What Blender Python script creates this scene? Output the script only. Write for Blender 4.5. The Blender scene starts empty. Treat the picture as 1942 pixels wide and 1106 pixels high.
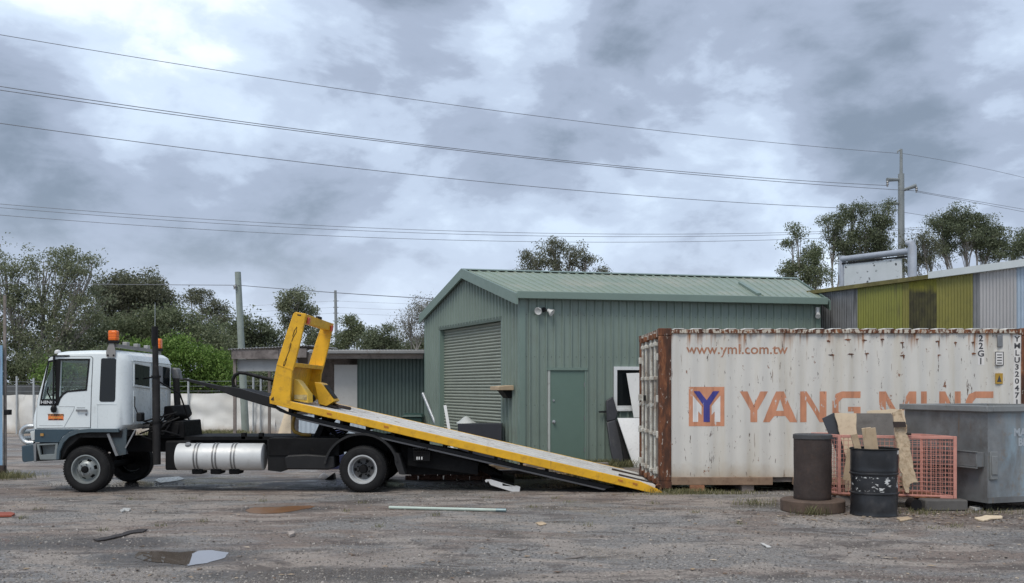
import bpy, bmesh, math, random
import numpy as np
from mathutils import Vector, Matrix, noise as mnoise
from mathutils.geometry import tessellate_polygon

scene = bpy.context.scene
COL = scene.collection
R = math.radians
random.seed(7)

# ------------------------------------------------------------------ camera
FPX, CX, HY, CAMH = 1800.0, 971.0, 735.0, 1.74      # focal length in photo pixels, centre column, horizon row, eye height
cam_d = bpy.data.cameras.new('camera')
cam_d.sensor_width = 36.0
cam_d.lens = 36.0 * FPX / 1942.0
cam_d.shift_y = (HY - 553.0) / 1942.0
cam_d.clip_end = 3000.0
cam = bpy.data.objects.new('camera', cam_d)
cam.location = (0, 0, CAMH)
cam.rotation_euler = (R(90), 0, 0)
COL.objects.link(cam)
scene.camera = cam

# ------------------------------------------------------------------ sky
SUN_EL, SUN_AZ = R(58), R(205)          # azimuth measured clockwise from +Y
world = bpy.data.worlds.new('World')
scene.world = world
world.use_nodes = True
wn = world.node_tree
wn.nodes.clear()
def nd(nt, typ, **kw):
    n = nt.nodes.new(typ)
    for k, v in kw.items():
        if k.startswith('i_'):
            key = k[2:]
            key = int(key) if key.isdigit() else key.replace('_', ' ')
            s = n.inputs[key]
            if hasattr(v, 'is_linked') or isinstance(v, bpy.types.NodeSocket):
                nt.links.new(v, s)
            else:
                s.default_value = v
        else:
            setattr(n, k, v)
    return n
def math_(nt, op, a, b=None, clamp=False):
    n = nt.nodes.new('ShaderNodeMath'); n.operation = op; n.use_clamp = clamp
    for i, x in enumerate((a, b)):
        if x is None: continue
        if isinstance(x, bpy.types.NodeSocket): nt.links.new(x, n.inputs[i])
        else: n.inputs[i].default_value = x
    return n.outputs[0]
def ramp(nt, fac, stops, interp='LINEAR'):
    n = nt.nodes.new('ShaderNodeValToRGB'); n.color_ramp.interpolation = interp
    e = n.color_ramp.elements
    while len(e) < len(stops): e.new(0.5)
    for el, (p, c) in zip(e, stops):
        el.position = p
        if not hasattr(c, '__len__'): c = (c, c, c)
        el.color = (*c[:3], 1)
    nt.links.new(fac, n.inputs[0])
    return n.outputs[0]
def mixc(nt, fac, a, b, blend='MIX'):
    n = nt.nodes.new('ShaderNodeMix'); n.data_type = 'RGBA'; n.blend_type = blend
    for s, x in ((n.inputs[0], fac), (n.inputs[6], a), (n.inputs[7], b)):
        if isinstance(x, bpy.types.NodeSocket): nt.links.new(x, s)
        elif hasattr(x, '__len__'): s.default_value = (*x[:3], 1)
        else: s.default_value = x
    return n.outputs[2]
def mapping(nt, vec, scale=(1, 1, 1), loc=(0, 0, 0), rot=(0, 0, 0)):
    n = nt.nodes.new('ShaderNodeMapping')
    n.inputs['Scale'].default_value = scale; n.inputs['Location'].default_value = loc; n.inputs['Rotation'].default_value = rot
    nt.links.new(vec, n.inputs[0])
    return n.outputs[0]
def noise_(nt, vec, scale, detail=4, rough=0.55, dist=0.0):
    n = nt.nodes.new('ShaderNodeTexNoise')
    n.inputs['Scale'].default_value = scale; n.inputs['Detail'].default_value = detail
    n.inputs['Roughness'].default_value = rough; n.inputs['Distortion'].default_value = dist
    nt.links.new(vec, n.inputs['Vector'])
    return n.outputs['Fac']

tc = nd(wn, 'ShaderNodeTexCoord')
SKY_A = (21.9, 6.6, 4.0)
sep = nd(wn, 'ShaderNodeSeparateXYZ', i_0=tc.outputs['Generated'])
dirv = mapping(wn, tc.outputs['Generated'], (1.0, 1.0, 1.75), (0, 0, 0))
cvm = mapping(wn, dirv, (1, 1, 1), SKY_A, (0, R(-18), 0))
big = noise_(wn, cvm, 2.3, 3, 0.5, 0.3)
med = noise_(wn, mapping(wn, dirv, (1, 1, 1), (11.7, 4.2, 2.0), (0, R(-30), 0)), 5.6, 10, 0.57, 0.2)
wisp = noise_(wn, mapping(wn, dirv, (1, 1, 1.6), (1.7, 8.2, 5.0), (0, R(25), 0)), 11.0, 6, 0.55, 0.6)
dens = math_(wn, 'ADD', math_(wn, 'MULTIPLY', big, 0.54), math_(wn, 'ADD', math_(wn, 'MULTIPLY', med, 0.38), math_(wn, 'MULTIPLY', wisp, 0.08)))
cloud = ramp(wn, dens, [(0.375, (0.69, 0.765, 0.84)), (0.435, (0.495, 0.585, 0.705)), (0.485, (0.39, 0.46, 0.575)), (0.525, (0.285, 0.335, 0.43)), (0.61, (0.165, 0.205, 0.265))], 'EASE')
# near the horizon the cloud layers run together into an even pale grey
hor = ramp(wn, sep.outputs[2], [(0.0, 1.0), (0.20, 0.0)], 'EASE')
cloud = mixc(wn, math_(wn, 'MULTIPLY', hor, 0.62), cloud, (0.51, 0.568, 0.675))
sky = nd(wn, 'ShaderNodeTexSky', sky_type='NISHITA', sun_disc=False, sun_elevation=SUN_EL, sun_rotation=SUN_AZ)
skyc = mixc(wn, 1.0, sky.outputs[0], (0.1, 0.1, 0.1), 'MULTIPLY')
allc = mixc(wn, 0.93, skyc, cloud)
bg = nd(wn, 'ShaderNodeBackground', i_Color=allc, i_Strength=1.0)
nd(wn, 'ShaderNodeOutputWorld', i_Surface=bg.outputs[0])

# ------------------------------------------------------------------ sun behind cloud
sun_d = bpy.data.lights.new('sun', 'SUN')
sun_d.energy = 1.5
sun_d.angle = R(28)
sun_d.color = (1.0, 0.94, 0.85)
sun = bpy.data.objects.new('sun', sun_d)
sdir = Vector((math.sin(SUN_AZ) * math.cos(SUN_EL), math.cos(SUN_AZ) * math.cos(SUN_EL), math.sin(SUN_EL)))
sun.rotation_euler = sdir.to_track_quat('Z', 'Y').to_euler()
COL.objects.link(sun)

scene.view_settings.view_transform = 'Standard'
scene.view_settings.look = 'None'
scene.view_settings.exposure = 0.60
scene.view_settings.gamma = 1.0

# ------------------------------------------------------------------ helpers
def P(u, v, Y):
    return Vector(((u - CX) / FPX * Y, Y, CAMH + (HY - v) / FPX * Y))
def G(u, v):
    Y = CAMH * FPX / (v - HY)
    return Vector(((u - CX) / FPX * Y, Y, 0))

ORIGIN = {}
def tag(o, label=None, cat=None, group=None, kind=None):
    if label: o['label'] = label
    if cat: o['category'] = cat
    if group: o['group'] = group
    if kind: o['kind'] = kind
    return o
def thing(name, label, cat, loc, group=None):
    o = bpy.data.objects.new(name, None); COL.objects.link(o)
    o.location = loc; o.empty_display_size = 0.2
    ORIGIN[o.name] = Vector(loc)
    return tag(o, label, cat, group)

class MB:
    def __init__(s, M=None):
        s.v = []; s.f = []; s.M = M
    def add(s, vs, fs):
        b = len(s.v)
        for p in vs:
            p = Vector(p)
            s.v.append(s.M @ p if s.M else p)
        s.f += [tuple(b + i for i in f) for f in fs]
        return s
    def hexa(s, p):          # 8 points: bottom 4 (ccw), top 4
        return s.add(p, [(3, 2, 1, 0), (4, 5, 6, 7), (0, 1, 5, 4), (1, 2, 6, 5), (2, 3, 7, 6), (3, 0, 4, 7)])
    def box(s, x0, x1, y0, y1, z0, z1):
        return s.hexa([(x0, y0, z0), (x1, y0, z0), (x1, y1, z0), (x0, y1, z0), (x0, y0, z1), (x1, y0, z1), (x1, y1, z1), (x0, y1, z1)])
    def beam(s, p, q, w, h, up=(0, 0, 1)):
        p, q = Vector(p), Vector(q); d = (q - p).normalized(); up = Vector(up)
        sd = d.cross(up).normalized(); u = sd.cross(d).normalized()
        a, b = sd * w / 2, u * h / 2
        return s.hexa([p - a - b, p + a - b, p + a + b, p - a + b, q - a - b, q + a - b, q + a + b, q - a + b])
    def cyl(s, p, q, r0, r1=None, n=16, cap=True):
        r1 = r0 if r1 is None else r1
        return s.tube([p, q], [r0, r1], n, cap)
    def tube(s, pts, r, n=8, cap=True):
        pts = [Vector(p) for p in pts]
        rs = r if hasattr(r, '__len__') else [r] * len(pts)
        vs, fs = [], []; prev = None
        for i, p in enumerate(pts):
            d = (pts[min(i + 1, len(pts) - 1)] - pts[max(i - 1, 0)]).normalized()
            if prev is None:
                a = d.orthogonal().normalized()
            else:
                a = (prev - d * prev.dot(d)).normalized()
            prev = a; b = d.cross(a)
            for k in range(n):
                t = 2 * math.pi * k / n
                vs.append(p + (a * math.cos(t) + b * math.sin(t)) * rs[i])
        for i in range(len(pts) - 1):
            for k in range(n):
                k2 = (k + 1) % n
                fs.append((i * n + k, i * n + k2, (i + 1) * n + k2, (i + 1) * n + k))
        if cap:
            fs.append(tuple(range(n - 1, -1, -1))); fs.append(tuple(range((len(pts) - 1) * n, len(pts) * n)))
        return s.add(vs, fs)
    def lathe(s, prof, p, axis=(0, 0, 1), n=32, closed=False):
        ax = Vector(axis).normalized(); a = ax.orthogonal().normalized(); b = ax.cross(a); p = Vector(p)
        vs, fs = [], []; m = len(prof)
        for k in range(n):
            t = 2 * math.pi * k / n
            e = a * math.cos(t) + b * math.sin(t)
            for r, h in prof: vs.append(p + e * r + ax * h)
        for k in range(n):
            k2 = (k + 1) % n
            for i in range(m if closed else m - 1):
                j = (i + 1) % m
                fs.append((k * m + i, k2 * m + i, k2 * m + j, k * m + j))
        return s.add(vs, fs)
    def plate(s, outer, holes, fn, th):
        loops = [list(outer)] + [list(h) for h in holes]
        tris = tessellate_polygon([[Vector((a, b, 0)) for a, b in lp] for lp in loops])
        flat = [fn(a, b) for lp in loops for a, b in lp]; n = len(flat); th = Vector(th)
        vs = [Vector(x) for x in flat] + [Vector(x) + th for x in flat]
        fs = [tuple(t) for t in tris] + [tuple(n + i for i in reversed(t)) for t in tris]
        k = 0
        for lp in loops:
            m = len(lp)
            for i in range(m): fs.append((k + i, k + (i + 1) % m, n + k + (i + 1) % m, n + k + i))
            k += m
        return s.add(vs, fs)
    def mesh(s, name, org=(0, 0, 0), smooth=35, fix=True):
        me = bpy.data.meshes.new(name); org = Vector(org)
        me.from_pydata([v - org for v in s.v], [], s.f)
        if fix:
            bm = bmesh.new(); bm.from_mesh(me); bmesh.ops.recalc_face_normals(bm, faces=bm.faces); bm.to_mesh(me); bm.free()
        if smooth:
            me.polygons.foreach_set('use_smooth', [True] * len(me.polygons)); me.set_sharp_from_angle(angle=R(smooth))
        me.update()
        return me
    def build(s, name, mat, parent=None, base=None, smooth=35, bevel=0, label=None, fix=True):
        if parent is not None: org = ORIGIN[parent.name]
        elif base is not None: org = Vector(base)
        else:
            xs = [v.x for v in s.v]; ys = [v.y for v in s.v]; zs = [v.z for v in s.v]
            org = Vector(((min(xs) + max(xs)) / 2, (min(ys) + max(ys)) / 2, min(zs)))
        me = s.mesh(name, org, smooth, fix)
        return link(name, me, mat, parent, org, bevel, label)
def link(name, me, mat, parent, org, bevel=0, label=None):
    if mat is not None and not me.materials: me.materials.append(mat)
    o = bpy.data.objects.new(name, me); COL.objects.link(o)
    if parent is not None: o.parent = parent
    else: o.location = org
    ORIGIN[o.name] = Vector(org)
    if label: o['label'] = label
    if bevel:
        b = o.modifiers.new('bevel', 'BEVEL'); b.width = bevel; b.segments = 2; b.limit_method = 'ANGLE'; b.angle_limit = R(40)
    return o

def text_polys(txt, size=1.0, bold=0.0, align='CENTER'):
    """flat text as a bmesh in its own xy plane"""
    cu = bpy.data.curves.new('lettering', 'FONT'); cu.body = txt; cu.size = size; cu.offset = bold
    cu.align_x = align; cu.align_y = 'CENTER'; cu.resolution_u = 3
    ob = bpy.data.objects.new('lettering', cu); COL.objects.link(ob)
    dg = bpy.context.evaluated_depsgraph_get()
    me = bpy.data.meshes.new_from_object(ob.evaluated_get(dg))
    bpy.data.objects.remove(ob); bpy.data.curves.remove(cu)
    return me
def text_obj(name, txt, M, mat, parent, size, bold=0.0, sx=1.0, align='CENTER'):
    me = text_polys(txt, size, bold, align)
    org = ORIGIN[parent.name]
    for v in me.vertices:
        v.co = (M @ Vector((v.co.x * sx, v.co.y, 0))) - org
    return link(name, me, mat, parent, org)

# ------------------------------------------------------------------ materials
MATS = {}
def new_mat(name):
    m = bpy.data.materials.new(name); m.use_nodes = True
    nt = m.node_tree; b = nt.nodes['Principled BSDF']
    return m, nt, b
def coords(nt, kind='Object'):
    return nt.nodes.new('ShaderNodeTexCoord').outputs[kind]
def bump(nt, b, h, strength=0.3, dist=0.01):
    n = nt.nodes.new('ShaderNodeBump'); n.inputs['Strength'].default_value = strength; n.inputs['Distance'].default_value = dist
    nt.links.new(h, n.inputs['Height']); nt.links.new(n.outputs[0], b.inputs['Normal'])
def paint(name, col, rough=0.45, metal=0.0, var=0.15, dirt=0.0, dirtcol=(0.12, 0.09, 0.06), scale=3.0, streak=0.0, streakcol=(0.16, 0.06, 0.025), bmp=0.0, spec=0.5, bscale=None):
    """worn paint / metal / timber: slow tone changes, dirt blotches, optional run-down streaks"""
    if name in MATS: return MATS[name]
    m, nt, b = new_mat(name); oc = coords(nt)
    n1 = noise_(nt, oc, scale, 5, 0.6)
    lo = tuple(c * (1 - var) for c in col); hi = tuple(min(1, c * (1 + var)) for c in col)
    c = ramp(nt, n1, [(0.3, lo), (0.7, hi)])
    if dirt:
        n2 = noise_(nt, mapping(nt, oc, (1, 1, 1), (5, 3, 1)), scale * 2.3, 8, 0.7)
        f = ramp(nt, n2, [(0.62 - dirt * 0.25, 0.0), (0.78 - dirt * 0.1, 1.0)])
        c = mixc(nt, math_(nt, 'MULTIPLY', f, min(1.0, 0.4 + dirt)), c, dirtcol)
    if streak:
        n3 = noise_(nt, mapping(nt, oc, (9, 9, 0.55), (2, 7, 0)), 1.3, 6, 0.65)
        f = ramp(nt, n3, [(0.66 - streak * 0.2, 0.0), (0.74 - streak * 0.12, 1.0)])
        c = mixc(nt, math_(nt, 'MULTIPLY', f, 0.85), c, streakcol)
    nt.links.new(c, b.inputs['Base Color'])
    n4 = noise_(nt, oc, scale * 6, 4, 0.6)
    r = ramp(nt, n4, [(0.3, max(0.05, rough - 0.1)), (0.7, min(1, rough + 0.12))])
    nt.links.new(r, b.inputs['Roughness'])
    b.inputs['Metallic'].default_value = metal
    b.inputs['Specular IOR Level'].default_value = spec
    if bmp: bump(nt, b, noise_(nt, oc, bscale or scale * 14, 5, 0.6), bmp, 0.01)
    MATS[name] = m
    return m
def glass(name, tint=(0.8, 0.9, 0.88), trans=0.8, rough=0.02):
    if name in MATS: return MATS[name]
    m, nt, b = new_mat(name); nt.nodes.remove(b)
    t = nd(nt, 'ShaderNodeBsdfTransparent', i_Color=(*tint, 1))
    g = nd(nt, 'ShaderNodeBsdfGlossy', i_Color=(1, 1, 1, 1), i_Roughness=rough)
    d = nd(nt, 'ShaderNodeBsdfDiffuse', i_Color=(0.01, 0.013, 0.015, 1))
    a = nd(nt, 'ShaderNodeMixShader', i_0=trans, i_1=d.outputs[0], i_2=t.outputs[0])
    lw = nd(nt, 'ShaderNodeLayerWeight', i_Blend=0.5)
    fr = math_(nt, 'ADD', math_(nt, 'MULTIPLY', math_(nt, 'POWER', lw.outputs['Facing'], 5.0), 0.8), 0.028)
    s = nd(nt, 'ShaderNodeMixShader', i_0=fr, i_1=a.outputs[0], i_2=g.outputs[0])
    nt.links.new(s.outputs[0], nt.nodes['Material Output'].inputs[0])
    MATS[name] = m
    return m
def leafmat(name, c1, c2, c3):
    m, nt, b = new_mat(name)
    geo = nt.nodes.new('ShaderNodeNewGeometry')
    rnd = geo.outputs['Random Per Island']
    cl = noise_(nt, coords(nt), 0.9, 3, 0.5)
    f = math_(nt, 'ADD', math_(nt, 'MULTIPLY', rnd, 0.55), math_(nt, 'MULTIPLY', cl, 0.45))
    c = ramp(nt, f, [(0.2, c1), (0.5, c2), (0.8, c3)])
    nt.links.new(c, b.inputs['Base Color'])
    b.inputs['Roughness'].default_value = 0.6
    b.inputs['Specular IOR Level'].default_value = 0.3
    tr = nd(nt, 'ShaderNodeBsdfTranslucent', i_Color=c)
    s = nd(nt, 'ShaderNodeMixShader', i_0=0.38, i_1=b.outputs[0], i_2=tr.outputs[0])
    nt.links.new(s.outputs[0], nt.nodes['Material Output'].inputs[0])
    return m

WHITE = paint('truck_white', (0.70, 0.75, 0.755), 0.3, var=0.04, dirt=0.12, dirtcol=(0.35, 0.36, 0.34), scale=1.5)
BLUEGREY = paint('truck_bluegrey', (0.034, 0.062, 0.082), 0.4, var=0.1, dirt=0.1)
BLACK = paint('black_plastic', (0.010, 0.010, 0.0105), 0.55, var=0.3, dirt=0.1, dirtcol=(0.03, 0.027, 0.025), spec=0.22)
GREYMETAL = paint('grey_steel', (0.23, 0.235, 0.24), 0.45, metal=0.4, var=0.15, dirt=0.2)
CHASSIS = paint('chassis_black', (0.0075, 0.0075, 0.008), 0.65, var=0.4, dirt=0.25, dirtcol=(0.022, 0.018, 0.015), scale=4, spec=0.15)
RUBBER = paint('tyre_rubber', (0.016, 0.016, 0.0165), 0.8, spec=0.2, var=0.25, dirt=0.3, dirtcol=(0.042, 0.037, 0.033), scale=6, bmp=0.15)
ALU = paint('tank_aluminium', (0.60, 0.61, 0.60), 0.48, metal=0.2, var=0.1, dirt=0.25, dirtcol=(0.34, 0.32, 0.29), scale=2.5)
YELLOW = paint('tray_yellow', (0.72, 0.395, 0.014), 0.42, var=0.14, dirt=0.42, dirtcol=(0.34, 0.17, 0.03), scale=3.2, streak=0.16, streakcol=(0.13, 0.07, 0.03))
DECK = paint('deck_white', (0.60, 0.585, 0.55), 0.5, var=0.12, dirt=0.42, dirtcol=(0.22, 0.17, 0.13), scale=2.4, bmp=0.2)
GREEN = paint('shed_green', (0.195, 0.248, 0.215), 0.42, var=0.09, dirt=0.16, dirtcol=(0.165, 0.18, 0.155), scale=0.9, streak=0.22, streakcol=(0.15, 0.185, 0.165))
GREEN_TRIM = paint('shed_green_trim', (0.17, 0.232, 0.20), 0.4, var=0.04, scale=1.0)
GREEN_ROOF = paint('shed_roof_green', (0.225, 0.28, 0.22), 0.4, var=0.08, dirt=0.55, dirtcol=(0.34, 0.335, 0.27), scale=0.35)
ROLLER = paint('roller_door_green', (0.27, 0.295, 0.245), 0.45, var=0.08, dirt=0.15, dirtcol=(0.12, 0.13, 0.11), scale=1.6)
DARKTIMBER = paint('weathered_timber', (0.22, 0.19, 0.17), 0.85, var=0.25, dirt=0.4, dirtcol=(0.07, 0.06, 0.055), scale=3, bmp=0.4)
PLY = paint('raw_plywood', (0.70, 0.57, 0.40), 0.7, var=0.12, dirt=0.2, dirtcol=(0.38, 0.26, 0.15), scale=3, streak=0.2, streakcol=(0.48, 0.34, 0.19))
TIMBER = paint('raw_timber', (0.46, 0.35, 0.23), 0.75, var=0.2, dirt=0.2, dirtcol=(0.25, 0.17, 0.10), scale=4, streak=0.3, streakcol=(0.33, 0.23, 0.13))
POLE_TIMBER = paint('pole_timber', (0.26, 0.30, 0.27), 0.85, var=0.15, dirt=0.3, dirtcol=(0.15, 0.15, 0.13), scale=2, streak=0.3, streakcol=(0.17, 0.17, 0.15), bmp=0.3)
GALV = paint('galvanised', (0.40, 0.42, 0.44), 0.45, metal=0.5, var=0.1, dirt=0.1, scale=3)
CONCPOLE = paint('steel_pole', (0.24, 0.26, 0.26), 0.6, metal=0.2, var=0.12, scale=1.5)
WIRE = paint('cable', (0.16, 0.17, 0.19), 0.6)
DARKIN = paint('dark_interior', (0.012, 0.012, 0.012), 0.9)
RUST = paint('heavy_rust', (0.15, 0.055, 0.024), 0.85, var=0.75, dirt=0.85, dirtcol=(0.033, 0.018, 0.013), scale=3.2, streak=0.8, streakcol=(0.34, 0.17, 0.09), bmp=0.6)
RUSTBROWN = paint('brown_steel', (0.042, 0.03, 0.026), 0.75, var=0.3, dirt=0.3, dirtcol=(0.085, 0.05, 0.035), scale=4, bmp=0.2)
CAGE_RED = paint('faded_red', (0.54, 0.25, 0.20), 0.6, var=0.12, dirt=0.25, dirtcol=(0.26, 0.10, 0.07), scale=8)
BIN_GREY = paint('bin_grey', (0.165, 0.172, 0.175), 0.5, metal=0.1, var=0.3, dirt=0.6, dirtcol=(0.095, 0.09, 0.085), scale=1.3, streak=0.3, streakcol=(0.17, 0.11, 0.06))
ORANGE_LAMP = paint('amber_lens', (0.85, 0.17, 0.01), 0.2, var=0.08)
RED_LENS = paint('red_lens', (0.6, 0.10, 0.06), 0.25)
GLASS = glass('window_glass', (0.90, 0.95, 0.93), 0.93)
DARKGLASS = glass('tinted_glass', (0.1, 0.12, 0.13), 0.12)

# ================================================================== GROUND
def ground_material():
    m, nt, b = new_mat('yard_ground'); oc = coords(nt)
    # wide soft zones: damp grey bitumen, brown dirt, pale dry silt
    warp = mapping(nt, oc, (1.0, 1.9, 1))
    z1 = noise_(nt, mapping(nt, warp, (1, 1, 1), (4.2, 1.7, 0)), 0.30, 6, 0.62, 0.8)
    z2 = noise_(nt, mapping(nt, warp, (1, 1, 1), (31, 12, 0)), 0.55, 8, 0.66, 1.0)
    z3 = noise_(nt, mapping(nt, warp, (1, 1, 1), (-9, 5, 0)), 0.9, 9, 0.7, 0.6)
    fine = noise_(nt, oc, 26, 5, 0.75)
    grit = noise_(nt, oc, 75, 3, 0.7)
    asphalt = ramp(nt, fine, [(0.32, (0.07, 0.066, 0.062)), (0.5, (0.19, 0.18, 0.17)), (0.66, (0.40, 0.375, 0.35))])
    dirt = ramp(nt, fine, [(0.32, (0.085, 0.065, 0.055)), (0.66, (0.28, 0.222, 0.185))])
    silt = ramp(nt, fine, [(0.32, (0.20, 0.172, 0.148)), (0.66, (0.43, 0.37, 0.32))])
    c = mixc(nt, ramp(nt, z1, [(0.48, 0.0), (0.56, 1.0)]), asphalt, dirt)
    c = mixc(nt, math_(nt, 'MULTIPLY', ramp(nt, z2, [(0.50, 0.0), (0.545, 1.0)]), 0.72), c, silt)
    c = mixc(nt, math_(nt, 'MULTIPLY', ramp(nt, z3, [(0.53, 0.0), (0.60, 1.0)]), 0.75), c, (0.075, 0.06, 0.053))
    st1 = noise_(nt, mapping(nt, oc, (0.35, 2.6, 1), (3, 17, 0), (0, 0, R(6))), 1.1, 7, 0.68, 0.5)
    c = mixc(nt, math_(nt, 'MULTIPLY', ramp(nt, st1, [(0.56, 0.0), (0.63, 1.0)]), 0.4), c, (0.38, 0.33, 0.285))
    sp = ramp(nt, grit, [(0.60, 0.0), (0.70, 1.0)])
    c = mixc(nt, math_(nt, 'MULTIPLY', sp, 0.28), c, (0.48, 0.45, 0.41))
    dk = ramp(nt, noise_(nt, mapping(nt, oc, (1, 1, 1), (7, 7, 0)), 34, 3, 0.7), [(0.32, 1.0), (0.42, 0.0)])
    c = mixc(nt, math_(nt, 'MULTIPLY', dk, 0.42), c, (0.035, 0.03, 0.027))
    # soaked puddle margins, plus shade painted under truck and tray, ragged by the same noise
    sx = nd(nt, 'ShaderNodeSeparateXYZ', i_0=oc); damp_shade = None
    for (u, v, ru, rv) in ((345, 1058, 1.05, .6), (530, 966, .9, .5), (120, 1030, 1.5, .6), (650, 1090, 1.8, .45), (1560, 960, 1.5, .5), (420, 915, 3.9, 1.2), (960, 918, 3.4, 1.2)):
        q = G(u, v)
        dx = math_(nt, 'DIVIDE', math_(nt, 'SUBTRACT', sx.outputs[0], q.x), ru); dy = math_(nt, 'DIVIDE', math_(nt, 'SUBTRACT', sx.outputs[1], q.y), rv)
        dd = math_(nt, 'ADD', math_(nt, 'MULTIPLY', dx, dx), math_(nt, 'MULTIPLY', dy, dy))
        damp_shade = dd if damp_shade is None else math_(nt, 'MINIMUM', damp_shade, dd)
    damp_shade = ramp(nt, math_(nt, 'ADD', damp_shade, math_(nt, 'MULTIPLY', math_(nt, 'SUBTRACT', z3, 0.5), 3.2)), [(0.35, 1.0), (1.0, 0.0)])
    c = mixc(nt, math_(nt, 'MULTIPLY', damp_shade, 0.72), c, (0.040, 0.034, 0.030))
    nt.links.new(c, b.inputs['Base Color'])
    wet = ramp(nt, noise_(nt, mapping(nt, warp, (1, 1, 1), (15, -3, 0)), 0.42, 7, 0.65, 0.7), [(0.46, 0.86), (0.57, 0.24)])
    wet = math_(nt, 'SUBTRACT', wet, math_(nt, 'MULTIPLY', damp_shade, 0.35))
    nt.links.new(wet, b.inputs['Roughness'])
    h = math_(nt, 'ADD', math_(nt, 'MULTIPLY', fine, 0.7), math_(nt, 'MULTIPLY', grit, 0.5))
    h = math_(nt, 'ADD', h, math_(nt, 'MULTIPLY', z3, 1.5))
    bump(nt, b, h, 0.8, 0.025)
    return m
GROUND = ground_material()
g = MB()
def gz(x, y):
    if y < 7 or y > 24 or abs(x) > 14: return 0.0
    return 0.0
g.add([(-900, -60, 0), (900, -60, 0), (900, 1500, 0), (-900, 1500, 0)], [(0, 1, 2, 3)])
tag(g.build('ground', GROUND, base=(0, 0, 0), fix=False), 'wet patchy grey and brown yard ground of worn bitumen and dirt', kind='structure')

def puddle_mat(name, base, rough=0.02, coat=1.0):
    m, nt, b = new_mat(name)
    oc = coords(nt)
    c = ramp(nt, noise_(nt, oc, 2.5, 3, 0.5), [(0.3, tuple(x * 0.8 for x in base)), (0.7, base)])
    nt.links.new(c, b.inputs['Base Color'])
    b.inputs['Roughness'].default_value = rough; b.inputs['IOR'].default_value = 1.33
    b.inputs['Coat Weight'].default_value = coat; b.inputs['Coat Roughness'].default_value = 0.01
    bump(nt, b, noise_(nt, oc, 3.0, 2, 0.5), 0.02, 0.005)
    return m
POOLS = []
def puddle(outline, mat, label, seed, z=0.004):
    """outline in photo pixels on the ground, edge broken up"""
    pts = [G(u, v) for u, v in outline]; out = []
    POOLS.append((min(p.x for p in pts) - .05, max(p.x for p in pts) + .05, min(p.y for p in pts) - .05, max(p.y for p in pts) + .05))
    for i, p in enumerate(pts):
        q = pts[(i + 1) % len(pts)]
        n = max(2, int((q - p).length / 0.07))
        for k in range(n):
            w = p.lerp(q, k / n)
            j = mnoise.noise_vector(Vector((w.x * 3.1, w.y * 3.1, seed))) * 0.07 + mnoise.noise_vector(Vector((w.x * 11, w.y * 11, seed))) * 0.025
            out.append((w.x + j.x, w.y + j.y))
    mb = MB()
    tris = tessellate_polygon([[Vector((a, b, 0)) for a, b in out]])
    mb.add([(a, b, z) for a, b in out], [tuple(t) for t in tris])
    return tag(mb.build('puddle', mat, smooth=0), label, 'puddle', kind='structure')
WATER = puddle_mat('puddle_water', (0.20, 0.165, 0.135))
MUDWATER = puddle_mat('muddy_water', (0.22, 0.105, 0.045), 0.3, 0.15)
puddle([(258, 1056), (266, 1047), (300, 1045), (345, 1047), (400, 1044), (428, 1049), (424, 1058), (398, 1068), (362, 1073), (330, 1071), (285, 1064)], WATER, 'large clear puddle in the foreground mirroring the truck and sky', 3)
puddle([(470, 969), (480, 963), (530, 961), (585, 959), (597, 962), (560, 968), (530, 974), (500, 975), (478, 974)], MUDWATER, 'small muddy orange brown puddle in front of the truck', 8)

# ================================================================== SHEET CLADDING
def ribs(x0, x1, pitch, wid, dep, flat=0.6):
    """break points (x, depth) of a ribbed sheet: flat pans with raised ribs"""
    out = [(x0, 0.0)]
    k = math.floor(x0 / pitch)
    while k * pitch < x1 + pitch:
        c = k * pitch
        for dx, d in ((-wid / 2, 0), (-wid / 2 * flat, dep), (wid / 2 * flat, dep), (wid / 2, 0)):
            x = c + dx
            if x0 < x < x1: out.append((x, d))
        k += 1
    out.append((x1, 0.0))
    return out
def corrug(x0, x1, pitch, dep, n=6):
    m = max(2, int(round((x1 - x0) / pitch * n)))
    return [(x0 + (x1 - x0) * i / m, dep * (0.5 + 0.5 * math.sin(2 * math.pi * (x0 + (x1 - x0) * i / m) / pitch))) for i in range(m + 1)]
def sheet(mb, prof, zb, zt, fn, th=0.012):
    """prof: list of (x, depth); zb, zt: bottom and top height as functions of x; fn(x, depth, z) gives the point"""
    vs, fs = [], []; n = len(prof)
    for x, d in prof:
        vs += [fn(x, d, zb(x)), fn(x, d, zt(x)), fn(x, d - th, zb(x)), fn(x, d - th, zt(x))]
    for i in range(n - 1):
        a, b = 4 * i, 4 * (i + 1)
        fs += [(a, b, b + 1, a + 1), (a + 2, a + 3, b + 3, b + 2), (a + 1, b + 1, b + 3, a + 3), (a, a + 2, b + 2, b)]
    fs += [(0, 1, 3, 2), (4 * n - 4, 4 * n - 2, 4 * n - 1, 4 * n - 3)]
    return mb.add(vs, fs)

# ================================================================== GREEN SHED
S0, S1, S2 = Vector((0.20, 20.90, 0)), Vector((7.25, 22.45, 0)), Vector((-2.43, 26.70, 0))
S3 = S1 + S2 - S0 + (S1 - S0).normalized() * 3.2
dW = (S1 - S0).normalized(); LW = (S1 - S0).length; nW = Vector((dW.y, -dW.x, 0))        # long side, outward normal to camera
dG = (S2 - S0).normalized(); LG = (S2 - S0).length; nG = Vector((-dG.y, dG.x, 0))
if nG.x > 0: nG = -nG
EZ, RZ = 3.74, 4.62
shed = thing('green_shed', 'green steel shed with a gable roof, roller door and side door', 'shed', (2.3, 24.3, 0))
def fW(x, d, z): return S0 + dW * x + nW * d + Vector((0, 0, z))
def fG(x, d, z): return S0 + dG * x + nG * d + Vector((0, 0, z))
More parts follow.
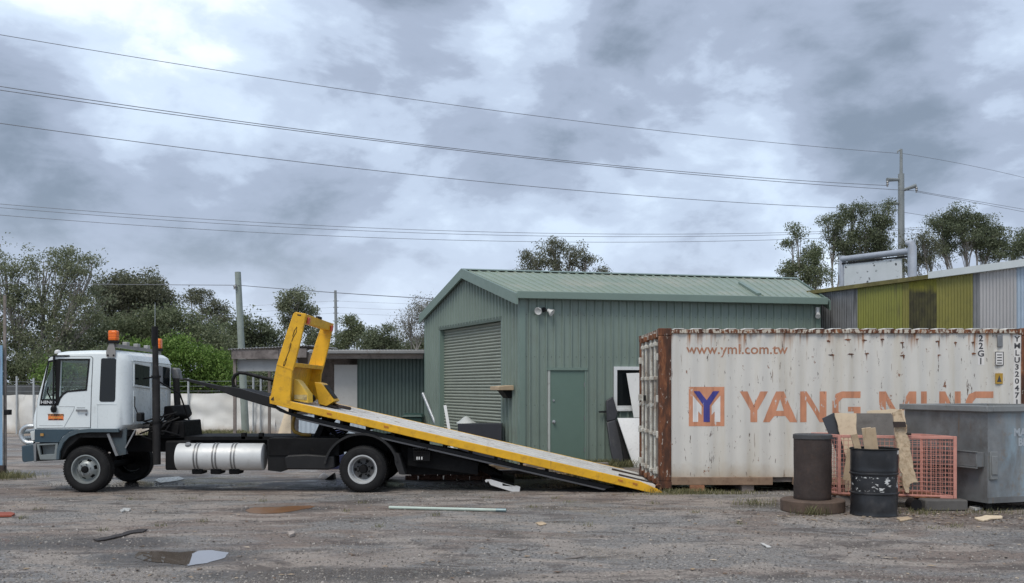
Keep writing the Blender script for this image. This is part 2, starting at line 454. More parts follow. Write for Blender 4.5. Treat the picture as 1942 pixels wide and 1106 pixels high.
# long wall: one ribbed sheet after another, about 0.76 m each
DX0, DX1, DZ = 0.625, 1.475, 2.15
WX0, WX1, WZ0, WZ1 = 2.15, 3.45, 1.27, 2.19
x = 0.0
while x < LW - 0.05:
    x2 = min(x + (0.665 if x == 0 else 0.76), LW)
    pr = ribs(x, x2, 0.19, 0.056, 0.042, .42)
    # keep the sheet clear of the door and window openings
    segs = []
    for (a, b, z0, z1) in ((DX0, DX1, 0.0, DZ), (WX0, WX1, WZ0, WZ1)):
        if x < b and x2 > a: segs.append((max(a, x), min(b, x2), z0, z1))
    cuts = sorted({x, x2, *[s[0] for s in segs], *[s[1] for s in segs]})
    for a, b in zip(cuts[:-1], cuts[1:]):
        if b - a < 0.004: continue
        p2 = ribs(a, b, 0.19, 0.056, 0.042, .42)
        hit = [s for s in segs if s[0] <= a + 1e-4 and s[1] >= b - 1e-4]
        if not hit: sheet(MB(), p2, lambda q: 0.0, lambda q: EZ, fW).build('wall_sheet', GREEN, shed, smooth=25)
        else:
            z0, z1 = hit[0][2], hit[0][3]
            if z0 > 0.01: sheet(MB(), p2, lambda q: 0.0, lambda q, z0=z0: z0, fW).build('wall_sheet', GREEN, shed, smooth=25)
            sheet(MB(), p2, lambda q, z1=z1: z1, lambda q: EZ, fW).build('wall_sheet', GREEN, shed, smooth=25)
    x = x2
# gable wall
GD0, GD1, GDZ = 0.97, 5.17, 3.33
def ztop(q): return EZ + (RZ - EZ) * (1 - abs(2 * q / LG - 1)) - 0.02
x = 0.0
edges = [0.0, 0.475, GD0, 1.615, 2.375, 3.135, 3.895, 4.655, GD1, 5.795, LG]
for a, b in zip(edges[:-1], edges[1:]):
    mb = MB()
    inside = a >= GD0 - 1e-3 and b <= GD1 + 1e-3
    mid = LG / 2
    pr = ribs(a, b, 0.19, 0.056, 0.042, .42)
    if a < mid < b: pr = sorted(pr + [(mid, 0.0)])
    sheet(mb, pr, (lambda q: GDZ) if inside else (lambda q: 0.0), ztop, fG)
    mb.build('wall_sheet', GREEN, shed, smooth=25)
# rows of roofing screws along the girts
mb = MB()
for z in (0.45, 1.35, 2.42, 3.35):
    k = 1
    while k * .19 < LW - .05:
        q = k * .19; k += 1
        if (DX0 - .05 < q < DX1 + .05 and z < DZ) or (WX0 - .05 < q < WX1 + .05 and WZ0 - .1 < z < WZ1 + .1): continue
        mb.lathe([(0, .008), (.009, .006), (.011, 0)], fW(q - .07, .0005, z), nW, 6)
mb.build('screw_rows', paint('screw_dark', (.09, .11, .10), .6), shed)['kind'] = 'stuff'
# hidden walls, inside lining
LR_ = (S3 - S1).length; dR_ = (S3 - S1).normalized(); mb = MB(); sheet(mb, ribs(0, LR_ / 2, 0.19, 0.046, 0.03) + ribs(LR_ / 2, LR_, 0.19, 0.046, 0.03)[1:], lambda q: 0.0, lambda q: EZ + (RZ - EZ) * (1 - abs(2 * q / LR_ - 1)) - .02, lambda x, d, z: S1 + dR_ * x + Vector((dR_.y, -dR_.x, 0)) * d + Vector((0, 0, z))); mb.build('wall_sheet', GREEN, shed, smooth=25)
mb = MB(); sheet(mb, ribs(0, LW + 3.2, 0.19, 0.046, 0.03), lambda q: 0.0, lambda q: EZ, lambda x, d, z: S2 + dW * x - nW * d + Vector((0, 0, z))); mb.build('wall_sheet', GREEN, shed, smooth=25)
# corner flashings
for p in (S0, S1, S2):
    mb = MB(); c = p + nW * 0.0
    mb.add([p + dW * 0.09 + nW * 0.046, p + nW * 0.046 + nG * 0.046, p + dG * 0.09 + nG * 0.046] if p is S0 else
           [p - dW * 0.09 + nW * 0.036, p + nW * 0.036 + dW * 0.036, p + dG * 0.09 + dW * 0.036] if p is S1 else
           [p - dG * 0.09 + nG * 0.036, p + nG * 0.036 - nW * 0.036, p + dW * 0.09 - nW * 0.036], [])
    vs = list(mb.v); mb = MB()
    mb.add(vs + [v + Vector((0, 0, EZ - 0.03)) for v in vs], [(0, 1, 4, 3), (1, 2, 5, 4)])
    mb.build('corner_flashing', GREEN_TRIM, shed, smooth=0)
# roof: ribbed sheets up each slope, a hip at the far right end
OV = 0.14
def ridge(q): return S0.lerp(S2, 0.5) + dW * (q + max(q, 0) * 1.6 / LW) + Vector((0, 0, RZ + 0.06))
def eaveN(q): return S0 + dW * q + nW * OV + Vector((0, 0, EZ + 0.07 - OV * 0.28))
def eaveF(q): return S2 + dW * (q + max(q, 0) * 3.2 / LW) - nW * OV + Vector((0, 0, EZ + 0.07 - OV * 0.28))
RL0, RL1 = -0.12, LW + 0.15
HIP = 0.0
for side, ev in (('near', eaveN), ('far', eaveF)):
    x = RL0
    while x < RL1 - 0.02:
        x2 = min((0.665 if x == RL0 else x + 0.76), RL1)
        mb = MB()
        nrm = (ridge(0) - ev(0)).cross(dW).normalized()
        if nrm.z < 0: nrm = -nrm
        def fR(q, d, s, ev=ev, nrm=nrm): return ev(q).lerp(ridge(q), s) + nrm * d
        sheet(mb, ribs(x, x2, 0.19, 0.045, 0.024), lambda q: 0.0, lambda q: 1.0, fR)
        mb.build('roof_sheet', GREEN_ROOF, shed, smooth=25)
        x = x2
# ridge cap
mb = MB()
for s, ev in ((1, eaveN), (-1, eaveF)):
    d = (ev(0) - ridge(0)).normalized() * 0.16
    up = Vector((0, 0, 0.034))
    mb.add([ridge(RL0) + up, ridge(RL1) + up, ridge(RL1) + d + up, ridge(RL0) + d + up, ridge(RL0) + up * 1.25, ridge(RL1) + up * 1.25, ridge(RL1) + d + up * 1.25, ridge(RL0) + d + up * 1.25],
           [(3, 2, 1, 0), (4, 5, 6, 7), (0, 1, 5, 4), (1, 2, 6, 5), (2, 3, 7, 6), (3, 0, 4, 7)])
mb.build('ridge_cap', GREEN_TRIM, shed)
# gutter along the near eave
mb = MB()
a, b = S0 + nW * (OV + 0.035) - dW * 0.13, S1 + nW * (OV + 0.035) + dW * 0.12
mb.beam(a + Vector((0, 0, EZ + 0.025)), b + Vector((0, 0, EZ + 0.025)), 0.11, 0.165)
mb.build('gutter', GREEN_TRIM, shed, bevel=0.012)
mb = MB(); mb.beam(S0 + nW * 0.09 + Vector((0, 0, EZ - 0.035)), S1 + nW * 0.09 + Vector((0, 0, EZ - 0.035)), 0.10, 0.02); mb.build('soffit', GREEN_TRIM, shed)
a, b = S2 - nW * (OV + 0.035) - dW * 0.13, S3 - nW * (OV + 0.035) + dW * 0.12
mb = MB(); mb.beam(a + Vector((0, 0, EZ + 0.025)), b + Vector((0, 0, EZ + 0.025)), 0.11, 0.165); mb.build('gutter', GREEN_TRIM, shed, bevel=0.012)
# barge boards on both gables
for q in (RL0 - 0.02, RL1 + 0.02):
    for ev, s in ((eaveN, nW), (eaveF, -nW)):
        mb = MB(); p0 = ev(q) + s * 0.08 + Vector((0, 0, -0.03)); p1 = ridge(q) + Vector((0, 0, -0.01))
        n = dW * (0.025 if q < 0 else 0.012)
        dn = Vector((0, 0, -0.19))
        mb.hexa([p0 + dn - n, p1 + dn - n, p1 + dn + n, p0 + dn + n, p0 - n + Vector((0, 0, .05)), p1 - n + Vector((0, 0, .05)), p1 + n + Vector((0, 0, .05)), p0 + n + Vector((0, 0, .05))])
        mb.build('barge_board', GREEN_TRIM, shed)
# patch flashing on the roof near its right end
mb = MB(); mb.beam(eaveN(5.75).lerp(ridge(5.75), 0.12) + Vector((0, 0, 0.06)), eaveN(5.75).lerp(ridge(5.75), 0.62) + Vector((0, 0, 0.06)), 0.10, 0.05); mb.build('roof_flashing', GREEN_TRIM, shed)
# roller door: curtain of rolled slats set back in the opening
curtain = MB(); ns = 42; vs, fs = [], []
zl = []
for i in range(ns):
    z0 = 0.02 + (GDZ - 0.06) * i / ns; h = (GDZ - 0.06) / ns
    zl += [(z0, -0.035), (z0 + h * 0.18, -0.005), (z0 + h * 0.5, 0.008), (z0 + h * 0.8, -0.005), (z0 + h * 0.93, -0.038)]
for z, d in zl:
    vs += [fG(GD0 + 0.03, d - 0.09, z), fG(GD1 - 0.03, d - 0.09, z)]
fs = [(2 * i, 2 * i + 1, 2 * i + 3, 2 * i + 2) for i in range(len(zl) - 1)]
curtain.add(vs, fs)
rd = curtain.build('roller_door', ROLLER, shed, smooth=60, fix=False)
for q0, q1 in ((GD0 - 0.03, GD0 + 0.06), (GD1 - 0.06, GD1 + 0.03)):
    mb = MB(); mb.hexa([fG(q0, -0.14, 0), fG(q1, -0.14, 0), fG(q1, 0.034, 0), fG(q0, 0.034, 0), fG(q0, -0.14, GDZ), fG(q1, -0.14, GDZ), fG(q1, 0.034, GDZ), fG(q0, 0.034, GDZ)])
    mb.build('door_guide', GREEN_TRIM, shed)
mb = MB(); mb.hexa([fG(GD0 - .03, -0.16, GDZ - .05), fG(GD1 + .03, -0.16, GDZ - .05), fG(GD1 + .03, 0.036, GDZ - .05), fG(GD0 - .03, 0.036, GDZ - .05), fG(GD0 - .03, -0.16, GDZ + .05), fG(GD1 + .03, -0.16, GDZ + .05), fG(GD1 + .03, 0.036, GDZ + .05), fG(GD0 - .03, 0.036, GDZ + .05)])
mb.build('door_head', paint('door_head_dark', (0.09, 0.12, 0.10), 0.6), shed)
# side door, slightly ajar frame, knob
DOORG = paint('side_door_green', (0.125, 0.19, 0.16), 0.4, var=0.05, dirt=0.1, dirtcol=(0.09, 0.13, 0.11), scale=1.4)
mb = MB(); mb.hexa([fW(DX0 + .03, -0.02, .02), fW(DX1 - .03, -0.02, .02), fW(DX1 - .03, 0.02, .02), fW(DX0 + .03, 0.02, .02), fW(DX0 + .03, -0.02, DZ - .03), fW(DX1 - .03, -0.02, DZ - .03), fW(DX1 - .03, 0.02, DZ - .03), fW(DX0 + .03, 0.02, DZ - .03)])
dr = mb.build('door', DOORG, shed)
mb = MB(); mb.lathe([(0.0, 0.075), (0.022, 0.073), (0.034, 0.055), (0.03, 0.035), (0.013, 0.03), (0.013, 0.005), (0.04, 0.004), (0.04, 0.0), (0, 0)], fW(DX0 + .11, 0.022, 0.98), nW, 16); mb.build('door_knob', GALV, dr)
for z in (.35, 1.05, 1.80):
    mb = MB(); mb.cyl(fW(DX1 - .03, .034, z - .05), fW(DX1 - .03, .034, z + .05), .012, n=8); mb.build('hinge', GREYMETAL, dr)
mb = MB(); mb.lathe([(0.0, 0.02), (0.022, 0.02), (0.026, 0.0), (0, 0)], fW(DX0 + .11, 0.022, 1.45), nW, 12); mb.build('deadlock', GALV, dr)
JAMB = paint('jamb_pale', (0.42, 0.45, 0.42), 0.5, var=0.1, dirt=0.2)
for q0, q1, mt in ((DX0 - .03, DX0 + .028, JAMB), (DX1 - .028, DX1 + .02, GREEN_TRIM)):
    mb = MB(); mb.hexa([fW(q0, -.06, 0), fW(q1, -.06, 0), fW(q1, .040, 0), fW(q0, .040, 0), fW(q0, -.06, DZ), fW(q1, -.06, DZ), fW(q1, .040, DZ), fW(q0, .040, DZ)]); mb.build('door_jamb', mt, shed)
mb = MB(); mb.hexa([fW(DX0 - .05, -.06, DZ - .028), fW(DX1 + .04, -.06, DZ - .028), fW(DX1 + .04, .055, DZ - .028), fW(DX0 - .05, .055, DZ - .028), fW(DX0 - .05, -.06, DZ + .03), fW(DX1 + .04, -.06, DZ + .03), fW(DX1 + .04, .055, DZ + .03), fW(DX0 - .05, .055, DZ + .03)]); mb.build('door_head', GREEN_TRIM, shed)
# window
WFR = paint('window_white', (0.68, 0.70, 0.70), 0.4, var=0.05, dirt=0.15)
fw2 = lambda a, b: fW(a, 0.05, b)
mb = MB(); o_ = [(WX0 - .02, WZ0 - .02), (WX1 + .02, WZ0 - .02), (WX1 + .02, WZ1 + .02), (WX0 - .02, WZ1 + .02)]; i_ = [(WX0 + .055, WZ0 + .06), (WX1 - .055, WZ0 + .06), (WX1 - .055, WZ1 - .055), (WX0 + .055, WZ1 - .055)]
mb.plate(o_, [i_], fw2, -nW * 0.10); wf = mb.build('window', WFR, shed)
mb = MB(); mb.plate(i_, [], lambda a, b: fW(a, -0.01, b), -nW * 0.006); mb.build('pane', DARKGLASS, wf)
mb = MB(); mb.plate([(WX0 - .06, WZ0 - .06), (WX1 + .06, WZ0 - .06), (WX1 + .06, WZ0 - .021), (WX0 - .06, WZ0 - .021)], [], lambda a, b: fW(a, 0.08, b), -nW * 0.12); mb.build('sill', WFR, wf)
# dark floor and lining so the inside reads as unlit room
mb = MB(); mb.add([S0 + Vector((.15, .15, .012)) + dW * .1, S1 + Vector((-.2, .1, .012)), S3 + Vector((-.2, -.1, .012)), S2 + Vector((.2, -.1, .012))], [(0, 1, 2, 3)]); mb.build('floor', DARKTIMBER, shed, smooth=0)

# twin floodlight under the eave
p = fW(0.50, 0.03, 3.46)
t = thing('floodlight', 'twin floodlight mounted under the eave of the green shed', 'floodlight', p)
mb = MB(); mb.lathe([(0, 0.05), (0.05, 0.045), (0.055, 0), (0, 0)], p, nW, 14); mb.build('bracket', BLACK, t)
LAMPW = paint('lamp_white', (0.62, 0.62, 0.60), 0.25, var=0.05)
for sgn, dd in ((-1, Vector((-.35, -.85, -.4))), (1, Vector((.75, -.35, -.55)))):
    c = p + dW * 0.12 * sgn + nW * 0.09 + Vector((0, 0, -0.02 if sgn < 0 else -0.04))
    mb = MB(); mb.tube([p + nW * 0.03, c], 0.016, 8); mb.build('arm', BLACK, t)
    d = dd.normalized(); mb = MB(); mb.lathe([(0, -0.06), (0.035, -0.055), (0.045, 0.0), (0.085, 0.07), (0.08, 0.075), (0.04, 0.05), (0, 0.045)], c, d, 18); mb.build('lamp_head', LAMPW, t)
# pvc elbow vent at the right end of the eave
q = fW(LW - 0.06, 0.06, 3.50); mb = MB(); mb.tube([q + Vector((0, 0, .13)), q + Vector((0, 0, .02)), q + Vector((.0, -.03, -.05)), q + Vector((-.02, -.09, -.09))], [.05, .05, .055, .06], 12)
tag(mb.build('vent_elbow', LAMPW), 'white plastic pipe elbow at the right end of the shed gutter', 'pipe')
# small timber shelf box by the roller door
p = fG(0.62, 0.035, 1.68)
t = thing('wall_shelf', 'small timber shelf box fixed beside the roller door', 'shelf', p)
mb = MB(); mb.hexa([fG(.30, .04, 1.68), fG(.80, .04, 1.68), fG(.80, .40, 1.68), fG(.30, .40, 1.68), fG(.30, .04, 1.79), fG(.80, .04, 1.79), fG(.80, .40, 1.76), fG(.30, .40, 1.76)]); mb.build('shelf_top', TIMBER, t, bevel=.006)
mb = MB(); mb.hexa([fG(.40, .04, 1.50), fG(.70, .04, 1.50), fG(.70, .12, 1.50), fG(.40, .12, 1.50), fG(.40, .04, 1.68), fG(.70, .04, 1.68), fG(.70, .28, 1.68), fG(.40, .28, 1.68)]); mb.build('shelf_bracket', BLACK, t)

# ================================================================== LOW SHED (left of the green shed)
low = thing('low_shed', 'low grey roofed lean-to shed with green corrugated front', 'shed', (-5.2, 30, 0))
YL = 27.6
DGREEN = paint('lean_to_green', (0.078, 0.112, 0.098), 0.5, var=0.1, dirt=0.2, dirtcol=(0.05, 0.07, 0.06))
x0, x1 = (678 - CX) / FPX * YL, (809 - CX) / FPX * YL
edges = [x0, x0 + 0.72, x0 + 1.34, x1]
for a, b in zip(edges[:-1], edges[1:]):
    mb = MB(); sheet(mb, corrug(a, b, 0.105, 0.028), lambda q: 0.0, lambda q: 2.72, lambda x, d, z: Vector((x, YL - d - (0.012 if a > edges[0] else 0), z))); mb.build('wall_sheet', DGREEN, low, smooth=50)
CREAM = paint('cream_panel', (0.50, 0.49, 0.46), 0.6, var=0.06, dirt=0.15, dirtcol=(0.33, 0.29, 0.27))
mb = MB(); mb.box((634 - CX) / FPX * YL, x0 - 0.01, YL, YL + 0.05, 0, 2.40); mb.build('wall_panel', CREAM, low)
mb = MB(); mb.box((560 - CX) / FPX * YL, (636 - CX) / FPX * YL, YL + 2.4, YL + 2.5, 0, 2.78); mb.build('back_wall', DARKTIMBER, low)
mb = MB(); mb.box(-7.2, x1 + 0.6, YL + 3.3, YL + 3.4, 0, 2.9); mb.build('back_wall', DARKTIMBER, low)
LEAD = paint('old_roof_iron', (0.24, 0.24, 0.235), 0.55, metal=0.2, var=0.15, dirt=0.3, dirtcol=(0.16, 0.13, 0.11), scale=2)
# roof in two sheets: main and raised left wing
mb = MB(); sheet(mb, corrug(-5.75, x1 + 0.05, 0.09, 0.022), lambda q: 0.0, lambda q: 1.0, lambda x, d, s: Vector((x, 26.95 + s * 4.3, 2.80 + s * 0.10 + d))); mb.build('roof_sheet', LEAD, low, smooth=50)
mb = MB(); sheet(mb, corrug(-8.15, -5.78, 0.09, 0.022), lambda q: 0.0, lambda q: 1.0, lambda x, d, s: Vector((x, 27.2 + s * 4.3, 2.83 + s * 0.10 + (x + 8.15) * 0.045 + d))); mb.build('roof_sheet', LEAD, low, smooth=50)
mb = MB(); mb.beam((-5.75, 26.9, 2.745), (x1 + .05, 26.9, 2.745), 0.10, 0.10); mb.build('gutter', LEAD, low, bevel=.02)
FASC = paint('fascia_timber', (0.20, 0.175, 0.165), 0.85, var=0.3, dirt=0.6, dirtcol=(0.06, 0.05, 0.047), scale=2.2, bmp=.3)
mb = MB(); mb.box(-5.75, x1 - .05, 27.02, 27.07, 2.56, 2.69); mb.build('fascia_board', DARKTIMBER, low)
mb = MB(); mb.box(-8.05, -6.7, 27.24, 27.29, 2.56, 2.82); mb.build('fascia_board', FASC, low)
mb = MB(); mb.box(-6.68, -5.9, 27.24, 27.29, 2.60, 2.86); mb.build('fascia_board', FASC, low)
PALEP = paint('pale_grey_board', (0.36, 0.37, 0.37), 0.7, var=0.1, dirt=0.15)
mb = MB(); mb.box(-7.95, -6.2, 27.45, 27.49, 2.21, 2.555); mb.build('end_panel', PALEP, low)
for xx, yy in ((-8.0, 27.4), (-8.0, 31.3), (-5.85, 27.4), (-5.85, 31.3)):
    mb = MB(); mb.box(xx - .04, xx + .04, yy - .04, yy + .04, 0, 2.78); mb.build('post', DARKTIMBER, low)
for yy in (28.5, 29.6, 30.7):
    mb = MB(); mb.beam((-8.1, yy, 2.75), (x1, yy, 2.72), .05, .10); mb.build('rafter', DARKTIMBER, low)

# ================================================================== FENCE with white shade cloth
fence = thing('yard_fence', 'chain wire fence hung with pale shade cloth behind the truck', 'fence', (-14, 35, 0))
FA, FB, FC_ = Vector((-24.5, 36.5, 0)), Vector((-8.6, 34.6, 0)), Vector((-5.5, 34.4, 0))
m, nt, b = new_mat('shade_cloth'); oc = coords(nt)
c = ramp(nt, noise_(nt, oc, 0.7, 6, 0.6), [(0.3, (0.62, 0.59, 0.53)), (0.55, (0.74, 0.73, 0.69)), (0.75, (0.80, 0.79, 0.77))])
# splashed mud along the hem
sz = nd(nt, 'ShaderNodeSeparateXYZ', i_0=oc).outputs[2]
hem = math_(nt, 'ADD', sz, math_(nt, 'MULTIPLY', noise_(nt, oc, 2.2, 5, 0.6), 0.5))
c = mixc(nt, ramp(nt, hem, [(0.28, 0.75), (0.62, 0.0)]), c, (0.33, 0.24, 0.16))
fold = noise_(nt, mapping(nt, oc, (1, 1, 0.35), (2, 9, 0), (0, R(25), 0)), 2.4, 5, 0.6)
c = mixc(nt, ramp(nt, fold, [(0.62, 0.0), (0.68, 0.35), (0.74, 0.0)]), c, (0.24, 0.22, 0.20))
nt.links.new(c, b.inputs['Base Color']); b.inputs['Roughness'].default_value = 0.75
CLOTH = m
def cloth(a, b, h, seed, name='shade_cloth'):
    mb = MB(); L = (b - a).length; nx, nz = int(L / 0.11), 14; d = (b - a) / nx; n = Vector((d.y, -d.x, 0)).normalized()
    vs, fs = [], []
    for i in range(nx + 1):
        for k in range(nz + 1):
            p = a + d * i; z = h * k / nz
            s = i * d.length
            sag = 0.10 * mnoise.noise(Vector((s * 0.4, seed, 0))) * (k / nz) + 0.05 * mnoise.noise(Vector((s * 1.3, seed + 5, 0))) * (k / nz)
            off = 0.10 * mnoise.noise(Vector((s * 0.55, z * 0.7, seed))) + 0.07 * mnoise.noise(Vector((s * 1.2 + z * 1.2, z * 2.2, seed + 3))) + 0.03 * mnoise.noise(Vector((s * 3.3, z * 4, seed)))
            q = p + n * (0.07 + off); vs.append((q.x, q.y, z * (1 + sag / h) + 0.01))
    for i in range(nx):
        for k in range(nz): fs.append((i * (nz + 1) + k, (i + 1) * (nz + 1) + k, (i + 1) * (nz + 1) + k + 1, i * (nz + 1) + k + 1))
    mb.add(vs, fs); return mb.build(name, CLOTH, fence, smooth=180, fix=False)
cloth(FA, FA.lerp(FB, 0.56), 1.42, 1.0); cloth(FA.lerp(FB, 0.56), FB, 1.50, 7.0); cloth(FB + Vector((0, .02, 0)), FC_, 1.46, 12.0)
POSTM = paint('fence_post', (0.48, 0.50, 0.50), 0.5, metal=0.3, var=0.1, dirt=0.1)
nrm = Vector((FB.y - FA.y, -(FB.x - FA.x), 0)).normalized()
for u, vt in ((37, 714), (68, 717), (360, 717), (484, 712), (498, 712)):
    # nearest point on the fence line for that column
    best = min((FA.lerp(FB, k / 400) for k in range(480)), key=lambda q: abs(CX + q.x / q.y * FPX - u))
    q = best + nrm * 0.16
    zt = CAMH + (HY - vt) / FPX * q.y
    mb = MB(); mb.cyl(q, q + Vector((0.0, 0, zt)), 0.035, n=10); mb.build('post', POSTM, fence)
mb = MB()
for z in (1.62, 1.80, 1.98):
    mb.tube([FA + Vector((0, 0, z)), FA.lerp(FB, .5) + Vector((0, 0, z - .03)), FB + Vector((0, 0, z))], 0.006, 4)
mb.build('fence_wire', GALV, fence)
DARKCLOTH = paint('grey_mesh_band', (0.10, 0.105, 0.105), 0.8, var=0.2)
mb = MB()
a, b2 = FA, FA.lerp(FB, 0.42)
mb.hexa([a + Vector((0, .10, 1.2)), b2 + Vector((0, .10, 1.2)), b2 + Vector((0, .12, 1.2)), a + Vector((0, .12, 1.2)), a + Vector((0, .10, 1.86)), b2 + Vector((0, .10, 1.84)), b2 + Vector((0, .12, 1.84)), a + Vector((0, .12, 1.86))]); mb.build('mesh_band', DARKCLOTH, fence)

# ================================================================== NEIGHBOURING SHED (right)
nb = thing('corrugated_shed', 'patchwork corrugated shed with yellow green and grey sheets behind the container', 'shed', (8.6, 21, 0))
N0, N1 = Vector((7.55, 23.3, 0)), Vector((10.35, 17.2, 0))
dN = (N1 - N0).normalized(); LN = (N1 - N0).length; nN = Vector((-abs(dN.y), -abs(dN.x), 0)).normalized()
def sN(u):
    k = (u - CX) / FPX
    return (k * N0.y - N0.x) / (dN.x - k * dN.y)
def fN(x, d, z): return N0 + dN * x + nN * d + Vector((0, 0, z))
ZN0, ZN1 = 4.12, 4.13
def zn(q): return ZN0 + (ZN1 - ZN0) * q / LN - 0.05
OLIVE = paint('olive_sheet', (0.20, 0.205, 0.04), 0.55, var=0.1, dirt=0.2, dirtcol=(0.12, 0.12, 0.03), scale=1.5, streak=0.45, streakcol=(0.11, 0.10, 0.035))
OLIVE2 = paint('olive_sheet_brown', (0.195, 0.18, 0.04), 0.55, var=0.15, dirt=0.3, dirtcol=(0.11, 0.10, 0.03), scale=1.5, streak=0.35, streakcol=(0.10, 0.085, 0.03))
GREYSH = paint('weathered_zinc', (0.19, 0.195, 0.20), 0.6, metal=0.15, var=0.2, scale=2, streak=0.6, streakcol=(0.055, 0.055, 0.055))
ZINC = paint('zinc_sheet', (0.40, 0.39, 0.385), 0.5, metal=0.2, var=0.08, dirt=0.1, dirtcol=(0.3, 0.28, 0.26), scale=1.2)
BLUEZ = paint('blue_zinc', (0.34, 0.42, 0.50), 0.5, metal=0.1, var=0.08)
STAIN = paint('soot_stain', (0.052, 0.047, 0.022), 0.85, var=0.3, dirt=0.3, dirtcol=(0.10, 0.10, 0.03), scale=3)
cols = [(1553, 1627, GREYSH), (1627, 1712, OLIVE), (1712, 1725, OLIVE2), (1778, 1845, OLIVE2), (1845, 1858, GREYSH), (1858, 1928, ZINC), (1927, 2010, BLUEZ)]
for i, (ua, ub, mt) in enumerate(cols):
    a, b = sN(ua), min(sN(ub), LN)
    off = 0.006 * (i % 2)
    mb = MB(); sheet(mb, corrug(a, b, 0.076, 0.019), lambda q: 0.0, zn, lambda x, d, z, off=off: fN(x, d + off, z)); mb.build('wall_sheet', mt, nb, smooth=50)
# sooty sheet: scorched tongue on an olive sheet, one material
m, nt, b = new_mat('sooted_olive'); oc = coords(nt); sp = nd(nt, 'ShaderNodeSeparateXYZ', i_0=oc)
nz_ = noise_(nt, oc, 3.0, 6, 0.6)
top = ramp(nt, math_(nt, 'ADD', sp.outputs[2], math_(nt, 'MULTIPLY', nz_, 0.5)), [(0.0, 1.0), (1.0, 1.0)])
oli = ramp(nt, nz_, [(0.3, (0.16, 0.15, 0.024)), (0.7, (0.23, 0.215, 0.028))])
hz = math_(nt, 'SUBTRACT', 4.12, math_(nt, 'ADD', sp.outputs[2], math_(nt, 'MULTIPLY', nz_, 0.35)))
edge = math_(nt, 'MULTIPLY', hz, 6.0, True)
c = mixc(nt, edge, oli, ramp(nt, noise_(nt, oc, 5, 6, 0.7), [(0.35, (0.030, 0.027, 0.014)), (0.65, (0.075, 0.07, 0.025))]))
nt.links.new(c, b.inputs['Base Color']); b.inputs['Roughness'].default_value = 0.8
mb = MB(); sheet(mb, corrug(sN(1725), sN(1778), 0.076, 0.019), lambda q: 0.0, zn, lambda x, d, z: fN(x, d + 0.004, z)); mb.build('wall_sheet', m, nb, smooth=50, label='olive sheet blackened by soot')
MOSS = paint('mossy_edge', (0.14, 0.125, 0.045), 0.85, var=0.3, dirt=0.4, dirtcol=(0.27, 0.20, 0.11), scale=4, bmp=.5)
sM = sN(1770)
mb = MB(); mb.hexa([fN(-.35, -.3, zn(0) - .02), fN(sM, -.3, zn(sM) - .02), fN(sM, .10, zn(sM) - .02), fN(-.35, .10, zn(-.35) - .02), fN(-.35, -.3, zn(0) + .07), fN(sM, -.3, zn(sM) + .07), fN(sM, .10, zn(sM) + .07), fN(-.35, .10, zn(-.35) + .07)]); mb.build('roof_edge', MOSS, nb)
mb = MB(); mb.hexa([fN(sM - .03, -.2, zn(sM) - .02), fN(LN, -.2, zn(LN) - .02), fN(LN, .12, zn(LN) - .02), fN(sM - .03, .12, zn(sM) - .02), fN(sM - .03, -.2, zn(sM) + .12), fN(LN, -.2, zn(LN) + .12), fN(LN, .12, zn(LN) + .12), fN(sM - .03, .12, zn(sM) + .12)]); mb.build('barge_flashing', paint('pale_flashing', (0.58, 0.62, 0.62), 0.4, var=.05), nb)
BW = Vector((4.5, 2.06, 0))
mb = MB(); mb.add([fN(-.35, 0, zn(0) + .05), fN(LN, 0, zn(LN) + .05), fN(LN, 0, zn(LN) - .35) + BW, fN(-.35, 0, zn(0) - .35) + BW], [(0, 1, 2, 3)]); mb.build('roof_sheet', LEAD, nb)
mb = MB(); a = fN(0, 0, 0); mb.add([a, a + BW, a + BW + Vector((0, 0, 3.6)), a + Vector((0, 0, 3.95))], [(0, 1, 2, 3)]); mb.build('end_wall', GREYSH, nb)
mb = MB(); a = fN(0, .02, 0); mb.cyl(a - dN * .05, a - dN * .05 + Vector((0, 0, 3.9)), .04, n=10); mb.build('down_pipe', BLACK, nb)

# ================================================================== BILLBOARD FRAME
B0, B1 = P(1597, 600, 27.5), P(1730, 600, 24.6)
bb = thing('sign_frame', 'weathered white sign board hung in a grey pipe frame', 'sign', (B0.x, B0.y, 0))
BPIPE = paint('sign_pipe', (0.40, 0.43, 0.48), 0.5, metal=0.2, var=0.12, dirt=0.2, dirtcol=(0.35, 0.28, 0.24), scale=3)
zt0, zt1 = P(1597, 492, 27.5).z, P(1730, 476, 24.6).z
a, b = Vector((B0.x, B0.y, 0)), Vector((B1.x, B1.y, 0))
mb = MB(); mb.cyl(a, a + Vector((0, 0, zt0 + .10)), .085, n=14); mb.build('post', BPIPE, bb)
mb = MB(); mb.tube([b, b + Vector((0, 0, zt1 + .10)), b + Vector((-.03, 0, zt1 + .20)), b + Vector((-.12, .1, zt1 + .24))], [.11, .11, .10, .05], 14); mb.build('post', BPIPE, bb)
mb = MB(); mb.cyl(a + Vector((0, 0, zt0)), b + Vector((0, 0, zt1)), .085, n=14); mb.build('cross_pipe', BPIPE, bb)
d = (b - a).normalized(); n_ = Vector((d.y, -d.x, 0)); L = (b - a).length
m, nt, b_ = new_mat('sign_face'); oc = coords(nt)
c = ramp(nt, noise_(nt, oc, 1.5, 4, .6), [(.3, (.60, .63, .62)), (.7, (.72, .74, .74))])
fl = noise_(nt, mapping(nt, oc, (1, 1, 1.6), (4, 1, 2), (0, R(40), 0)), 5.5, 4, .6)
msk = ramp(nt, noise_(nt, mapping(nt, oc, (1, 1, 1), (0.8, 0, 2.4)), 1.1, 1, .5), [(.50, 0.0), (.56, 1.0)])
c = mixc(nt, math_(nt, 'MULTIPLY', ramp(nt, fl, [(.60, 0), (.65, 1)]), msk), c, (.05, .05, .05))
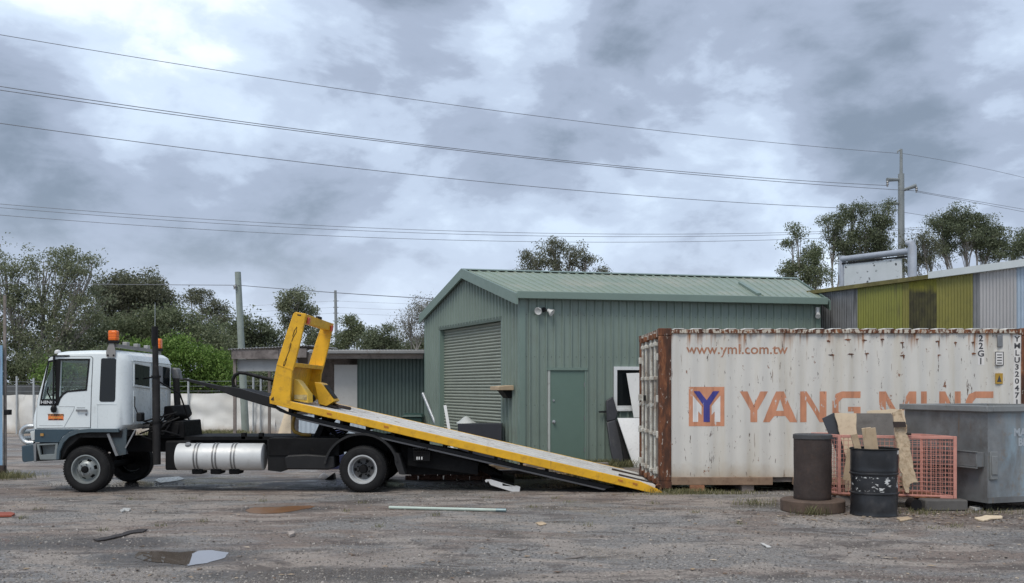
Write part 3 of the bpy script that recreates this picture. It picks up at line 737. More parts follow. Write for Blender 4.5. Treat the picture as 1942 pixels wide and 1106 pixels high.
c = mixc(nt, math_(nt, 'MULTIPLY', ramp(nt, noise_(nt, mapping(nt, oc, (1, 1, 1), (3, 3, 1)), 2.4, 3, .5), [(.61, 0), (.67, 1)]), .9), c, (.55, .19, .05))
nt.links.new(c, b_.inputs['Base Color'])
mb = MB(); fb = lambda x, z: a + d * x + n_ * 0.03 + Vector((0, 0, z)); k = (zt1 - zt0) / L
mb.plate([(.14, zt0 - .85), (L * .86, zt0 - .85 + k * L * .86), (L * .86, zt0 - .17 + k * L * .86), (.14, zt0 - .17)], [], fb, -n_ * .05); mb.build('sign_panel', m, bb)
mb = MB(); mb.beam(fb(.05, zt0 - .13), fb(L * .97, zt0 - .13 + k * L), .05, .05); mb.beam(fb(L * .93, zt0 - 1.5), fb(L * .93, zt0 - .1 + k * L), .16, .04); mb.build('inner_rail', BLACK, bb)

# ================================================================== POLES
def pole_tall():
    Y = 60.0; c = P(1709, 735, Y); x = c.x
    z = lambda v: CAMH + (HY - v) / FPX * Y
    t = thing('power_pole', 'tall grey steel power pole with three short arms above the sheds', 'power pole', (x, Y, 0))
    mb = MB(); mb.tube([(x + .02, Y, 0), (x, Y, z(330))], [.24, .19], 14); mb.build('shaft', CONCPOLE, t)
    mb = MB(); mb.tube([(x, Y, z(330)), (x, Y, z(283))], [.10, .085], 10); mb.build('top_mast', CONCPOLE, t)
    mb = MB(); mb.tube([(x, Y, z(284)), (x - .22, Y, z(287)), (x - .22, Y, z(291))], .05, 6); mb.build('hook', CONCPOLE, t)
    for (u0, v0, u1, v1) in ((1705, 341, 1683, 341), (1713, 361, 1738, 352), (1705, 386, 1684, 386)):
        p, q = P(u0, v0, Y), P(u1, v1, Y - 0.5)
        mb = MB(); mb.tube([p, q], [.09, .13], 8); ar = mb.build('arm', CONCPOLE, t)
        mb = MB(); mb.lathe([(0, 0), (.05, 0), (.09, -.1), (.05, -.15), (.09, -.22), (.05, -.28), (.06, -.36), (0, -.36)], q + Vector((0, 0, -.08)), (0, 0, 1), 8); mb.build('insulator', GREYMETAL, ar)
pole_tall()
def pole_timber():
    Y = 33.6; b, tp = P(466, 820, Y), P(451, 516, Y); b.z = 0
    t = thing('timber_power_pole', 'weathered timber power pole behind the lean-to shed', 'power pole', b)
    mb = MB(); mb.tube([b, tp], [.135, .105], 14); mb.build('shaft', POLE_TIMBER, t)
    q = P(446, 541, Y - .15); mb = MB(); mb.tube([P(452, 541, Y), q], .03, 8); mb.lathe([(0, .0), (.05, 0), (.07, -.05), (.05, -.09), (.06, -.14), (0, -.14)], q, (0, 0, 1), 10); mb.build('insulator', GREYMETAL, t)
pole_timber()
def pole_far():
    Y = 95.0; b, tp = P(640, 735, Y), P(636, 551, Y)
    b.z = 0
    t = thing('distant_power_pole', 'thin distant power pole beyond the low shed roof', 'power pole', b)
    mb = MB(); mb.tube([b, tp], [.20, .13], 10); mb.build('shaft', CONCPOLE, t)
    for v in (571, 583, 594):
        mb = MB(); mb.beam(P(632, v, Y), P(642, v, Y), .08, .08); mb.build('arm', CONCPOLE, t)
pole_far()

# ================================================================== WIRES
def wire(pts, r, label, ext=True, group=None, mat=None):
    """through three photo points given (u, v, Y): a sagging span; extended past the frame edges"""
    a, b, c = [P(*p) for p in pts]
    out = []
    lo, hi = (-0.25, 1.0) if ext is True else ext
    ta = 0.0; tb = (b - a).dot(c - a) / (c - a).length_squared
    sagz = (b.z - (a.z + (c.z - a.z) * tb)) / (tb * (1 - tb))
    for k in range(41):
        t = lo + (hi - lo) * k / 40
        p = a + (c - a) * t; p.z += sagz * t * (1 - t)
        out.append(p)
    mb = MB(); mb.tube(out, r * .72, 5)
    return tag(mb.build('power_line', mat or WIRE, base=(out[0].x, out[0].y, 0)), label, 'cable', group or 'overhead wires')
wire([(0, 66, 40), (970, 199, 48), (1704, 291, 60)], .020, 'topmost single wire running to the top of the tall pole')
wire([(0, 164, 40), (970, 280, 48), (1683, 352, 60)], .024, 'upper wire of the close pair running to the tall pole')
wire([(0, 171, 40), (970, 286, 48), (1734, 362, 60)], .024, 'lower wire of the close pair running to the tall pole')
wire([(0, 234, 40), (970, 338, 48), (1684, 398, 60)], .022, 'single wire running to the lowest arm of the tall pole')
wire([(1710, 291, 60), (1820, 313, 64), (1942, 337, 68)], .018, 'top wire leaving the tall pole to the right', (0, 1.4))
wire([(1738, 362, 60), (1840, 381, 64), (1942, 397, 68)], .020, 'upper wire of the pair leaving the tall pole to the right', (0, 1.4))
wire([(1738, 364, 60), (1840, 384, 64), (1942, 402, 68)], .020, 'lower wire of the pair leaving the tall pole to the right', (0, 1.4))
wire([(1684, 398, 60), (1810, 420, 64), (1942, 441, 68)], .018, 'wire leaving the lowest arm of the tall pole to the right', (0, 1.4))
for v0, v1, v2, w in ((387, 431, 441, 'upper'), (394, 437, 445, 'middle'), (408, 449, 454, 'lowest')):
    wire([(0, v0, 60), (800, v1, 66), (1500, v2, 75)], .022, 'the %s of three near level wires crossing the lower sky' % w, (-0.25, 1.35))
wire([(0, 537, 34), (230, 540, 33.8), (446, 541, 33.45)], .016, 'service cable from the timber pole out to the left', (-.3, 1))
wire([(452, 541, 33.5), (640, 556, 30.5), (824, 567, 27.0)], .016, 'service cable sagging from the timber pole to the green shed', (0, 1))
for i, v in enumerate((571, 583, 594)):
    wire([(400, v + 16 - i * 2, 90), (520, v + 7, 93), (634, v, 95)], .016, '%s faint wire to the left of the distant pole' % ('top', 'middle', 'bottom')[i], (-.5, 1), mat=GALV)
    wire([(640, v, 95), (740, v + 4, 97), (830, v + 7, 99)], .016, '%s faint wire to the right of the distant pole' % ('top', 'middle', 'bottom')[i], (0, 1.3), mat=GALV)

# ================================================================== TREES
BARK = paint('grey_bark', (0.27, 0.25, 0.225), 0.85, var=0.25, dirt=0.3, dirtcol=(0.11, 0.09, 0.075), scale=1.5)
DBARK = paint('dark_bark', (0.085, 0.07, 0.06), 0.9, var=0.3, scale=1.5)
LEAF = {
    'olive': leafmat('leaf_olive', (0.125, 0.148, 0.08), (0.205, 0.23, 0.135), (0.34, 0.355, 0.245)),
    'dark': leafmat('leaf_dark', (0.088, 0.108, 0.06), (0.148, 0.175, 0.10), (0.235, 0.26, 0.17)),
    'brown': leafmat('leaf_brown', (0.095, 0.105, 0.065), (0.155, 0.165, 0.105), (0.25, 0.255, 0.175)),
    'bright': leafmat('leaf_bright', (0.065, 0.125, 0.025), (0.14, 0.235, 0.045), (0.27, 0.38, 0.11)),
    'mid': leafmat('leaf_mid', (0.10, 0.128, 0.066), (0.165, 0.195, 0.105), (0.26, 0.28, 0.175)),
    'grey': leafmat('leaf_grey', (0.15, 0.155, 0.12), (0.24, 0.24, 0.20), (0.34, 0.34, 0.30)),
}
rng = np.random.default_rng(11)
def leaves_mesh(cent, nper, spread, size, droop):
    n = len(cent) * nper
    c = np.repeat(cent, nper, axis=0)
    d = rng.normal(0, 1, (n, 3)); d /= np.linalg.norm(d, axis=1)[:, None]
    sz = np.repeat(rng.uniform(.55, 1.25, len(cent)), nper)[:, None]
    p = c + d * (rng.random(n) ** .5)[:, None] * sz * 1.75 * np.array([spread, spread, spread * 0.75])
    ax = rng.normal(0, 1, (n, 3)); ax[:, 2] -= droop
    ax /= np.linalg.norm(ax, axis=1)[:, None]
    o = rng.normal(0, 1, (n, 3)); o -= ax * (o * ax).sum(1)[:, None]; o /= np.linalg.norm(o, axis=1)[:, None]
    L = (size * rng.uniform(.6, 1.35, n))[:, None]; W = L * rng.uniform(.32, .6, n)[:, None]
    v = np.stack([p - ax * L * .5, p + o * W * .5, p + ax * L * .5, p - o * W * .5], axis=1).reshape(-1, 3)
    return v
def np_quads(name, v, mat, parent, org):
    me = bpy.data.meshes.new(name); n = len(v) // 4
    me.vertices.add(4 * n); me.vertices.foreach_set('co', (v - np.array(org)).astype(np.float32).ravel())
    me.loops.add(4 * n); me.loops.foreach_set('vertex_index', np.arange(4 * n, dtype=np.int32))
    me.polygons.add(n); me.polygons.foreach_set('loop_start', np.arange(0, 4 * n, 4, dtype=np.int32))
    me.polygons.foreach_set('loop_total', np.full(n, 4, dtype=np.int32))
    me.update(calc_edges=True)
    return link(name, me, mat, parent, org)
def tree(name, label, trunk_u, Y, blobs, kind, nclump, nper, bark=BARK, leaf=0.2, spread=0.42, droop=0.4, depth=0.8, trunk_r=0.16, stems=1, dens_k=.8, group='trees beyond the yard'):
    """blobs: (u, v, half width, half height) of foliage masses in photo pixels, set at distance Y with real depth"""
    bx = (trunk_u - CX) / FPX * Y
    t = thing(name, label, 'tree', (bx, Y, 0), group)
    k = Y / FPX; cents = []; sprays = []; tb = MB()
    area = [b[2] * b[3] for b in blobs]; tot = sum(area)
    rnd = random.Random(int(trunk_u * 7 + Y))
    forks = []
    zmin = min(P(b[0], b[1] + b[3], Y).z for b in blobs)
    for s in range(stems):
        lean = rnd.uniform(-.3, .3) * (stems > 1)
        fx = bx + lean * 2 + rnd.uniform(-.2, .2); fz = max(0.5, zmin * rnd.uniform(.35, .6))
        base = Vector((bx + lean * 0.6, Y + rnd.uniform(-.3, .3), -0.05)); f = Vector((fx, Y + rnd.uniform(-.3, .3), fz))
        tb.tube([base, base.lerp(f, .5) + Vector((rnd.uniform(-.1, .1), 0, 0)), f], [trunk_r * 1.05, trunk_r * .8, trunk_r * .6], 8)
        forks.append(f)
    for b, ar in zip(blobs, area):
        c = P(b[0], b[1], Y); rx, rz = b[2] * k, b[3] * k; ry = max(rx, rz) * depth
        c.y += rnd.uniform(-.5, .5) * ry
        f = min(forks, key=lambda q: abs(q.x - c.x) + rnd.uniform(0, .5))
        mid = f.lerp(c, .55) + Vector((rnd.uniform(-.3, .3), rnd.uniform(-.4, .4), rnd.uniform(-.2, .3)))
        low = c + Vector((0, 0, -rz * .35))
        tb.tube([f, mid, low, c + Vector((0, 0, rz * .35))], [trunk_r * .5, trunk_r * .33, trunk_r * .2, trunk_r * .07], 6)
        n = max(4, int(nclump * dens_k * ar / tot))
        d = rng.normal(0, 1, (n, 3)); d /= np.linalg.norm(d, axis=1)[:, None]
        rr = rng.uniform(.25, 1.0, n) ** .6
        q = np.array(c) + d * rr[:, None] * np.array([rx, ry, rz]) * rng.uniform(.86, 1.08, n)[:, None]
        cents.append(q)
        m2 = max(2, n // 3)                      # loose sprays standing off the main mass
        d2 = rng.normal(0, 1, (m2, 3)); d2 /= np.linalg.norm(d2, axis=1)[:, None]
        sprays.append(np.array(c) + d2 * np.array([rx, ry, rz]) * rng.uniform(1.0, 1.35, m2)[:, None])
        for i in range(min(n, 22)):
            e = Vector(q[i]); tb.tube([mid.lerp(low, rnd.random()), (low + e) / 2 + Vector((rnd.uniform(-.2, .2), 0, rnd.uniform(-.05, .25))), e], [trunk_r * .15, trunk_r * .10, trunk_r * .04], 4, cap=False)
    cents = np.concatenate(cents); leaf *= .62; nper = int(nper * 1.6); spread *= .80
    tb.build('trunk', bark, t, smooth=60, fix=False)
    v = np.concatenate([leaves_mesh(cents, int(nper * .85), spread * 1.15, leaf, droop), leaves_mesh(np.concatenate(sprays), int(nper * .22), spread * 1.0, leaf, droop)])
    v[:, 2] = np.maximum(v[:, 2], .03)
    np_quads('crown', v, LEAF[kind], t, ORIGIN[t.name])
    return t
tree('gum_tree', 'large grey olive gum tree with pale limbs at the far left', 60, 46,
     [(-60, 560, 75, 75), (10, 530, 55, 55), (40, 600, 60, 70), (75, 510, 55, 42), (120, 505, 50, 38), (150, 540, 45, 45), (95, 575, 55, 60), (175, 515, 30, 30), (140, 610, 50, 60), (60, 660, 70, 45), (-20, 650, 70, 60), (130, 660, 60, 40), (180, 590, 35, 45), (20, 590, 50, 50)], 'olive', 360, 110, leaf=.19, spread=.38, trunk_r=.2, stems=3, dens_k=.7)
tree('gum_tree', 'dark round topped tree behind the pale gum at the left', 265, 54,
     [(235, 550, 50, 35), (285, 550, 45, 32), (215, 590, 45, 45), (270, 600, 55, 40), (315, 585, 22, 30)], 'brown', 190, 130, leaf=.24, spread=.48)
tree('gum_tree', 'broad olive tree filling the middle above the cab', 250, 50,
     [(170, 640, 65, 45), (230, 640, 60, 40), (290, 625, 60, 38), (350, 640, 55, 38), (400, 650, 50, 45), (330, 600, 35, 22), (250, 690, 70, 40), (150, 690, 60, 40)], 'mid', 270, 120, leaf=.24, spread=.5)
tree('gum_tree', 'small airy gum rising above the trees left of the timber pole', 392, 62,
     [(385, 562, 22, 20), (415, 580, 22, 18), (395, 600, 35, 18), (360, 560, 12, 8), (425, 605, 18, 15)], 'brown', 70, 100, leaf=.2, spread=.33, trunk_r=.13, dens_k=.7)
tree('green_bush', 'bright fresh green bushy tree behind the cab', 350, 41,
     [(320, 665, 40, 25), (370, 690, 50, 38), (410, 700, 28, 30), (345, 720, 45, 30), (290, 690, 30, 28), (110, 715, 35, 28), (265, 655, 26, 12), (420, 720, 30, 24)], 'bright', 200, 110, leaf=.2, spread=.36, trunk_r=.1, bark=DBARK)
tree('dark_tree', 'dark dense tree behind the timber power pole', 450, 56,
     [(430, 640, 45, 32), (480, 632, 40, 30), (510, 650, 30, 28), (450, 690, 60, 42), (515, 690, 38, 32)], 'dark', 170, 140, leaf=.25, spread=.48, bark=DBARK)
tree('gum_tree', 'tall gum with a tight round crown left of the yellow headboard', 545, 66,
     [(563, 565, 30, 16), (552, 585, 22, 16), (582, 585, 18, 20), (535, 580, 10, 8), (545, 615, 14, 12), (570, 615, 20, 16), (598, 640, 26, 24)], 'olive', 90, 110, leaf=.24, spread=.38, trunk_r=.13)
tree('gum_tree', 'slender gum just right of the distant power pole', 672, 70,
     [(665, 612, 18, 12), (680, 630, 18, 14), (655, 640, 24, 18), (640, 660, 20, 14)], 'mid', 70, 110, leaf=.24, spread=.42, trunk_r=.12)
tree('dark_tree', 'dark domed tree above the low shed roof', 725, 60,
     [(727, 640, 30, 20), (705, 655, 30, 18), (752, 655, 25, 18), (725, 665, 45, 15)], 'dark', 90, 130, leaf=.23, spread=.42, bark=DBARK)
tree('bare_tree', 'sparse pale grey tree beside the gable of the green shed', 800, 48,
     [(800, 580, 32, 22), (775, 605, 30, 25), (825, 610, 30, 28), (790, 635, 38, 22), (825, 585, 22, 20)], 'grey', 130, 45, leaf=.14, spread=.38, trunk_r=.10, stems=2)
tree('dark_tree', 'low dark tree at the left edge of the green shed', 820, 55,
     [(825, 650, 30, 14), (800, 660, 30, 12)], 'dark', 60, 110, leaf=.22, spread=.36, bark=DBARK)
tree('gum_tree', 'airy gum tree rising behind the green shed roof', 1060, 52,
     [(1045, 468, 30, 18), (1010, 490, 28, 18), (1080, 482, 32, 20), (1110, 498, 26, 16), (1060, 505, 50, 18), (1000, 510, 22, 14), (1140, 513, 16, 8)], 'brown', 150, 80, leaf=.17, spread=.30, trunk_r=.14, stems=2, dens_k=.62)
tree('gum_tree', 'low rounded gum left of the sign frame', 1535, 50,
     [(1530, 500, 38, 26), (1500, 515, 20, 18), (1545, 525, 40, 20), (1510, 440, 16, 12), (1500, 460, 20, 8), (1545, 470, 14, 14)], 'mid', 120, 90, leaf=.17, spread=.30, trunk_r=.12, stems=2, dens_k=.8)
tree('gum_tree', 'tall gum with several clumps left of the tall power pole', 1605, 54,
     [(1622, 398, 28, 20), (1585, 425, 26, 24), (1600, 455, 30, 24), (1665, 420, 26, 24), (1640, 450, 30, 28), (1672, 460, 26, 24), (1640, 490, 34, 26), (1685, 395, 8, 10), (1600, 480, 18, 16)], 'dark', 200, 100, leaf=.18, spread=.31, trunk_r=.16, stems=3, dens_k=.85)
tree('gum_tree', 'sparse gum just right of the tall power pole', 1745, 56,
     [(1745, 455, 30, 18), (1725, 480, 24, 20), (1765, 480, 28, 20), (1740, 500, 36, 18)], 'brown', 110, 80, leaf=.17, spread=.33, trunk_r=.12, stems=2, dens_k=.6)
tree('gum_tree', 'broad domed gum at the right edge of the sky', 1825, 58,
     [(1820, 410, 36, 18), (1790, 425, 32, 20), (1850, 428, 32, 22), (1830, 450, 45, 24), (1885, 450, 30, 22), (1865, 475, 36, 22), (1790, 470, 26, 18), (1905, 470, 18, 18)], 'dark', 210, 100, leaf=.19, spread=.33, trunk_r=.16, stems=2, dens_k=.88)
tree('gum_tree', 'dark gum cut off by the right edge above the grey shed', 1955, 52,
     [(1945, 465, 30, 20), (1975, 460, 40, 30), (1925, 478, 18, 10)], 'dark', 80, 110, leaf=.2, spread=.34)
tree('green_bush', 'pale lime bush behind the fence seen through the cab window', 130, 42,
     [(125, 715, 22, 22), (150, 720, 18, 18)], 'bright', 50, 120, leaf=.16, spread=.26, trunk_r=.06, bark=DBARK)
tree('hedge_tree', 'low leafy hedge along the fence at the far left', 20, 44,
     [(-30, 700, 60, 42), (40, 705, 50, 40), (100, 700, 45, 42), (170, 715, 40, 38), (210, 700, 40, 45)], 'mid', 200, 110, leaf=.2, spread=.4, trunk_r=.1, stems=2, bark=DBARK)
tree('hedge_tree', 'low dark hedge behind the fence near the timber pole', 440, 43,
     [(440, 720, 40, 28), (500, 725, 40, 26), (390, 735, 50, 20), (560, 720, 40, 30), (610, 715, 40, 30)], 'mid', 150, 110, leaf=.2, spread=.36, trunk_r=.08, bark=DBARK)

# ================================================================== TILT TRAY TRUCK
YT, SC = 15.65, FPX / 15.65
def T(u, v, dy=0.0):
    return Vector(((u - CX) / SC, YT + dy, CAMH + (HY - v) / SC))
TW = 2.45
truck = thing('tow_truck', 'white cab tilt tray tow truck with its yellow tray lowered to the ground', 'tow truck', (-3.2, YT + TW / 2, 0))

# ---- cab shell
cab_prof = [(59, 838), (55.5, 812), (55, 800), (57, 785), (63, 765), (80, 722), (97, 680), (101, 672), (108, 668), (125, 665.5), (170, 664), (215, 664), (228, 667), (238, 673), (243.5, 684), (244, 700), (244, 760), (243, 806), (228, 817), (165, 816), (143, 818), (125, 826), (113, 838)]
CW = 2.12
def cab_station(e, prof, y):
    q = 1 if e >= .24 else math.sqrt(max(0, 1 - (1 - e / .24) ** 2))
    q2 = 1 if e >= .13 else math.sqrt(max(0, 1 - (1 - e / .13) ** 2))
    out = []
    for u, v in prof:
        p = T(u, v, y)
        if u > 214: p.x -= (1 - q) * .20 * min(1, (u - 214) / 28)
        if u < 104: p.x += (1 - q) * .13
        if v < 690: p.z -= (1 - q2) * .075 * min(1, (690 - v) / 20)
        out.append(p)
    return out
def cab_solid(prof, ins):
    es = [0, .006, .02, .05, .09, .15, .24, .55, CW / 2]
    st = [(e, e) for e in es] + [(e, CW - e) for e in reversed(es[:-1])]
    mb = MB(); n = len(prof); vs, fs = [], []
    for e, y in st:
        y2 = ins + y * (CW - 2 * ins) / CW
        vs += cab_station(e, prof, y2)
    for i in range(len(st) - 1):
        for k in range(n):
            k2 = (k + 1) % n
            fs.append((i * n + k, i * n + k2, (i + 1) * n + k2, (i + 1) * n + k))
    fs.append(tuple(range(n))); fs.append(tuple(range(len(vs) - n, len(vs)))[::-1])
    return mb.add(vs, fs)
cxm, cym = 150.0, 752.0
inner = [(cxm + (u - cxm) * .925, cym + (v - cym) * .90) for u, v in cab_prof]
win_main = [(116, 684), (168, 684), (163, 738), (128, 741), (120, 746), (113, 754)]
win_qtr = [(94, 688), (105, 685.5), (106, 757), (80, 757)]
cut1 = MB(); cut1.plate(win_main, [], lambda a, b: T(a, b, -.3), (0, CW + .6, 0))
cut2 = MB(); cut2.plate(win_qtr, [], lambda a, b: T(a, b, -.3), (0, CW + .6, 0))
cut3 = MB(); wz0, wz1 = T(0, 757).z, T(0, 686).z
cut3.box(T(40, 0).x, T(112, 0).x, YT + .22, YT + CW - .22, wz0, wz1)
def boolean(base, cutters):
    ob = bpy.data.objects.new('b', base.mesh('b', smooth=0)); COL.objects.link(ob); tmp = [ob]
    for c in cutters:
        k = bpy.data.objects.new('c', c.mesh('c', smooth=0)); COL.objects.link(k); tmp.append(k)
        md = ob.modifiers.new('x', 'BOOLEAN'); md.operation = 'DIFFERENCE'; md.solver = 'EXACT'; md.object = k
    dg = bpy.context.evaluated_depsgraph_get(); dg.update()
    me = bpy.data.meshes.new_from_object(ob.evaluated_get(dg))
    for k in tmp: bpy.data.objects.remove(k)
    me.materials.clear()
    return me
me = boolean(cab_solid(cab_prof, 0), [cab_solid(inner, .05), cut1, cut2, cut3])
for v in me.vertices: v.co -= ORIGIN[truck.name]
me.polygons.foreach_set('use_smooth', [True] * len(me.polygons)); me.set_sharp_from_angle(angle=R(30))
cab = link('cab', me, WHITE, truck, ORIGIN[truck.name])
# panes
for poly in (win_main, win_qtr):
    for dy in (.03, CW - .035):
        mb = MB(); mb.plate(poly, [], lambda a, b, dy=dy: T(a, b, dy), (0, .005, 0)); mb.build('window_pane', GLASS, cab)
mb = MB(); mb.plate([(96, 686), (80, 722), (64, 757)], [], lambda a, b: T(a, b, .25), (0, .001, 0))
mb = MB(); p = [T(97, 686, .22), T(65.5, 757, .22), T(65.5, 757, CW - .22), T(97, 686, CW - .22)]; mb.add(p + [x + Vector((.006, 0, 0)) for x in p], [(0, 1, 2, 3), (7, 6, 5, 4), (0, 4, 5, 1), (1, 5, 6, 2), (2, 6, 7, 3), (3, 7, 4, 0)]); mb.build('windscreen', GLASS, cab)
# seats, steering wheel inside
for dy in (.35, 1.35):
    mb = MB(); mb.hexa([T(150, 800, dy), T(178, 800, dy), T(178, 800, dy + .45), T(150, 800, dy + .45), T(164, 728, dy + .03), T(180, 726, dy + .03), T(180, 726, dy + .42), T(164, 728, dy + .42)]); mb.build('seat', DARKIN, truck, bevel=.03)
mb = MB(); c = T(104, 748, 1.5); ring = [c + Vector((math.cos(t) * .09, math.cos(t + 1.57) * .21, math.sin(t + 1.57) * .19)) for t in [2 * math.pi * k / 24 for k in range(25)]]; mb.tube(ring, .016, 6); mb.tube([c, T(90, 790, 1.5)], .02, 6); mb.build('steering_wheel', BLACK, truck)
mb = MB(); mb.hexa([T(66, 800, .15), T(92, 800, .15), T(92, 800, CW - .15), T(66, 800, CW - .15), T(72, 760, .15), T(86, 760, .15), T(86, 760, CW - .15), T(72, 760, CW - .15)]); mb.build('dashboard', DARKIN, truck)
# doors (near and far), proud of the shell by 10 mm
door_out = [(70, 812), (71, 760), (93, 681), (97, 677), (172, 676.5), (176, 680), (173, 745), (171.5, 811)]
trim_out = [(75.5, 769), (78, 752), (92, 684.5), (113, 680.5), (171.5, 680.5), (165.5, 741), (129, 744), (122, 748.5), (115.5, 757), (111, 769)]
for dy, th, nm in ((-.010, (0, .012, 0), 'near'), (CW - .002, (0, .012, 0), 'far')):
    mb = MB(); mb.plate(door_out, [win_main, win_qtr], lambda a, b: T(a, b, dy), th)
    dr = mb.build('door', WHITE, truck, smooth=20, bevel=.004)
    dyt = dy - .006 if nm == 'near' else dy + .012
    if nm == 'near':
        mb = MB(); mb.plate([(122 + (a - 122) * 1.014, 745 + (b - 745) * 1.012) for a, b in door_out], [[(122 + (a - 122) * .98, 745 + (b - 745) * .98) for a, b in door_out]], lambda a, b: T(a, b, -.0035), (0, .003, 0)); mb.build('door_seal', BLACK, dr)
    mb = MB(); mb.plate(trim_out, [win_main, win_qtr], lambda a, b: T(a, b, dyt), (0, .006, 0)); mb.build('window_surround', BLACK, dr)
    if nm == 'near':
        mb = MB(); mb.plate([(146, 776.5), (167, 776.5), (167, 780.5), (146, 780.5)], [], lambda a, b: T(a, b, -.045), (0, .012, 0)); mb.box(T(147, 0).x, T(149.5, 0).x, YT - .034, YT - .01, T(0, 780.5).z, T(0, 776.5).z); mb.box(T(163, 0).x, T(166, 0).x, YT - .034, YT - .01, T(0, 780.5).z, T(0, 776.5).z); mb.build('door_handle', GREYMETAL, dr, bevel=.004)
        mb = MB(); mb.plate([(146, 773), (162, 773), (162, 774.2), (146, 774.2)], [], lambda a, b: T(a, b, -.012), (0, .003, 0)); mb.lathe([(0, .008), (.016, .008), (.018, 0), (0, 0)], T(164, 786, -.01), (0, -1, 0), 12); mb.build('door_lock', GREYMETAL, dr)
        # creases pressed in the door skin
        for ln in ([(112, 771), (142, 771)], [(142, 771), (140, 778), (122, 810)], [(75, 807), (120, 807)]):
            mb = MB(); mb.tube([T(a, b, -.009) for a, b in ln], .006, 5); mb.build('door_crease', paint('crease_grey', (.42, .45, .46), .5), dr)
        MT = Matrix.Translation(T(92.5, 763.2, -.0205)) @ Matrix.Rotation(R(90), 4, 'X')
        text_obj('brand_lettering', 'HINO', MT, paint('lettering_silver', (.62, .63, .63), .4), dr, .072, .0015, 1.35)
        STK = paint('sticker_orange', (.78, .20, .05), .5, var=.05)
        mb = MB(); mb.plate([(92, 785), (121, 785), (121, 797), (92, 797)], [], lambda a, b: T(a, b, -.0135), (0, .003, 0)); mb.build('sticker', STK, dr)
        mb = MB(); mb.plate([(92, 785), (121, 785), (121, 789.5), (92, 789.5)], [], lambda a, b: T(a, b, -.0145), (0, .0009, 0)); mb.build('sticker_band', paint('sticker_pale', (.80, .33, .12), .5), dr)
        INK = paint('ink_black', (.02, .018, .016), .6); INKR = paint('ink_red', (.55, .10, .03), .6)
        text_obj('lettering', "THOMMO'S", Matrix.Translation(T(106.5, 787.2, -.018)) @ Matrix.Rotation(R(90), 4, 'X'), INK, dr, .043, .0015, 1.2)
        text_obj('lettering', 'TOWING', Matrix.Translation(T(106.5, 792.2, -.018)) @ Matrix.Rotation(R(90), 4, 'X'), paint('ink_yellow', (.85, .55, .12), .6), dr, .032, .0005, 1.2)
        mb = MB()
        for k in range(3): mb.plate([(93 + k * 9.4, 794.7), (101 + k * 9.4, 794.7), (101 + k * 9.4, 796.4), (93 + k * 9.4, 796.4)], [], lambda a, b: T(a, b, -.0165), (0, .002, 0))
        mb.build('small_print', INK, dr)
        mb = MB(); mb.tube([T(104, 768, -.02), T(104, 776, -.05)], [.03, .045], 10); mb.lathe([(0, -.06), (.035, -.05), (.05, -.01), (.045, .03), (0, .04)], T(104.5, 776, -.05), (0, 0, 1), 12); mb.build('mirror_mount', BLACK, dr)
        mb = MB(); mb.tube([T(104, 674, -.03), T(103.5, 768, -.045)], .016, 8); mb.tube([T(104, 675, -.03), T(132, 675, -.01)], .012, 6); mb.build('mirror_bar', BLACK, dr)
        mb = MB(); mb.tube([T(97, 756, -.02), T(95, 744, -.09), T(97, 734, -.10)], .012, 6); mb.build('mirror_arm', BLACK, dr)
# rear quarter: raised panel edge + tinted side window
mb = MB(); mb.plate([(192, 681), (195, 679.5), (217, 679.5), (220.5, 682), (218.5, 758), (216, 762), (191, 762), (188.5, 759)], [], lambda a, b: T(a, b, -.006), (0, .006, 0)); mb.build('side_window', DARKGLASS, cab, bevel=.002)
mb = MB(); mb.plate([(184, 766), (221, 766), (221, 767), (185.2, 767), (185.2, 811), (184, 811)], [], lambda a, b: T(a, b, -.006), (0, .008, 0)); mb.build('body_crease', WHITE, cab)
# rear windows on the back wall
xr = T(244, 0).x
for y0, y1 in ((.22, .88), (1.03, 1.86)):
    mb = MB(); pl = [(y0, 1.79), (y1, 1.75), (y1, 2.10), (y0, 2.135)]
    mb.plate(pl, [], lambda a, b: Vector((xr + .001, YT + a, b)), (.007, 0, 0)); mb.build('rear_window', DARKGLASS, cab)
    mb = MB(); ol = [(y0 - .035, 1.755), (y1 + .035, 1.715), (y1 + .035, 2.135), (y0 - .035, 2.17)]; mb.plate(ol, [pl], lambda a, b: Vector((xr + .001, YT + a, b)), (.016, 0, 0)); mb.build('rear_window_frame', WHITE, cab, bevel=.004)
mb = MB()
for y in (.20, .95, 1.7): mb.tube([(xr + .004, YT + y, 1.16), (xr + .004, YT + y, 1.68)], .008, 5)
mb.tube([(xr + .004, YT + .15, 2.19), (xr + .004, YT + 1.95, 2.17)], .010, 5); mb.build('rear_panel_rib', WHITE, cab)
# lower two tone panel and wheel arch lip
mb = MB(); mb.plate([(66, 814), (150, 814), (132, 819), (119, 828), (112, 839), (66, 839)], [], lambda a, b: T(a, b, -.012), (0, .014, 0)); lp = mb.build('lower_panel', BLUEGREY, truck, smooth=20, bevel=.004)
mb = MB(); mb.plate([(78, 822), (84, 822), (84, 827), (78, 827)], [], lambda a, b: T(a, b, -.03), (0, .018, 0)); mb.build('side_indicator', paint('indicator_amber', (.40, .22, .06), .3), lp)
arch_o = [(108, 872), (109, 852), (116, 834), (128, 822), (145, 815), (170, 813), (226, 813), (226, 820), (172, 820), (150, 822), (133, 829), (122, 840), (115, 856), (113.5, 872)]
mb = MB(); mb.plate(arch_o, [], lambda a, b: T(a, b, -.03), (0, .05, 0)); mb.build('wheel_arch', paint('arch_grey', (.06, .088, .105), .45, var=.1, dirt=.2), truck, bevel=.006)
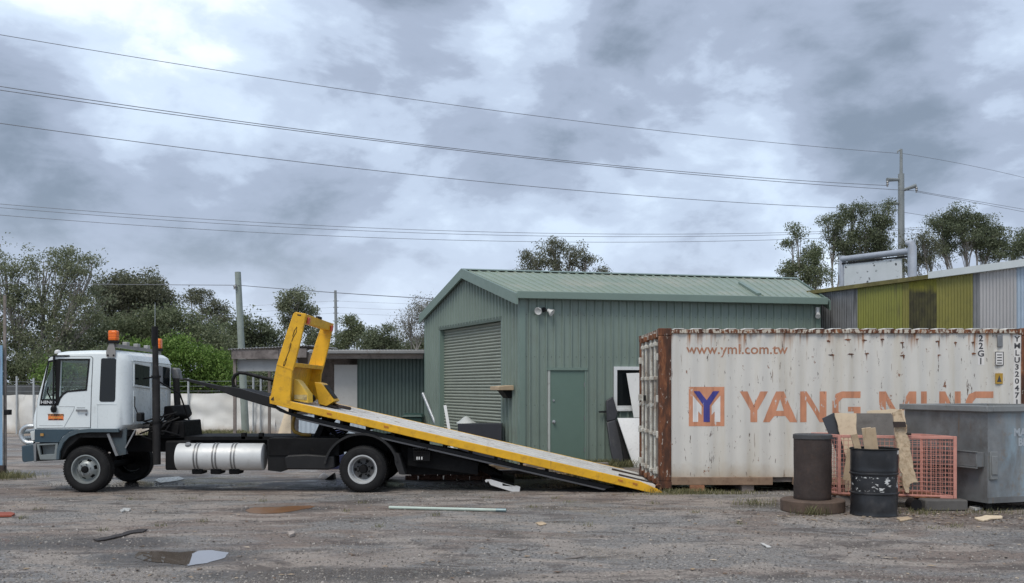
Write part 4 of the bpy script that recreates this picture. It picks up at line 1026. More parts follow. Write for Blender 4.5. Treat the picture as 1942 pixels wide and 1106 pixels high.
mb = MB(); mb.plate([(113, 840), (122, 834), (135, 822), (155, 818), (230, 818), (228, 830), (150, 830), (126, 850), (116, 870)], [], lambda a, b: T(a, b, .03), (0, .6, 0)); mb.build('inner_guard', DARKIN, truck)
STEPG = paint('step_grey', (.19, .215, .215), .5, var=.1, dirt=.2)
mb = MB(); mb.plate([(69, 842), (110, 840), (108, 858), (107, 872), (76, 872), (72, 858)], [[(74, 845), (105, 843), (103, 861), (77, 863)]], lambda a, b: T(a, b, .0), (0, .05, 0)); mb.build('step_panel', STEPG, truck, bevel=.004)
mb = MB(); mb.plate([(73, 844), (106, 842), (104, 864), (76, 865)], [], lambda a, b: T(a, b, .12), (0, .02, 0)); mb.box(T(76, 0).x, T(105, 0).x, YT + .01, YT + .14, T(0, 866).z, T(0, 863).z); mb.build('step', STEPG, truck)
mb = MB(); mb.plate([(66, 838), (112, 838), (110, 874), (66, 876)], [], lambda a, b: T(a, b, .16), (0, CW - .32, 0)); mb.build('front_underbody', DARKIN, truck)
# bumper and bull bar
mb = MB(); mb.plate([(39, 846), (66, 841), (67.5, 874), (43, 877), (40, 874)], [], lambda a, b: T(a, b, .02), (0, CW - .04, 0)); mb.build('bumper', BLUEGREY, truck, bevel=.02)
mb = MB(); mb.plate([(62.5, 842), (67.8, 841), (67.8, 875.5), (64, 876)], [], lambda a, b: T(a, b, .01), (0, CW - .02, 0)); mb.build('bumper_end', GREYMETAL, truck, bevel=.006)
CHROME = paint('bullbar_alloy', (.55, .57, .57), .28, metal=.75, var=.06)
loop = []
for k in range(25):
    t = math.pi * 0.5 + math.pi * k / 24
    loop.append(T(49 + 16.0 * math.cos(t), 825 - 16 * math.sin(t), .12))
loop = [T(58, 809, .12)] + loop + [T(58, 841, .12)]
for dy in (0, CW - .30):
    mb = MB(); mb.tube([p + Vector((0, dy, 0)) for p in loop], .040, 12); mb.build('bull_bar_hoop', CHROME, truck)
mb = MB(); mb.tube([T(34.5, 820, .12), T(34.5, 820, CW - .18)], .036, 12); mb.tube([T(34.5, 833, .12), T(34.5, 833, CW - .18)], .036, 12); mb.build('bull_bar_rail', CHROME, truck)
mb = MB(); mb.plate([(55, 819), (67, 817), (68, 834), (58, 837)], [], lambda a, b: T(a, b, .03), (0, .28, 0)); mb.build('headlight', paint('lamp_lens', (.5, .53, .52), .15), truck, bevel=.01)
# roof front corner lamp
mb = MB(); mb.lathe([(0, .045), (.03, .04), (.05, .015), (.05, -.02), (0, -.02)], T(104, 668, .10), (0, 0, 1), 14); mb.build('roof_marker', LAMPW, cab)
# rear mudguard flap behind the front wheel
mb = MB(); mb.plate([(204, 822), (226, 820), (238, 812), (236, 862), (222, 865)], [], lambda a, b: T(a, b, .05), (0, .03, 0)); mb.build('mud_flap', paint('flap_grey', (.05, .068, .078), .6, dirt=.2), truck)
mb = MB(); mb.plate([(202, 823), (207, 822), (224, 864), (219, 865)], [], lambda a, b: T(a, b, .0), (0, .42, 0)); mb.build('mudguard', GREYMETAL, truck)
mb = MB(); mb.beam(T(237, 850, .02), T(256, 815, .02), .02, .02); mb.build('stay', GREYMETAL, truck)
# beacons
BRK = paint('beacon_bracket', (.27, .26, .25), .6, metal=.2, var=.1)
for (u0, vt, vb, dy, first) in ((215.5, 627, 648, -.012, 1), (299, 642.5, 663, 1.95, 0)):
    s = SC * YT / (YT + dy) / SC
    def TB(u, v, d=0, dy=dy): return P(u, v, YT + dy + d)
    c0 = TB(u0, vb, .04 if first else 0)
    w = .070
    h = (vb - vt) / FPX * (YT + dy)
    bt = MB(); bt.box(c0.x - w, c0.x + w, c0.y - .06, c0.y + .06, c0.z + .015, c0.z + h); be = bt.build('beacon', ORANGE_LAMP, truck, bevel=.018)
    mb = MB(); mb.box(c0.x - w - .006, c0.x + w + .006, c0.y - .066, c0.y + .066, c0.z - .03, c0.z + .016); mb.build('beacon_base', BLACK, be, bevel=.006)
    mb = MB()
    for k in range(3): mb.box(c0.x - w - .002, c0.x + w + .002, c0.y - .063, c0.y + .063, c0.z + h * (.25 + .22 * k), c0.z + h * (.25 + .22 * k) + .006)
    mb.build('beacon_ridge', paint('amber_dark', (.6, .10, .006), .25), be)
    if first:
        mb = MB(); mb.plate([(208, 651), (216, 649), (220, 668), (219.5, 677.5), (203, 677.5), (202, 668)], [], lambda a, b: T(a, b, -.022), (0, .015, 0)); mb.build('beacon_bracket', BRK, truck)
        mb = MB()
        for u in (205.5, 216.5): mb.lathe([(0, .012), (.014, .01), (.016, 0), (0, 0)], T(u, 674, -.022), (0, -1, 0), 8)
        mb.build('bolt', BLACK, truck)
    else:
        mb = MB(); mb.box(c0.x - .05, c0.x + .05, c0.y - .04, c0.y + .04, c0.z - .12, c0.z - .03); mb.build('beacon_bracket', BRK, truck)
p0, p1 = T(216, 655, .03), P(297, 667, YT + 1.93)
mb = MB(); mb.beam(p0, p1, .08, .05); mb.build('light_bar', BRK, truck)
for k in (.25, .5, .75):
    q = p0.lerp(p1, k); mb = MB(); mb.box(q.x - .04, q.x + .04, q.y - .06, q.y + .06, q.z + .02, q.z + .085); mb.build('work_lamp', paint('work_lamp_grey', (.30, .30, .29), .4), truck, bevel=.01)
mb = MB(); q = P(294, 664, YT + 1.9); mb.tube([q, q + Vector((.0, 0, .28))], .016, 8); mb.tube([q + Vector((0, 0, .28)), q + Vector((0, 0, .85))], .005, 5); mb.build('aerial', GALV, truck)
# exhaust stack
EXH = paint('exhaust_steel', (.025, .024, .024), .6, spec=.25, metal=.1, var=.3, dirt=.2, dirtcol=(.09, .08, .075))
mb = MB(); mb.tube([T(285, 884, .30), T(284, 850, .30), T(283, 720, .30), T(282, 700, .30), T(281, 617, .30)], [.06, .065, .062, .050, .046], 16); mb.build('exhaust_stack', EXH, truck)
mb = MB(); mb.tube([T(280.5, 655, .30), T(281, 617, .30)], .052, 14); mb.build('exhaust_tip', BLACK, truck)
for v in (712, 800):
    mb = MB(); mb.cyl(T(283, v, .30), T(283, v + 4, .30), .078, n=14); mb.tube([T(283, v + 2, .30), T(250, v + 6, .5)], .014, 6); mb.build('exhaust_clamp', BLACK, truck)
mb = MB(); mb.tube([T(284, 722, .35), T(309, 748, .8), T(319, 800, 1.0), T(322, 815, 1.0)], .014, 6); mb.build('grab_rail', BLACK, truck)
# air intake snorkel on the far corner of the cab
q = lambda u, v: P(u, v, YT + 1.95)
mb = MB(); mb.hexa([q(325, 719), q(341, 721), q(341, 721) + Vector((0, .22, 0)), q(325, 719) + Vector((0, .22, 0)), q(322, 697), q(336, 698), q(336, 698) + Vector((0, .2, 0)), q(322, 697) + Vector((0, .2, 0))]); mb.build('air_intake', paint('intake_grey', (.13, .135, .14), .5), truck, bevel=.03)
mb = MB(); mb.tube([q(334, 718), q(336, 760), q(339, 800), q(335, 822), q(320, 832)], [.06, .058, .062, .07, .07], 12); mb.build('intake_pipe', EXH, truck)
# machinery behind the cab
for a in ([(290, 772), (306, 770), (311, 790), (303, 800), (288, 800)], [(262, 805), (330, 800), (332, 834), (258, 836)], [(292, 800), (322, 805), (318, 832), (292, 832)]):
    mb = MB(); mb.plate(a, [], lambda x, y: T(x, y, .45 + .1 * random.random()), (0, .9, 0)); mb.build('gearbox_housing', CHASSIS, truck, bevel=.02)
for k in range(9):
    r_ = random.Random(k); a, b = T(r_.uniform(245, 290), r_.uniform(795, 830), .3), T(r_.uniform(290, 330), r_.uniform(780, 832), .5)
    m_ = (a + b) / 2 + Vector((0, -.05, r_.uniform(-.15, .12))); mb = MB(); mb.tube([a, a.lerp(m_, .6), m_, b.lerp(m_, .4), b], .014, 6); mb.build('hose', BLACK, truck, smooth=60)
mb = MB(); mb.tube([T(250, 752, .12), T(250, 772, .12), T(257, 788, .12)], .011, 6); mb.build('hook_rod', BLACK, truck)
mb = MB(); mb.box(T(253, 0).x, T(264, 0).x, YT + .1, YT + .25, T(0, 800).z, T(0, 783).z); mb.build('valve', BLACK, truck, bevel=.02)
# ---- chassis
for dy in (.62, 1.42):
    mb = MB(); mb.box(T(100, 0).x, T(800, 0).x, YT + dy, YT + dy + .08, T(0, 862).z, T(0, 834).z); mb.build('chassis_rail', CHASSIS, truck)
mb = MB(); mb.box(T(330, 0).x, T(800, 0).x, YT + .5, YT + 1.6, T(0, 838).z, T(0, 831).z); mb.build('sub_frame', CHASSIS, truck)
for u in (445, 479):
    mb = MB(); mb.box(T(u - 4, 0).x, T(u + 4, 0).x, YT + .5, YT + .6, T(0, 836).z, T(0, 824).z); mb.build('rail_stop', CHASSIS, truck)
mb = MB(); mb.box(T(505, 0).x, T(640, 0).x, YT + .14, YT + .6, T(0, 866).z, T(0, 832).z); mb.build('side_box', CHASSIS, truck, bevel=.01)
mb = MB(); mb.plate([(502, 835), (540, 835), (540, 893), (528, 897), (503, 894)], [], lambda a, b: T(a, b, .16), (0, .5, 0)); mb.build('battery_box', BLACK, truck, bevel=.01)
mb = MB(); mb.plate([(538, 868), (545, 864), (580, 862), (632, 866), (634, 888), (620, 892), (540, 891)], [], lambda a, b: T(a, b, .05), (0, .5, 0)); mb.build('air_tank', paint('tank_black', (.018, .018, .0185), .5, dirt=.2, dirtcol=(.03, .028, .026), spec=.25), truck, bevel=.03)
mb = MB(); mb.box(T(300, 0).x, T(345, 0).x, YT + .3, YT + .9, T(0, 895).z, T(0, 838).z); mb.build('gearbox', CHASSIS, truck, bevel=.03)
# fuel tank: cylinder along the frame with paired straps
ta, tb_ = T(328, 868.5, .26), T(494, 868.5, .26); rt = 26 / SC
mb = MB(); mb.lathe([(0, 0), (rt - .02, 0), (rt - .006, .006), (rt, .02), (rt, (tb_ - ta).length - .02), (rt - .006, (tb_ - ta).length - .006), (rt - .02, (tb_ - ta).length), (0, (tb_ - ta).length)], ta, (1, 0, 0), 40); ft = mb.build('fuel_tank', ALU, truck)
for u in (368, 403.5, 439):
    for du in (-3.0, 3.0):
        c = T(u + du, 868.5, .26); mb = MB(); mb.lathe([(rt + .001, -.010), (rt + .011, -.010), (rt + .011, .010), (rt + .001, .010)], c, (1, 0, 0), 40, closed=True); mb.build('tank_strap', paint('strap_steel', (.20, .20, .20), .4, metal=.5), ft)
    c = T(u, 893, .26); mb = MB(); mb.box(c.x - .09, c.x + .09, c.y - .12, c.y + .16, c.z - .07, c.z + .02); mb.build('tank_bracket', CHASSIS, ft, bevel=.02)
mb = MB(); mb.lathe([(0, .05), (.045, .048), (.05, .02), (.05, 0), (0, 0)], T(351, 847, .16), (0, -.55, .83), 14); mb.build('filler_cap', GREYMETAL, ft)
# ---- wheels
def wheel(u, dy, r, w, name, dual=False, flip=1, par=truck, turn=0.0):
    c = T(u, 0, dy); c.z = r; ax = Vector((0, -flip, 0))
    prof = [(r * .60, 0), (r * .66, .012), (r * .80, .02), (r * .93, .005), (r * .985, -.025), (r, -.05), (r, -w + .05), (r * .985, -w + .025), (r * .93, -w), (r * .7, -w), (r * .60, -w)]
    mb = MB(); mb.lathe(prof, c, ax, 48)
    ty = mb.build('tyre', RUBBER, par, smooth=40)
    # tread blocks round the shoulder
    mb = MB()
    for k in range(56):
        t = 2 * math.pi * k / 56; e = Vector((math.cos(t), 0, math.sin(t))); tn = Vector((-math.sin(t), 0, math.cos(t)))
        for s0 in (.022, w * .55):
            p = c + e * (r - .002) - ax * s0
            q = p - ax * (w * .36)
            a = tn * .014; bq = e * .007
            mb.hexa([p - a - bq, p + a - bq, p + a + bq, p - a + bq, q - a - bq, q + a - bq, q + a + bq, q - a + bq])
    mb.build('tread', RUBBER, ty, smooth=0)
    mb = MB(); mb.lathe([(r * .93, .0055), (r * .90, .012), (r * .885, .0125)], c, ax, 48); mb.build('sidewall_ring', BLACK, ty)
    return c, ax
RIMG = paint('rim_silver', (.27, .29, .285), .45, metal=.4, var=.12, dirt=.25, dirtcol=(.10, .09, .08), scale=8)
RIMW = paint('rim_white', (.48, .49, .49), .45, metal=.2, var=.1, dirt=.2, dirtcol=(.2, .18, .16), scale=8)
def rim_front(c, ax, r):
    R0 = r * .61
    mb = MB(); mb.lathe([(R0 + .004, -.002), (R0 + .006, .012), (R0 - .012, .014), (R0 - .03, -.02), (R0 - .035, -.06), (R0 - .055, -.06)], c, ax, 40); rm = mb.build('rim', RIMG, truck)
    # domed disc with six oval holes
    outer = R0 - .045; fnz = lambda rr: .0 + .055 * (1 - (rr / outer) ** 2)
    a0 = ax.orthogonal().normalized(); b0 = ax.cross(a0)
    n = 72; ring = [outer, outer * .88, outer * .72, outer * .56, outer * .44, outer * .3]
    vs, fs = [], []
    for i, rr in enumerate(ring):
        for k in range(n):
            t = 2 * math.pi * k / n; h = (-.06, -.05, .0, .03, .035, .036)[i]
            vs.append(c + (a0 * math.cos(t) + b0 * math.sin(t)) * rr + ax * h)
    for i in range(len(ring) - 1):
        for k in range(n):
            if i == 1 and (k % 12) in (3, 4, 5, 6, 7): continue
            if i == 1 and False: continue
            k2 = (k + 1) % n; fs.append((i * n + k, i * n + k2, (i + 1) * n + k2, (i + 1) * n + k))
    mb = MB(); mb.add(vs, fs); mb.build('wheel_disc', RIMG, rm, smooth=50)
    mb = MB(); mb.lathe([(0, -.08), (outer, -.08), (outer, -.075)], c, ax, 24); mb.build('brake_drum', DARKIN, rm)
    mb = MB(); mb.lathe([(outer * .31, .02), (outer * .31, .05), (outer * .27, .075), (outer * .12, .085), (0, .085)], c, ax, 24); mb.build('hub', CHASSIS, rm)
    mb = MB()
    for k in range(6):
        t = 2 * math.pi * (k + .5) / 6; p = c + (a0 * math.cos(t) + b0 * math.sin(t)) * outer * .47 + ax * .034
        mb.lathe([(0, .03), (.011, .03), (.013, 0), (0, 0)], p, ax, 6)
    mb.build('wheel_nut', GREYMETAL, rm)
def rim_rear(c, ax, r):
    R0 = r * .61
    mb = MB(); mb.lathe([(R0 + .004, -.002), (R0 + .006, .014), (R0 - .016, .014), (R0 - .032, -.02), (R0 - .04, -.13), (R0 - .06, -.135)], c, ax, 40); rm = mb.build('rim', RIMW, truck)
    outer = R0 - .058; a0 = ax.orthogonal().normalized(); b0 = ax.cross(a0); n = 72
    ring = [(outer, -.13), (outer * .9, -.135), (outer * .66, -.135), (outer * .5, -.125), (outer * .3, -.12)]
    vs, fs = [], []
    for rr, h in ring:
        for k in range(n):
            t = 2 * math.pi * k / n; vs.append(c + (a0 * math.cos(t) + b0 * math.sin(t)) * rr + ax * h)
    for i in range(len(ring) - 1):
        for k in range(n):
            if i == 1 and (k % 12) in (2, 3, 4, 5): continue
            k2 = (k + 1) % n; fs.append((i * n + k, i * n + k2, (i + 1) * n + k2, (i + 1) * n + k))
    mb = MB(); mb.add(vs, fs); mb.build('wheel_disc', paint('disc_dark', (.10, .10, .10), .55, metal=.2, dirt=.3), rm, smooth=50)
    mb = MB(); mb.lathe([(0, -.16), (outer, -.16), (outer, -.15)], c, ax, 24); mb.build('brake_drum', DARKIN, rm)
    mb = MB(); mb.lathe([(outer * .42, -.125), (outer * .40, -.06), (outer * .30, -.03), (0, -.03)], c, ax, 24); mb.build('hub', CHASSIS, rm)
    mb = MB()
    for k in range(8):
        t = 2 * math.pi * (k + .5) / 8; p = c + (a0 * math.cos(t) + b0 * math.sin(t)) * outer * .57 + ax * -.128
        mb.lathe([(0, .04), (.012, .04), (.014, 0), (0, 0)], p, ax, 6)
    mb.build('wheel_nut', CHASSIS, rm)
WR = .386
c, ax = wheel(160, .06, WR, .23, 'front'); rim_front(c, ax, WR)
c, ax = wheel(160, CW - .06, WR, .23, 'front', flip=-1); rim_front(c, ax, WR)
c, ax = wheel(687, .03, WR, .22, 'rear'); rim_rear(c, ax, WR)
wheel(687, .30, WR, .22, 'rear')
c, ax = wheel(687, TW - .03, WR, .22, 'rear', flip=-1); rim_rear(c, ax, WR)
wheel(687, TW - .30, WR, .22, 'rear', flip=-1)
mb = MB(); mb.tube([T(160, 891, .2), T(160, 891, CW - .2)], .06, 10); mb.build('axle', CHASSIS, truck)
mb = MB(); mb.tube([T(687, 891, .2), T(687, 891, 1.9)], .09, 10); mb.lathe([(0, -.22), (.16, -.16), (.21, 0), (.16, .16), (0, .22)], T(687, 891, 1.05), (0, 1, 0), 16); mb.build('axle', CHASSIS, truck)
# rear mudguard arc and flap
GUARD = paint('guard_plastic', (.022, .022, .023), .6, spec=.25, dirt=.25, dirtcol=(.07, .065, .06))
cw_ = T(687, 0, 0); cw_.z = WR
arc = []
for k in range(25):
    t = R(172) - R(172 - 12) * k / 24; arc.append((math.cos(t), math.sin(t)))
mb = MB(); vs, fs = [], []
for i, (cx_, sz_) in enumerate(arc):
    for rr, yy in ((.60, .0), (.565, .0), (.565, .62), (.60, .62)):
        vs.append(Vector((cw_.x - .02 + cx_ * rr * 1.04, YT + yy, cw_.z + sz_ * rr * .98 + .015)))
for i in range(len(arc) - 1):
    for k in range(4):
        k2 = (k + 1) % 4; fs.append((4 * i + k, 4 * i + k2, 4 * i + 4 + k2, 4 * i + 4 + k))
fs += [(0, 1, 2, 3), (len(vs) - 1, len(vs) - 2, len(vs) - 3, len(vs) - 4)]
mb.add(vs, fs); mb.build('mudguard', GUARD, truck, smooth=40)
mb = MB(); mb.plate([(746, 858), (756, 862), (768, 900), (757, 900), (749, 880)], [], lambda a, b: T(a, b, .02), (0, .58, 0)); mb.build('mud_flap', GUARD, truck)
mb = MB(); mb.plate([(755, 846), (898, 876), (898, 905), (755, 905)], [], lambda a, b: T(a, b, .45), (0, .30, 0)); mb.build('rear_frame', CHASSIS, truck)
mb = MB(); mb.plate([(770, 850), (855, 865), (905, 880), (905, 903), (770, 885)], [], lambda a, b: T(a, b, .25), (0, 1.6, 0)); mb.build('rear_crossmember', CHASSIS, truck)
# control valve bank with levers
mb = MB(); mb.box(T(783, 0).x, T(815, 0).x, YT + .08, YT + .3, T(0, 876).z, T(0, 856).z); vb = mb.build('control_valve', CHASSIS, truck, bevel=.01)
for k in range(7):
    u = 786 + k * 4.2; mb = MB(); mb.tube([T(u, 862, .08), T(u - 1.5, 852, .03)], .007, 6); mb.lathe([(0, .014), (.012, .01), (.014, 0), (.01, -.01), (0, -.012)], T(u - 1.5, 851, .03), (0, 0, 1), 8); mb.build('lever', BLACK, vb)
mb = MB()
for u in (789, 793, 798): mb.box(T(u, 0).x, T(u + 2.2, 0).x, YT + .074, YT + .078, T(0, 872.5).z, T(0, 867).z)
mb.build('valve_tag', LAMPW, vb)
# ---- tray
SL = .229; ANG = math.atan(SL)
def ry(u): return 763.5 + SL * (u - 560)          # upper edge of the side rail, photo row
TAIL = 1250
for dy, nm in ((0.0, 'n'), (TW - .06, 'f')):
    pl = [(511, ry(511) - 1), (560, ry(560)), (900, ry(900)), (1215, ry(1215)), (1248, ry(1248) + 7), (1258.5 if nm == 'n' else 1249, 934.5), (1236, 935.5), (1203, 927.5), (900, ry(900) + 15.5), (560, ry(560) + 14.5), (511, ry(511) + 13)]
    mb = MB(); mb.plate(pl, [], lambda a, b: T(a, b, dy), (0, .06, 0)); rail = mb.build('side_rail', YELLOW, truck, bevel=.008)
    if nm == 'n':
        for u in (728, 1200, 1172, 620):
            mb = MB(); mb.plate([(u, ry(u) + 5), (u + 9, ry(u + 9) + 5), (u + 9, ry(u + 9) + 8.5), (u, ry(u) + 8.5)], [], lambda a, b: T(a, b, -.006), (0, .004, 0)); mb.build('side_marker', paint('marker_orange', (.45, .16, .02), .4), rail)
# deck planks running along the tray
npl = 9; y0 = .055; wpl = (TW - .11) / npl
for k in range(npl):
    a, b = y0 + k * wpl + .006, y0 + (k + 1) * wpl - .006
    mb = MB(); pl = [(548, ry(548) + 3), (1244, ry(1244) + 3), (1244, ry(1244) + 9), (548, ry(548) + 9)]
    mb.plate([(u, v - (2.5 if k in (0, npl - 1) else 0) - (1.0 if k % 2 else 0)) for u, v in pl], [], lambda u, v: T(u, v, a), (0, b - a, 0)); mb.build('deck_plank', DECK, truck, bevel=.005)
mb = MB(); pl = [(515, ry(515) + 9.4), (1225, ry(1225) + 9.4), (1210, ry(1210) + 14), (515, ry(515) + 13)]; mb.plate(pl, [], lambda u, v: T(u, v, .07), (0, TW - .14, 0)); mb.build('tray_floor', CHASSIS, truck)
for k in range(14):
    u = 545 + k * 49; mb = MB(); mb.plate([(u, ry(u) + 14.2), (u + 6, ry(u + 6) + 14.2), (u + 6, ry(u + 6) + 22), (u, ry(u) + 22)] if u < 1080 else [(u, ry(u) + 14.1), (u + 6, ry(u + 6) + 14.1), (u + 6, ry(u + 6) + 16), (u, ry(u) + 16)], [], lambda a, b: T(a, b, .08), (0, TW - .16, 0)); mb.build('cross_bearer', CHASSIS, truck)
# long dark beam below the rail, from the nose tongue to the tail
BEAM = paint('beam_dark', (.014, .0145, .0155), .55, var=.2, dirt=.2, dirtcol=(.035, .032, .03), spec=.25)
for dy in (.10, TW - .20):
    pl = [(511, ry(511) + 14), (540, ry(540) + 22), (1170, ry(1170) + 22), (1150, ry(1150) + 30), (560, ry(560) + 29), (528, ry(528) + 25), (515, ry(515) + 19)]
    mb = MB(); mb.plate(pl, [], lambda a, b: T(a, b, dy), (0, .10, 0)); mb.build('tray_beam', BEAM, truck, bevel=.006)
mb = MB(); pl = [(560, ry(560) + 29), (1150, ry(1150) + 30), (1145, ry(1145) + 33), (560, ry(560) + 32)]; mb.plate(pl, [], lambda a, b: T(a, b, .06), (0, .12, 0)); mb.build('slide_strip', paint('slide_grey', (.09, .092, .10), .5, metal=.3), truck)
# nose tongue reaching over the chassis behind the cab
for dy in (.35,):
    pl = [(333, 716.5), (400, 731), (440, 736), (512, 757), (512, 776), (500, 773), (430, 752), (398, 739), (333, 720.5)]
    mb = MB(); mb.plate(pl, [], lambda a, b: T(a, b, dy), (0, .10, 0)); mb.build('tray_tongue', BEAM, truck, bevel=.006)
mb = MB(); pl = [(425, 737), (510, 757), (510, 762), (425, 743)]; mb.plate(pl, [], lambda a, b: T(a, b, .46), (0, 1.1, 0)); mb.build('tongue_plate', CHASSIS, truck)
# tail hook ring
mb = MB(); cq = T(1250, 926, .10); mb.tube([cq + Vector((.05 * math.cos(t), -.0, .05 * math.sin(t))) for t in [-1.2 + 4.2 * k / 12 for k in range(13)]], .013, 8); mb.build('tail_hook', RUST, truck)
mb = MB(); mb.beam(T(1180, ry(1180) + 0, .5), T(1246, ry(1246) + 1, .5), .05, .03); mb.beam(T(1180, ry(1180) + 0, 1.6), T(1246, ry(1246) + 1, 1.6), .05, .03); mb.build('tail_strip', RUSTBROWN, truck)
# headboard
side = [(511, 761), (524.5, 692), (542.5, 634), (556, 595), (560, 591.5), (580.5, 595), (571, 642), (559.5, 688), (554, 706), (550.5, 752), (551, 771)]
for dy, th in ((-.002, .07), (TW - .068, .07)):
    mb = MB(); mb.plate(side, [], lambda a, b: T(a, b, dy), (0, th, 0)); hs = mb.build('headboard_side', YELLOW, truck, bevel=.01)
    if dy < 0:
        INKB = paint('pinstripe_black', (.05, .03, .01), .6)
        for pts in ([(537, 697), (539, 687), (544, 680), (541, 690), (537, 697)], [(541, 684), (549, 664), (552, 650)], [(555, 638), (559, 626), (563, 620), (562, 630), (556, 640), (553, 648)]):
            mb = MB(); mb.tube([T(a, b, -.004) for a, b in pts], .006, 5); mb.build('pinstripe', INKB, hs)
        text_obj('lettering', '8', Matrix.Translation(T(550.5, 657, -.014)) @ Matrix.Rotation(R(90), 4, 'X') @ Matrix.Rotation(R(-14), 4, 'Z'), INKB, hs, .13, -.004, .8)
        mb = MB(); mb.plate([(564, 596), (571, 597), (571, 599.5), (564, 598.5)], [], lambda a, b: T(a, b, -.006), (0, .005, 0)); mb.build('slot', INKB, hs)
        mb = MB(); mb.plate([(514, 757), (519, 752), (520, 760), (514, 759)], [], lambda a, b: T(a, b, -.006), (0, .004, 0)); mb.build('scrape', INKB, hs)
        mb = MB(); mb.beam(T(524.5, 691, -.004), T(556, 702, -.004), .012, .012); mb.build('fold', YELLOW, hs)
mb = MB(); mb.plate([(560, 592), (580.5, 595.5), (577.5, 612), (557, 609)], [], lambda a, b: T(a, b, .07), (0, TW - .14, 0)); tb2 = mb.build('headboard_top_beam', YELLOW, truck, bevel=.008)
mb = MB()
for k in range(3): c_ = T(579, 596, 1.0 + k * .10); mb.box(c_.x - .03, c_.x + .03, c_.y - .03, c_.y + .03, c_.z, c_.z + .04)
mb.build('clearance_lamp', BLACK, tb2)
for dy in (.12, TW - .30):
    c_ = T(580.3, 601, dy); mb = MB(); mb.hexa([c_ + Vector(p) for p in ((-.02, 0, -.11), (.01, 0, -.11), (.01, .14, -.11), (-.02, .14, -.11), (.0, 0, .0), (.03, 0, .0), (.03, .14, .0), (.0, .14, .0))]); mb.build('tail_lamp', RED_LENS, tb2, bevel=.008)
mb = MB(); mb.plate([(527, 687), (559.5, 688), (557, 696), (525, 695)], [], lambda a, b: T(a, b, .07), (0, TW - .14, 0)); mb.build('headboard_middle_beam', YELLOW, truck, bevel=.008)
mb = MB(); mb.plate([(526, 695), (534, 695), (520, 762), (512, 760)], [], lambda a, b: T(a, b, .07), (0, TW - .14, 0)); mb.build('headboard_panel', YELLOW, truck)
# winch under the headboard
YP = paint('winch_cream', (.74, .47, .06), .45, dirt=.2, dirtcol=(.4, .25, .05))
mb = MB(); mb.plate([(551, 718), (560, 722), (579, 748), (580, 765), (551, 760)], [], lambda a, b: T(a, b, .20), (0, .38, 0)); mb.build('winch_cover', YP, truck, bevel=.012)
mb = MB(); mb.plate([(553, 749), (577, 749), (577, 759), (553, 757)], [], lambda a, b: T(a, b, .192), (0, .006, 0)); mb.build('winch_plate', paint('winch_plate_pale', (.62, .50, .22), .5, dirt=.5), truck)
mb = MB(); mb.plate([(576, 724), (590, 727), (616, 762), (600, 772), (584, 768)], [], lambda a, b: T(a, b, .85), (0, .50, 0)); wfm = mb.build('winch_frame', YELLOW, truck, bevel=.008)
e_ = T(593.5, 730, 0); f_ = T(613.5, 757, 0); nq = Vector(((f_ - e_).z, 0, -(f_ - e_).x)).normalized(); nq = nq if nq.x > 0 else -nq
mb = MB(); qq = [e_ + nq * .004 + Vector((0, .92, 0)), f_ + nq * .004 + Vector((0, .92, 0)), f_ + nq * .004 + Vector((0, 1.28, 0)), e_ + nq * .004 + Vector((0, 1.28, 0))]; mb.add(qq + [x - nq * .003 for x in qq], [(0, 1, 2, 3), (7, 6, 5, 4)]); mb.build('winch_opening', DARKIN, wfm)
mb = MB(); mb.lathe([(0, -.05), (.06, -.05), (.07, 0), (.06, .05), (0, .05)], T(572, 757, .80), (0, 1, 0), 14); mb.build('winch_motor', BLACK, truck)
mb = MB(); mb.hexa([T(585, 771, .9), T(618, 776, .9), T(618, 776, 1.5), T(585, 771, 1.5), T(585, 766, .9), T(618, 773, .9), T(618, 773, 1.5), T(585, 766, 1.5)]); mb.tube([T(610, 770, 1.1), T(630, 774, .9), T(640, 778, 1.2)], .03, 8); mb.build('tow_strap', RUSTBROWN, truck)
# lift ram and pipes beneath
mb = MB(); mb.tube([T(586, 836, .95), T(604, 806, .95)], .10, 14); mb.tube([T(604, 806, .95), T(618, 788, .95)], .06, 12); mb.build('lift_ram', CHASSIS, truck)
mb = MB(); mb.plate([(580, 834), (592, 834), (612, 792), (600, 790)], [], lambda a, b: T(a, b, .55), (0, .2, 0)); mb.build('lift_arm', CHASSIS, truck)
YPIPE = paint('pipe_ochre', (.34, .20, .03), .5, dirt=.4, dirtcol=(.06, .04, .02))
mb = MB(); mb.tube([T(547, 782, .5), T(542, 805, .5), T(542, 815, .5), T(546, 822, .5), T(560, 827, .5), T(578, 828, .5)], .030, 10); mb.build('bent_pipe', YPIPE, truck, smooth=60)
for k in range(5):
    r_ = random.Random(40 + k); a, b = T(596 + 3 * k, 800, .6), T(640 + 2 * k, 800, .8); m_ = (a + b) / 2 + Vector((0, 0, -.12 - .04 * k))
    mb = MB(); mb.tube([a, a.lerp(m_, .5) + Vector((-.05, 0, -.06)), m_, b.lerp(m_, .5) + Vector((.05, 0, -.06)), b], .018, 8); mb.build('hydraulic_hose', BLACK, truck, smooth=60)
# hose chain looping over the tongue
lp_ = [(521, 724), (500, 720), (470, 713), (448, 707), (436, 706), (427, 711), (423, 720), (424, 730), (428, 736)]
mb = MB(); mb.tube([T(u, v, .55) for u, v in lp_], .030, 10); mb.build('hose_chain', BLACK, truck, smooth=60)
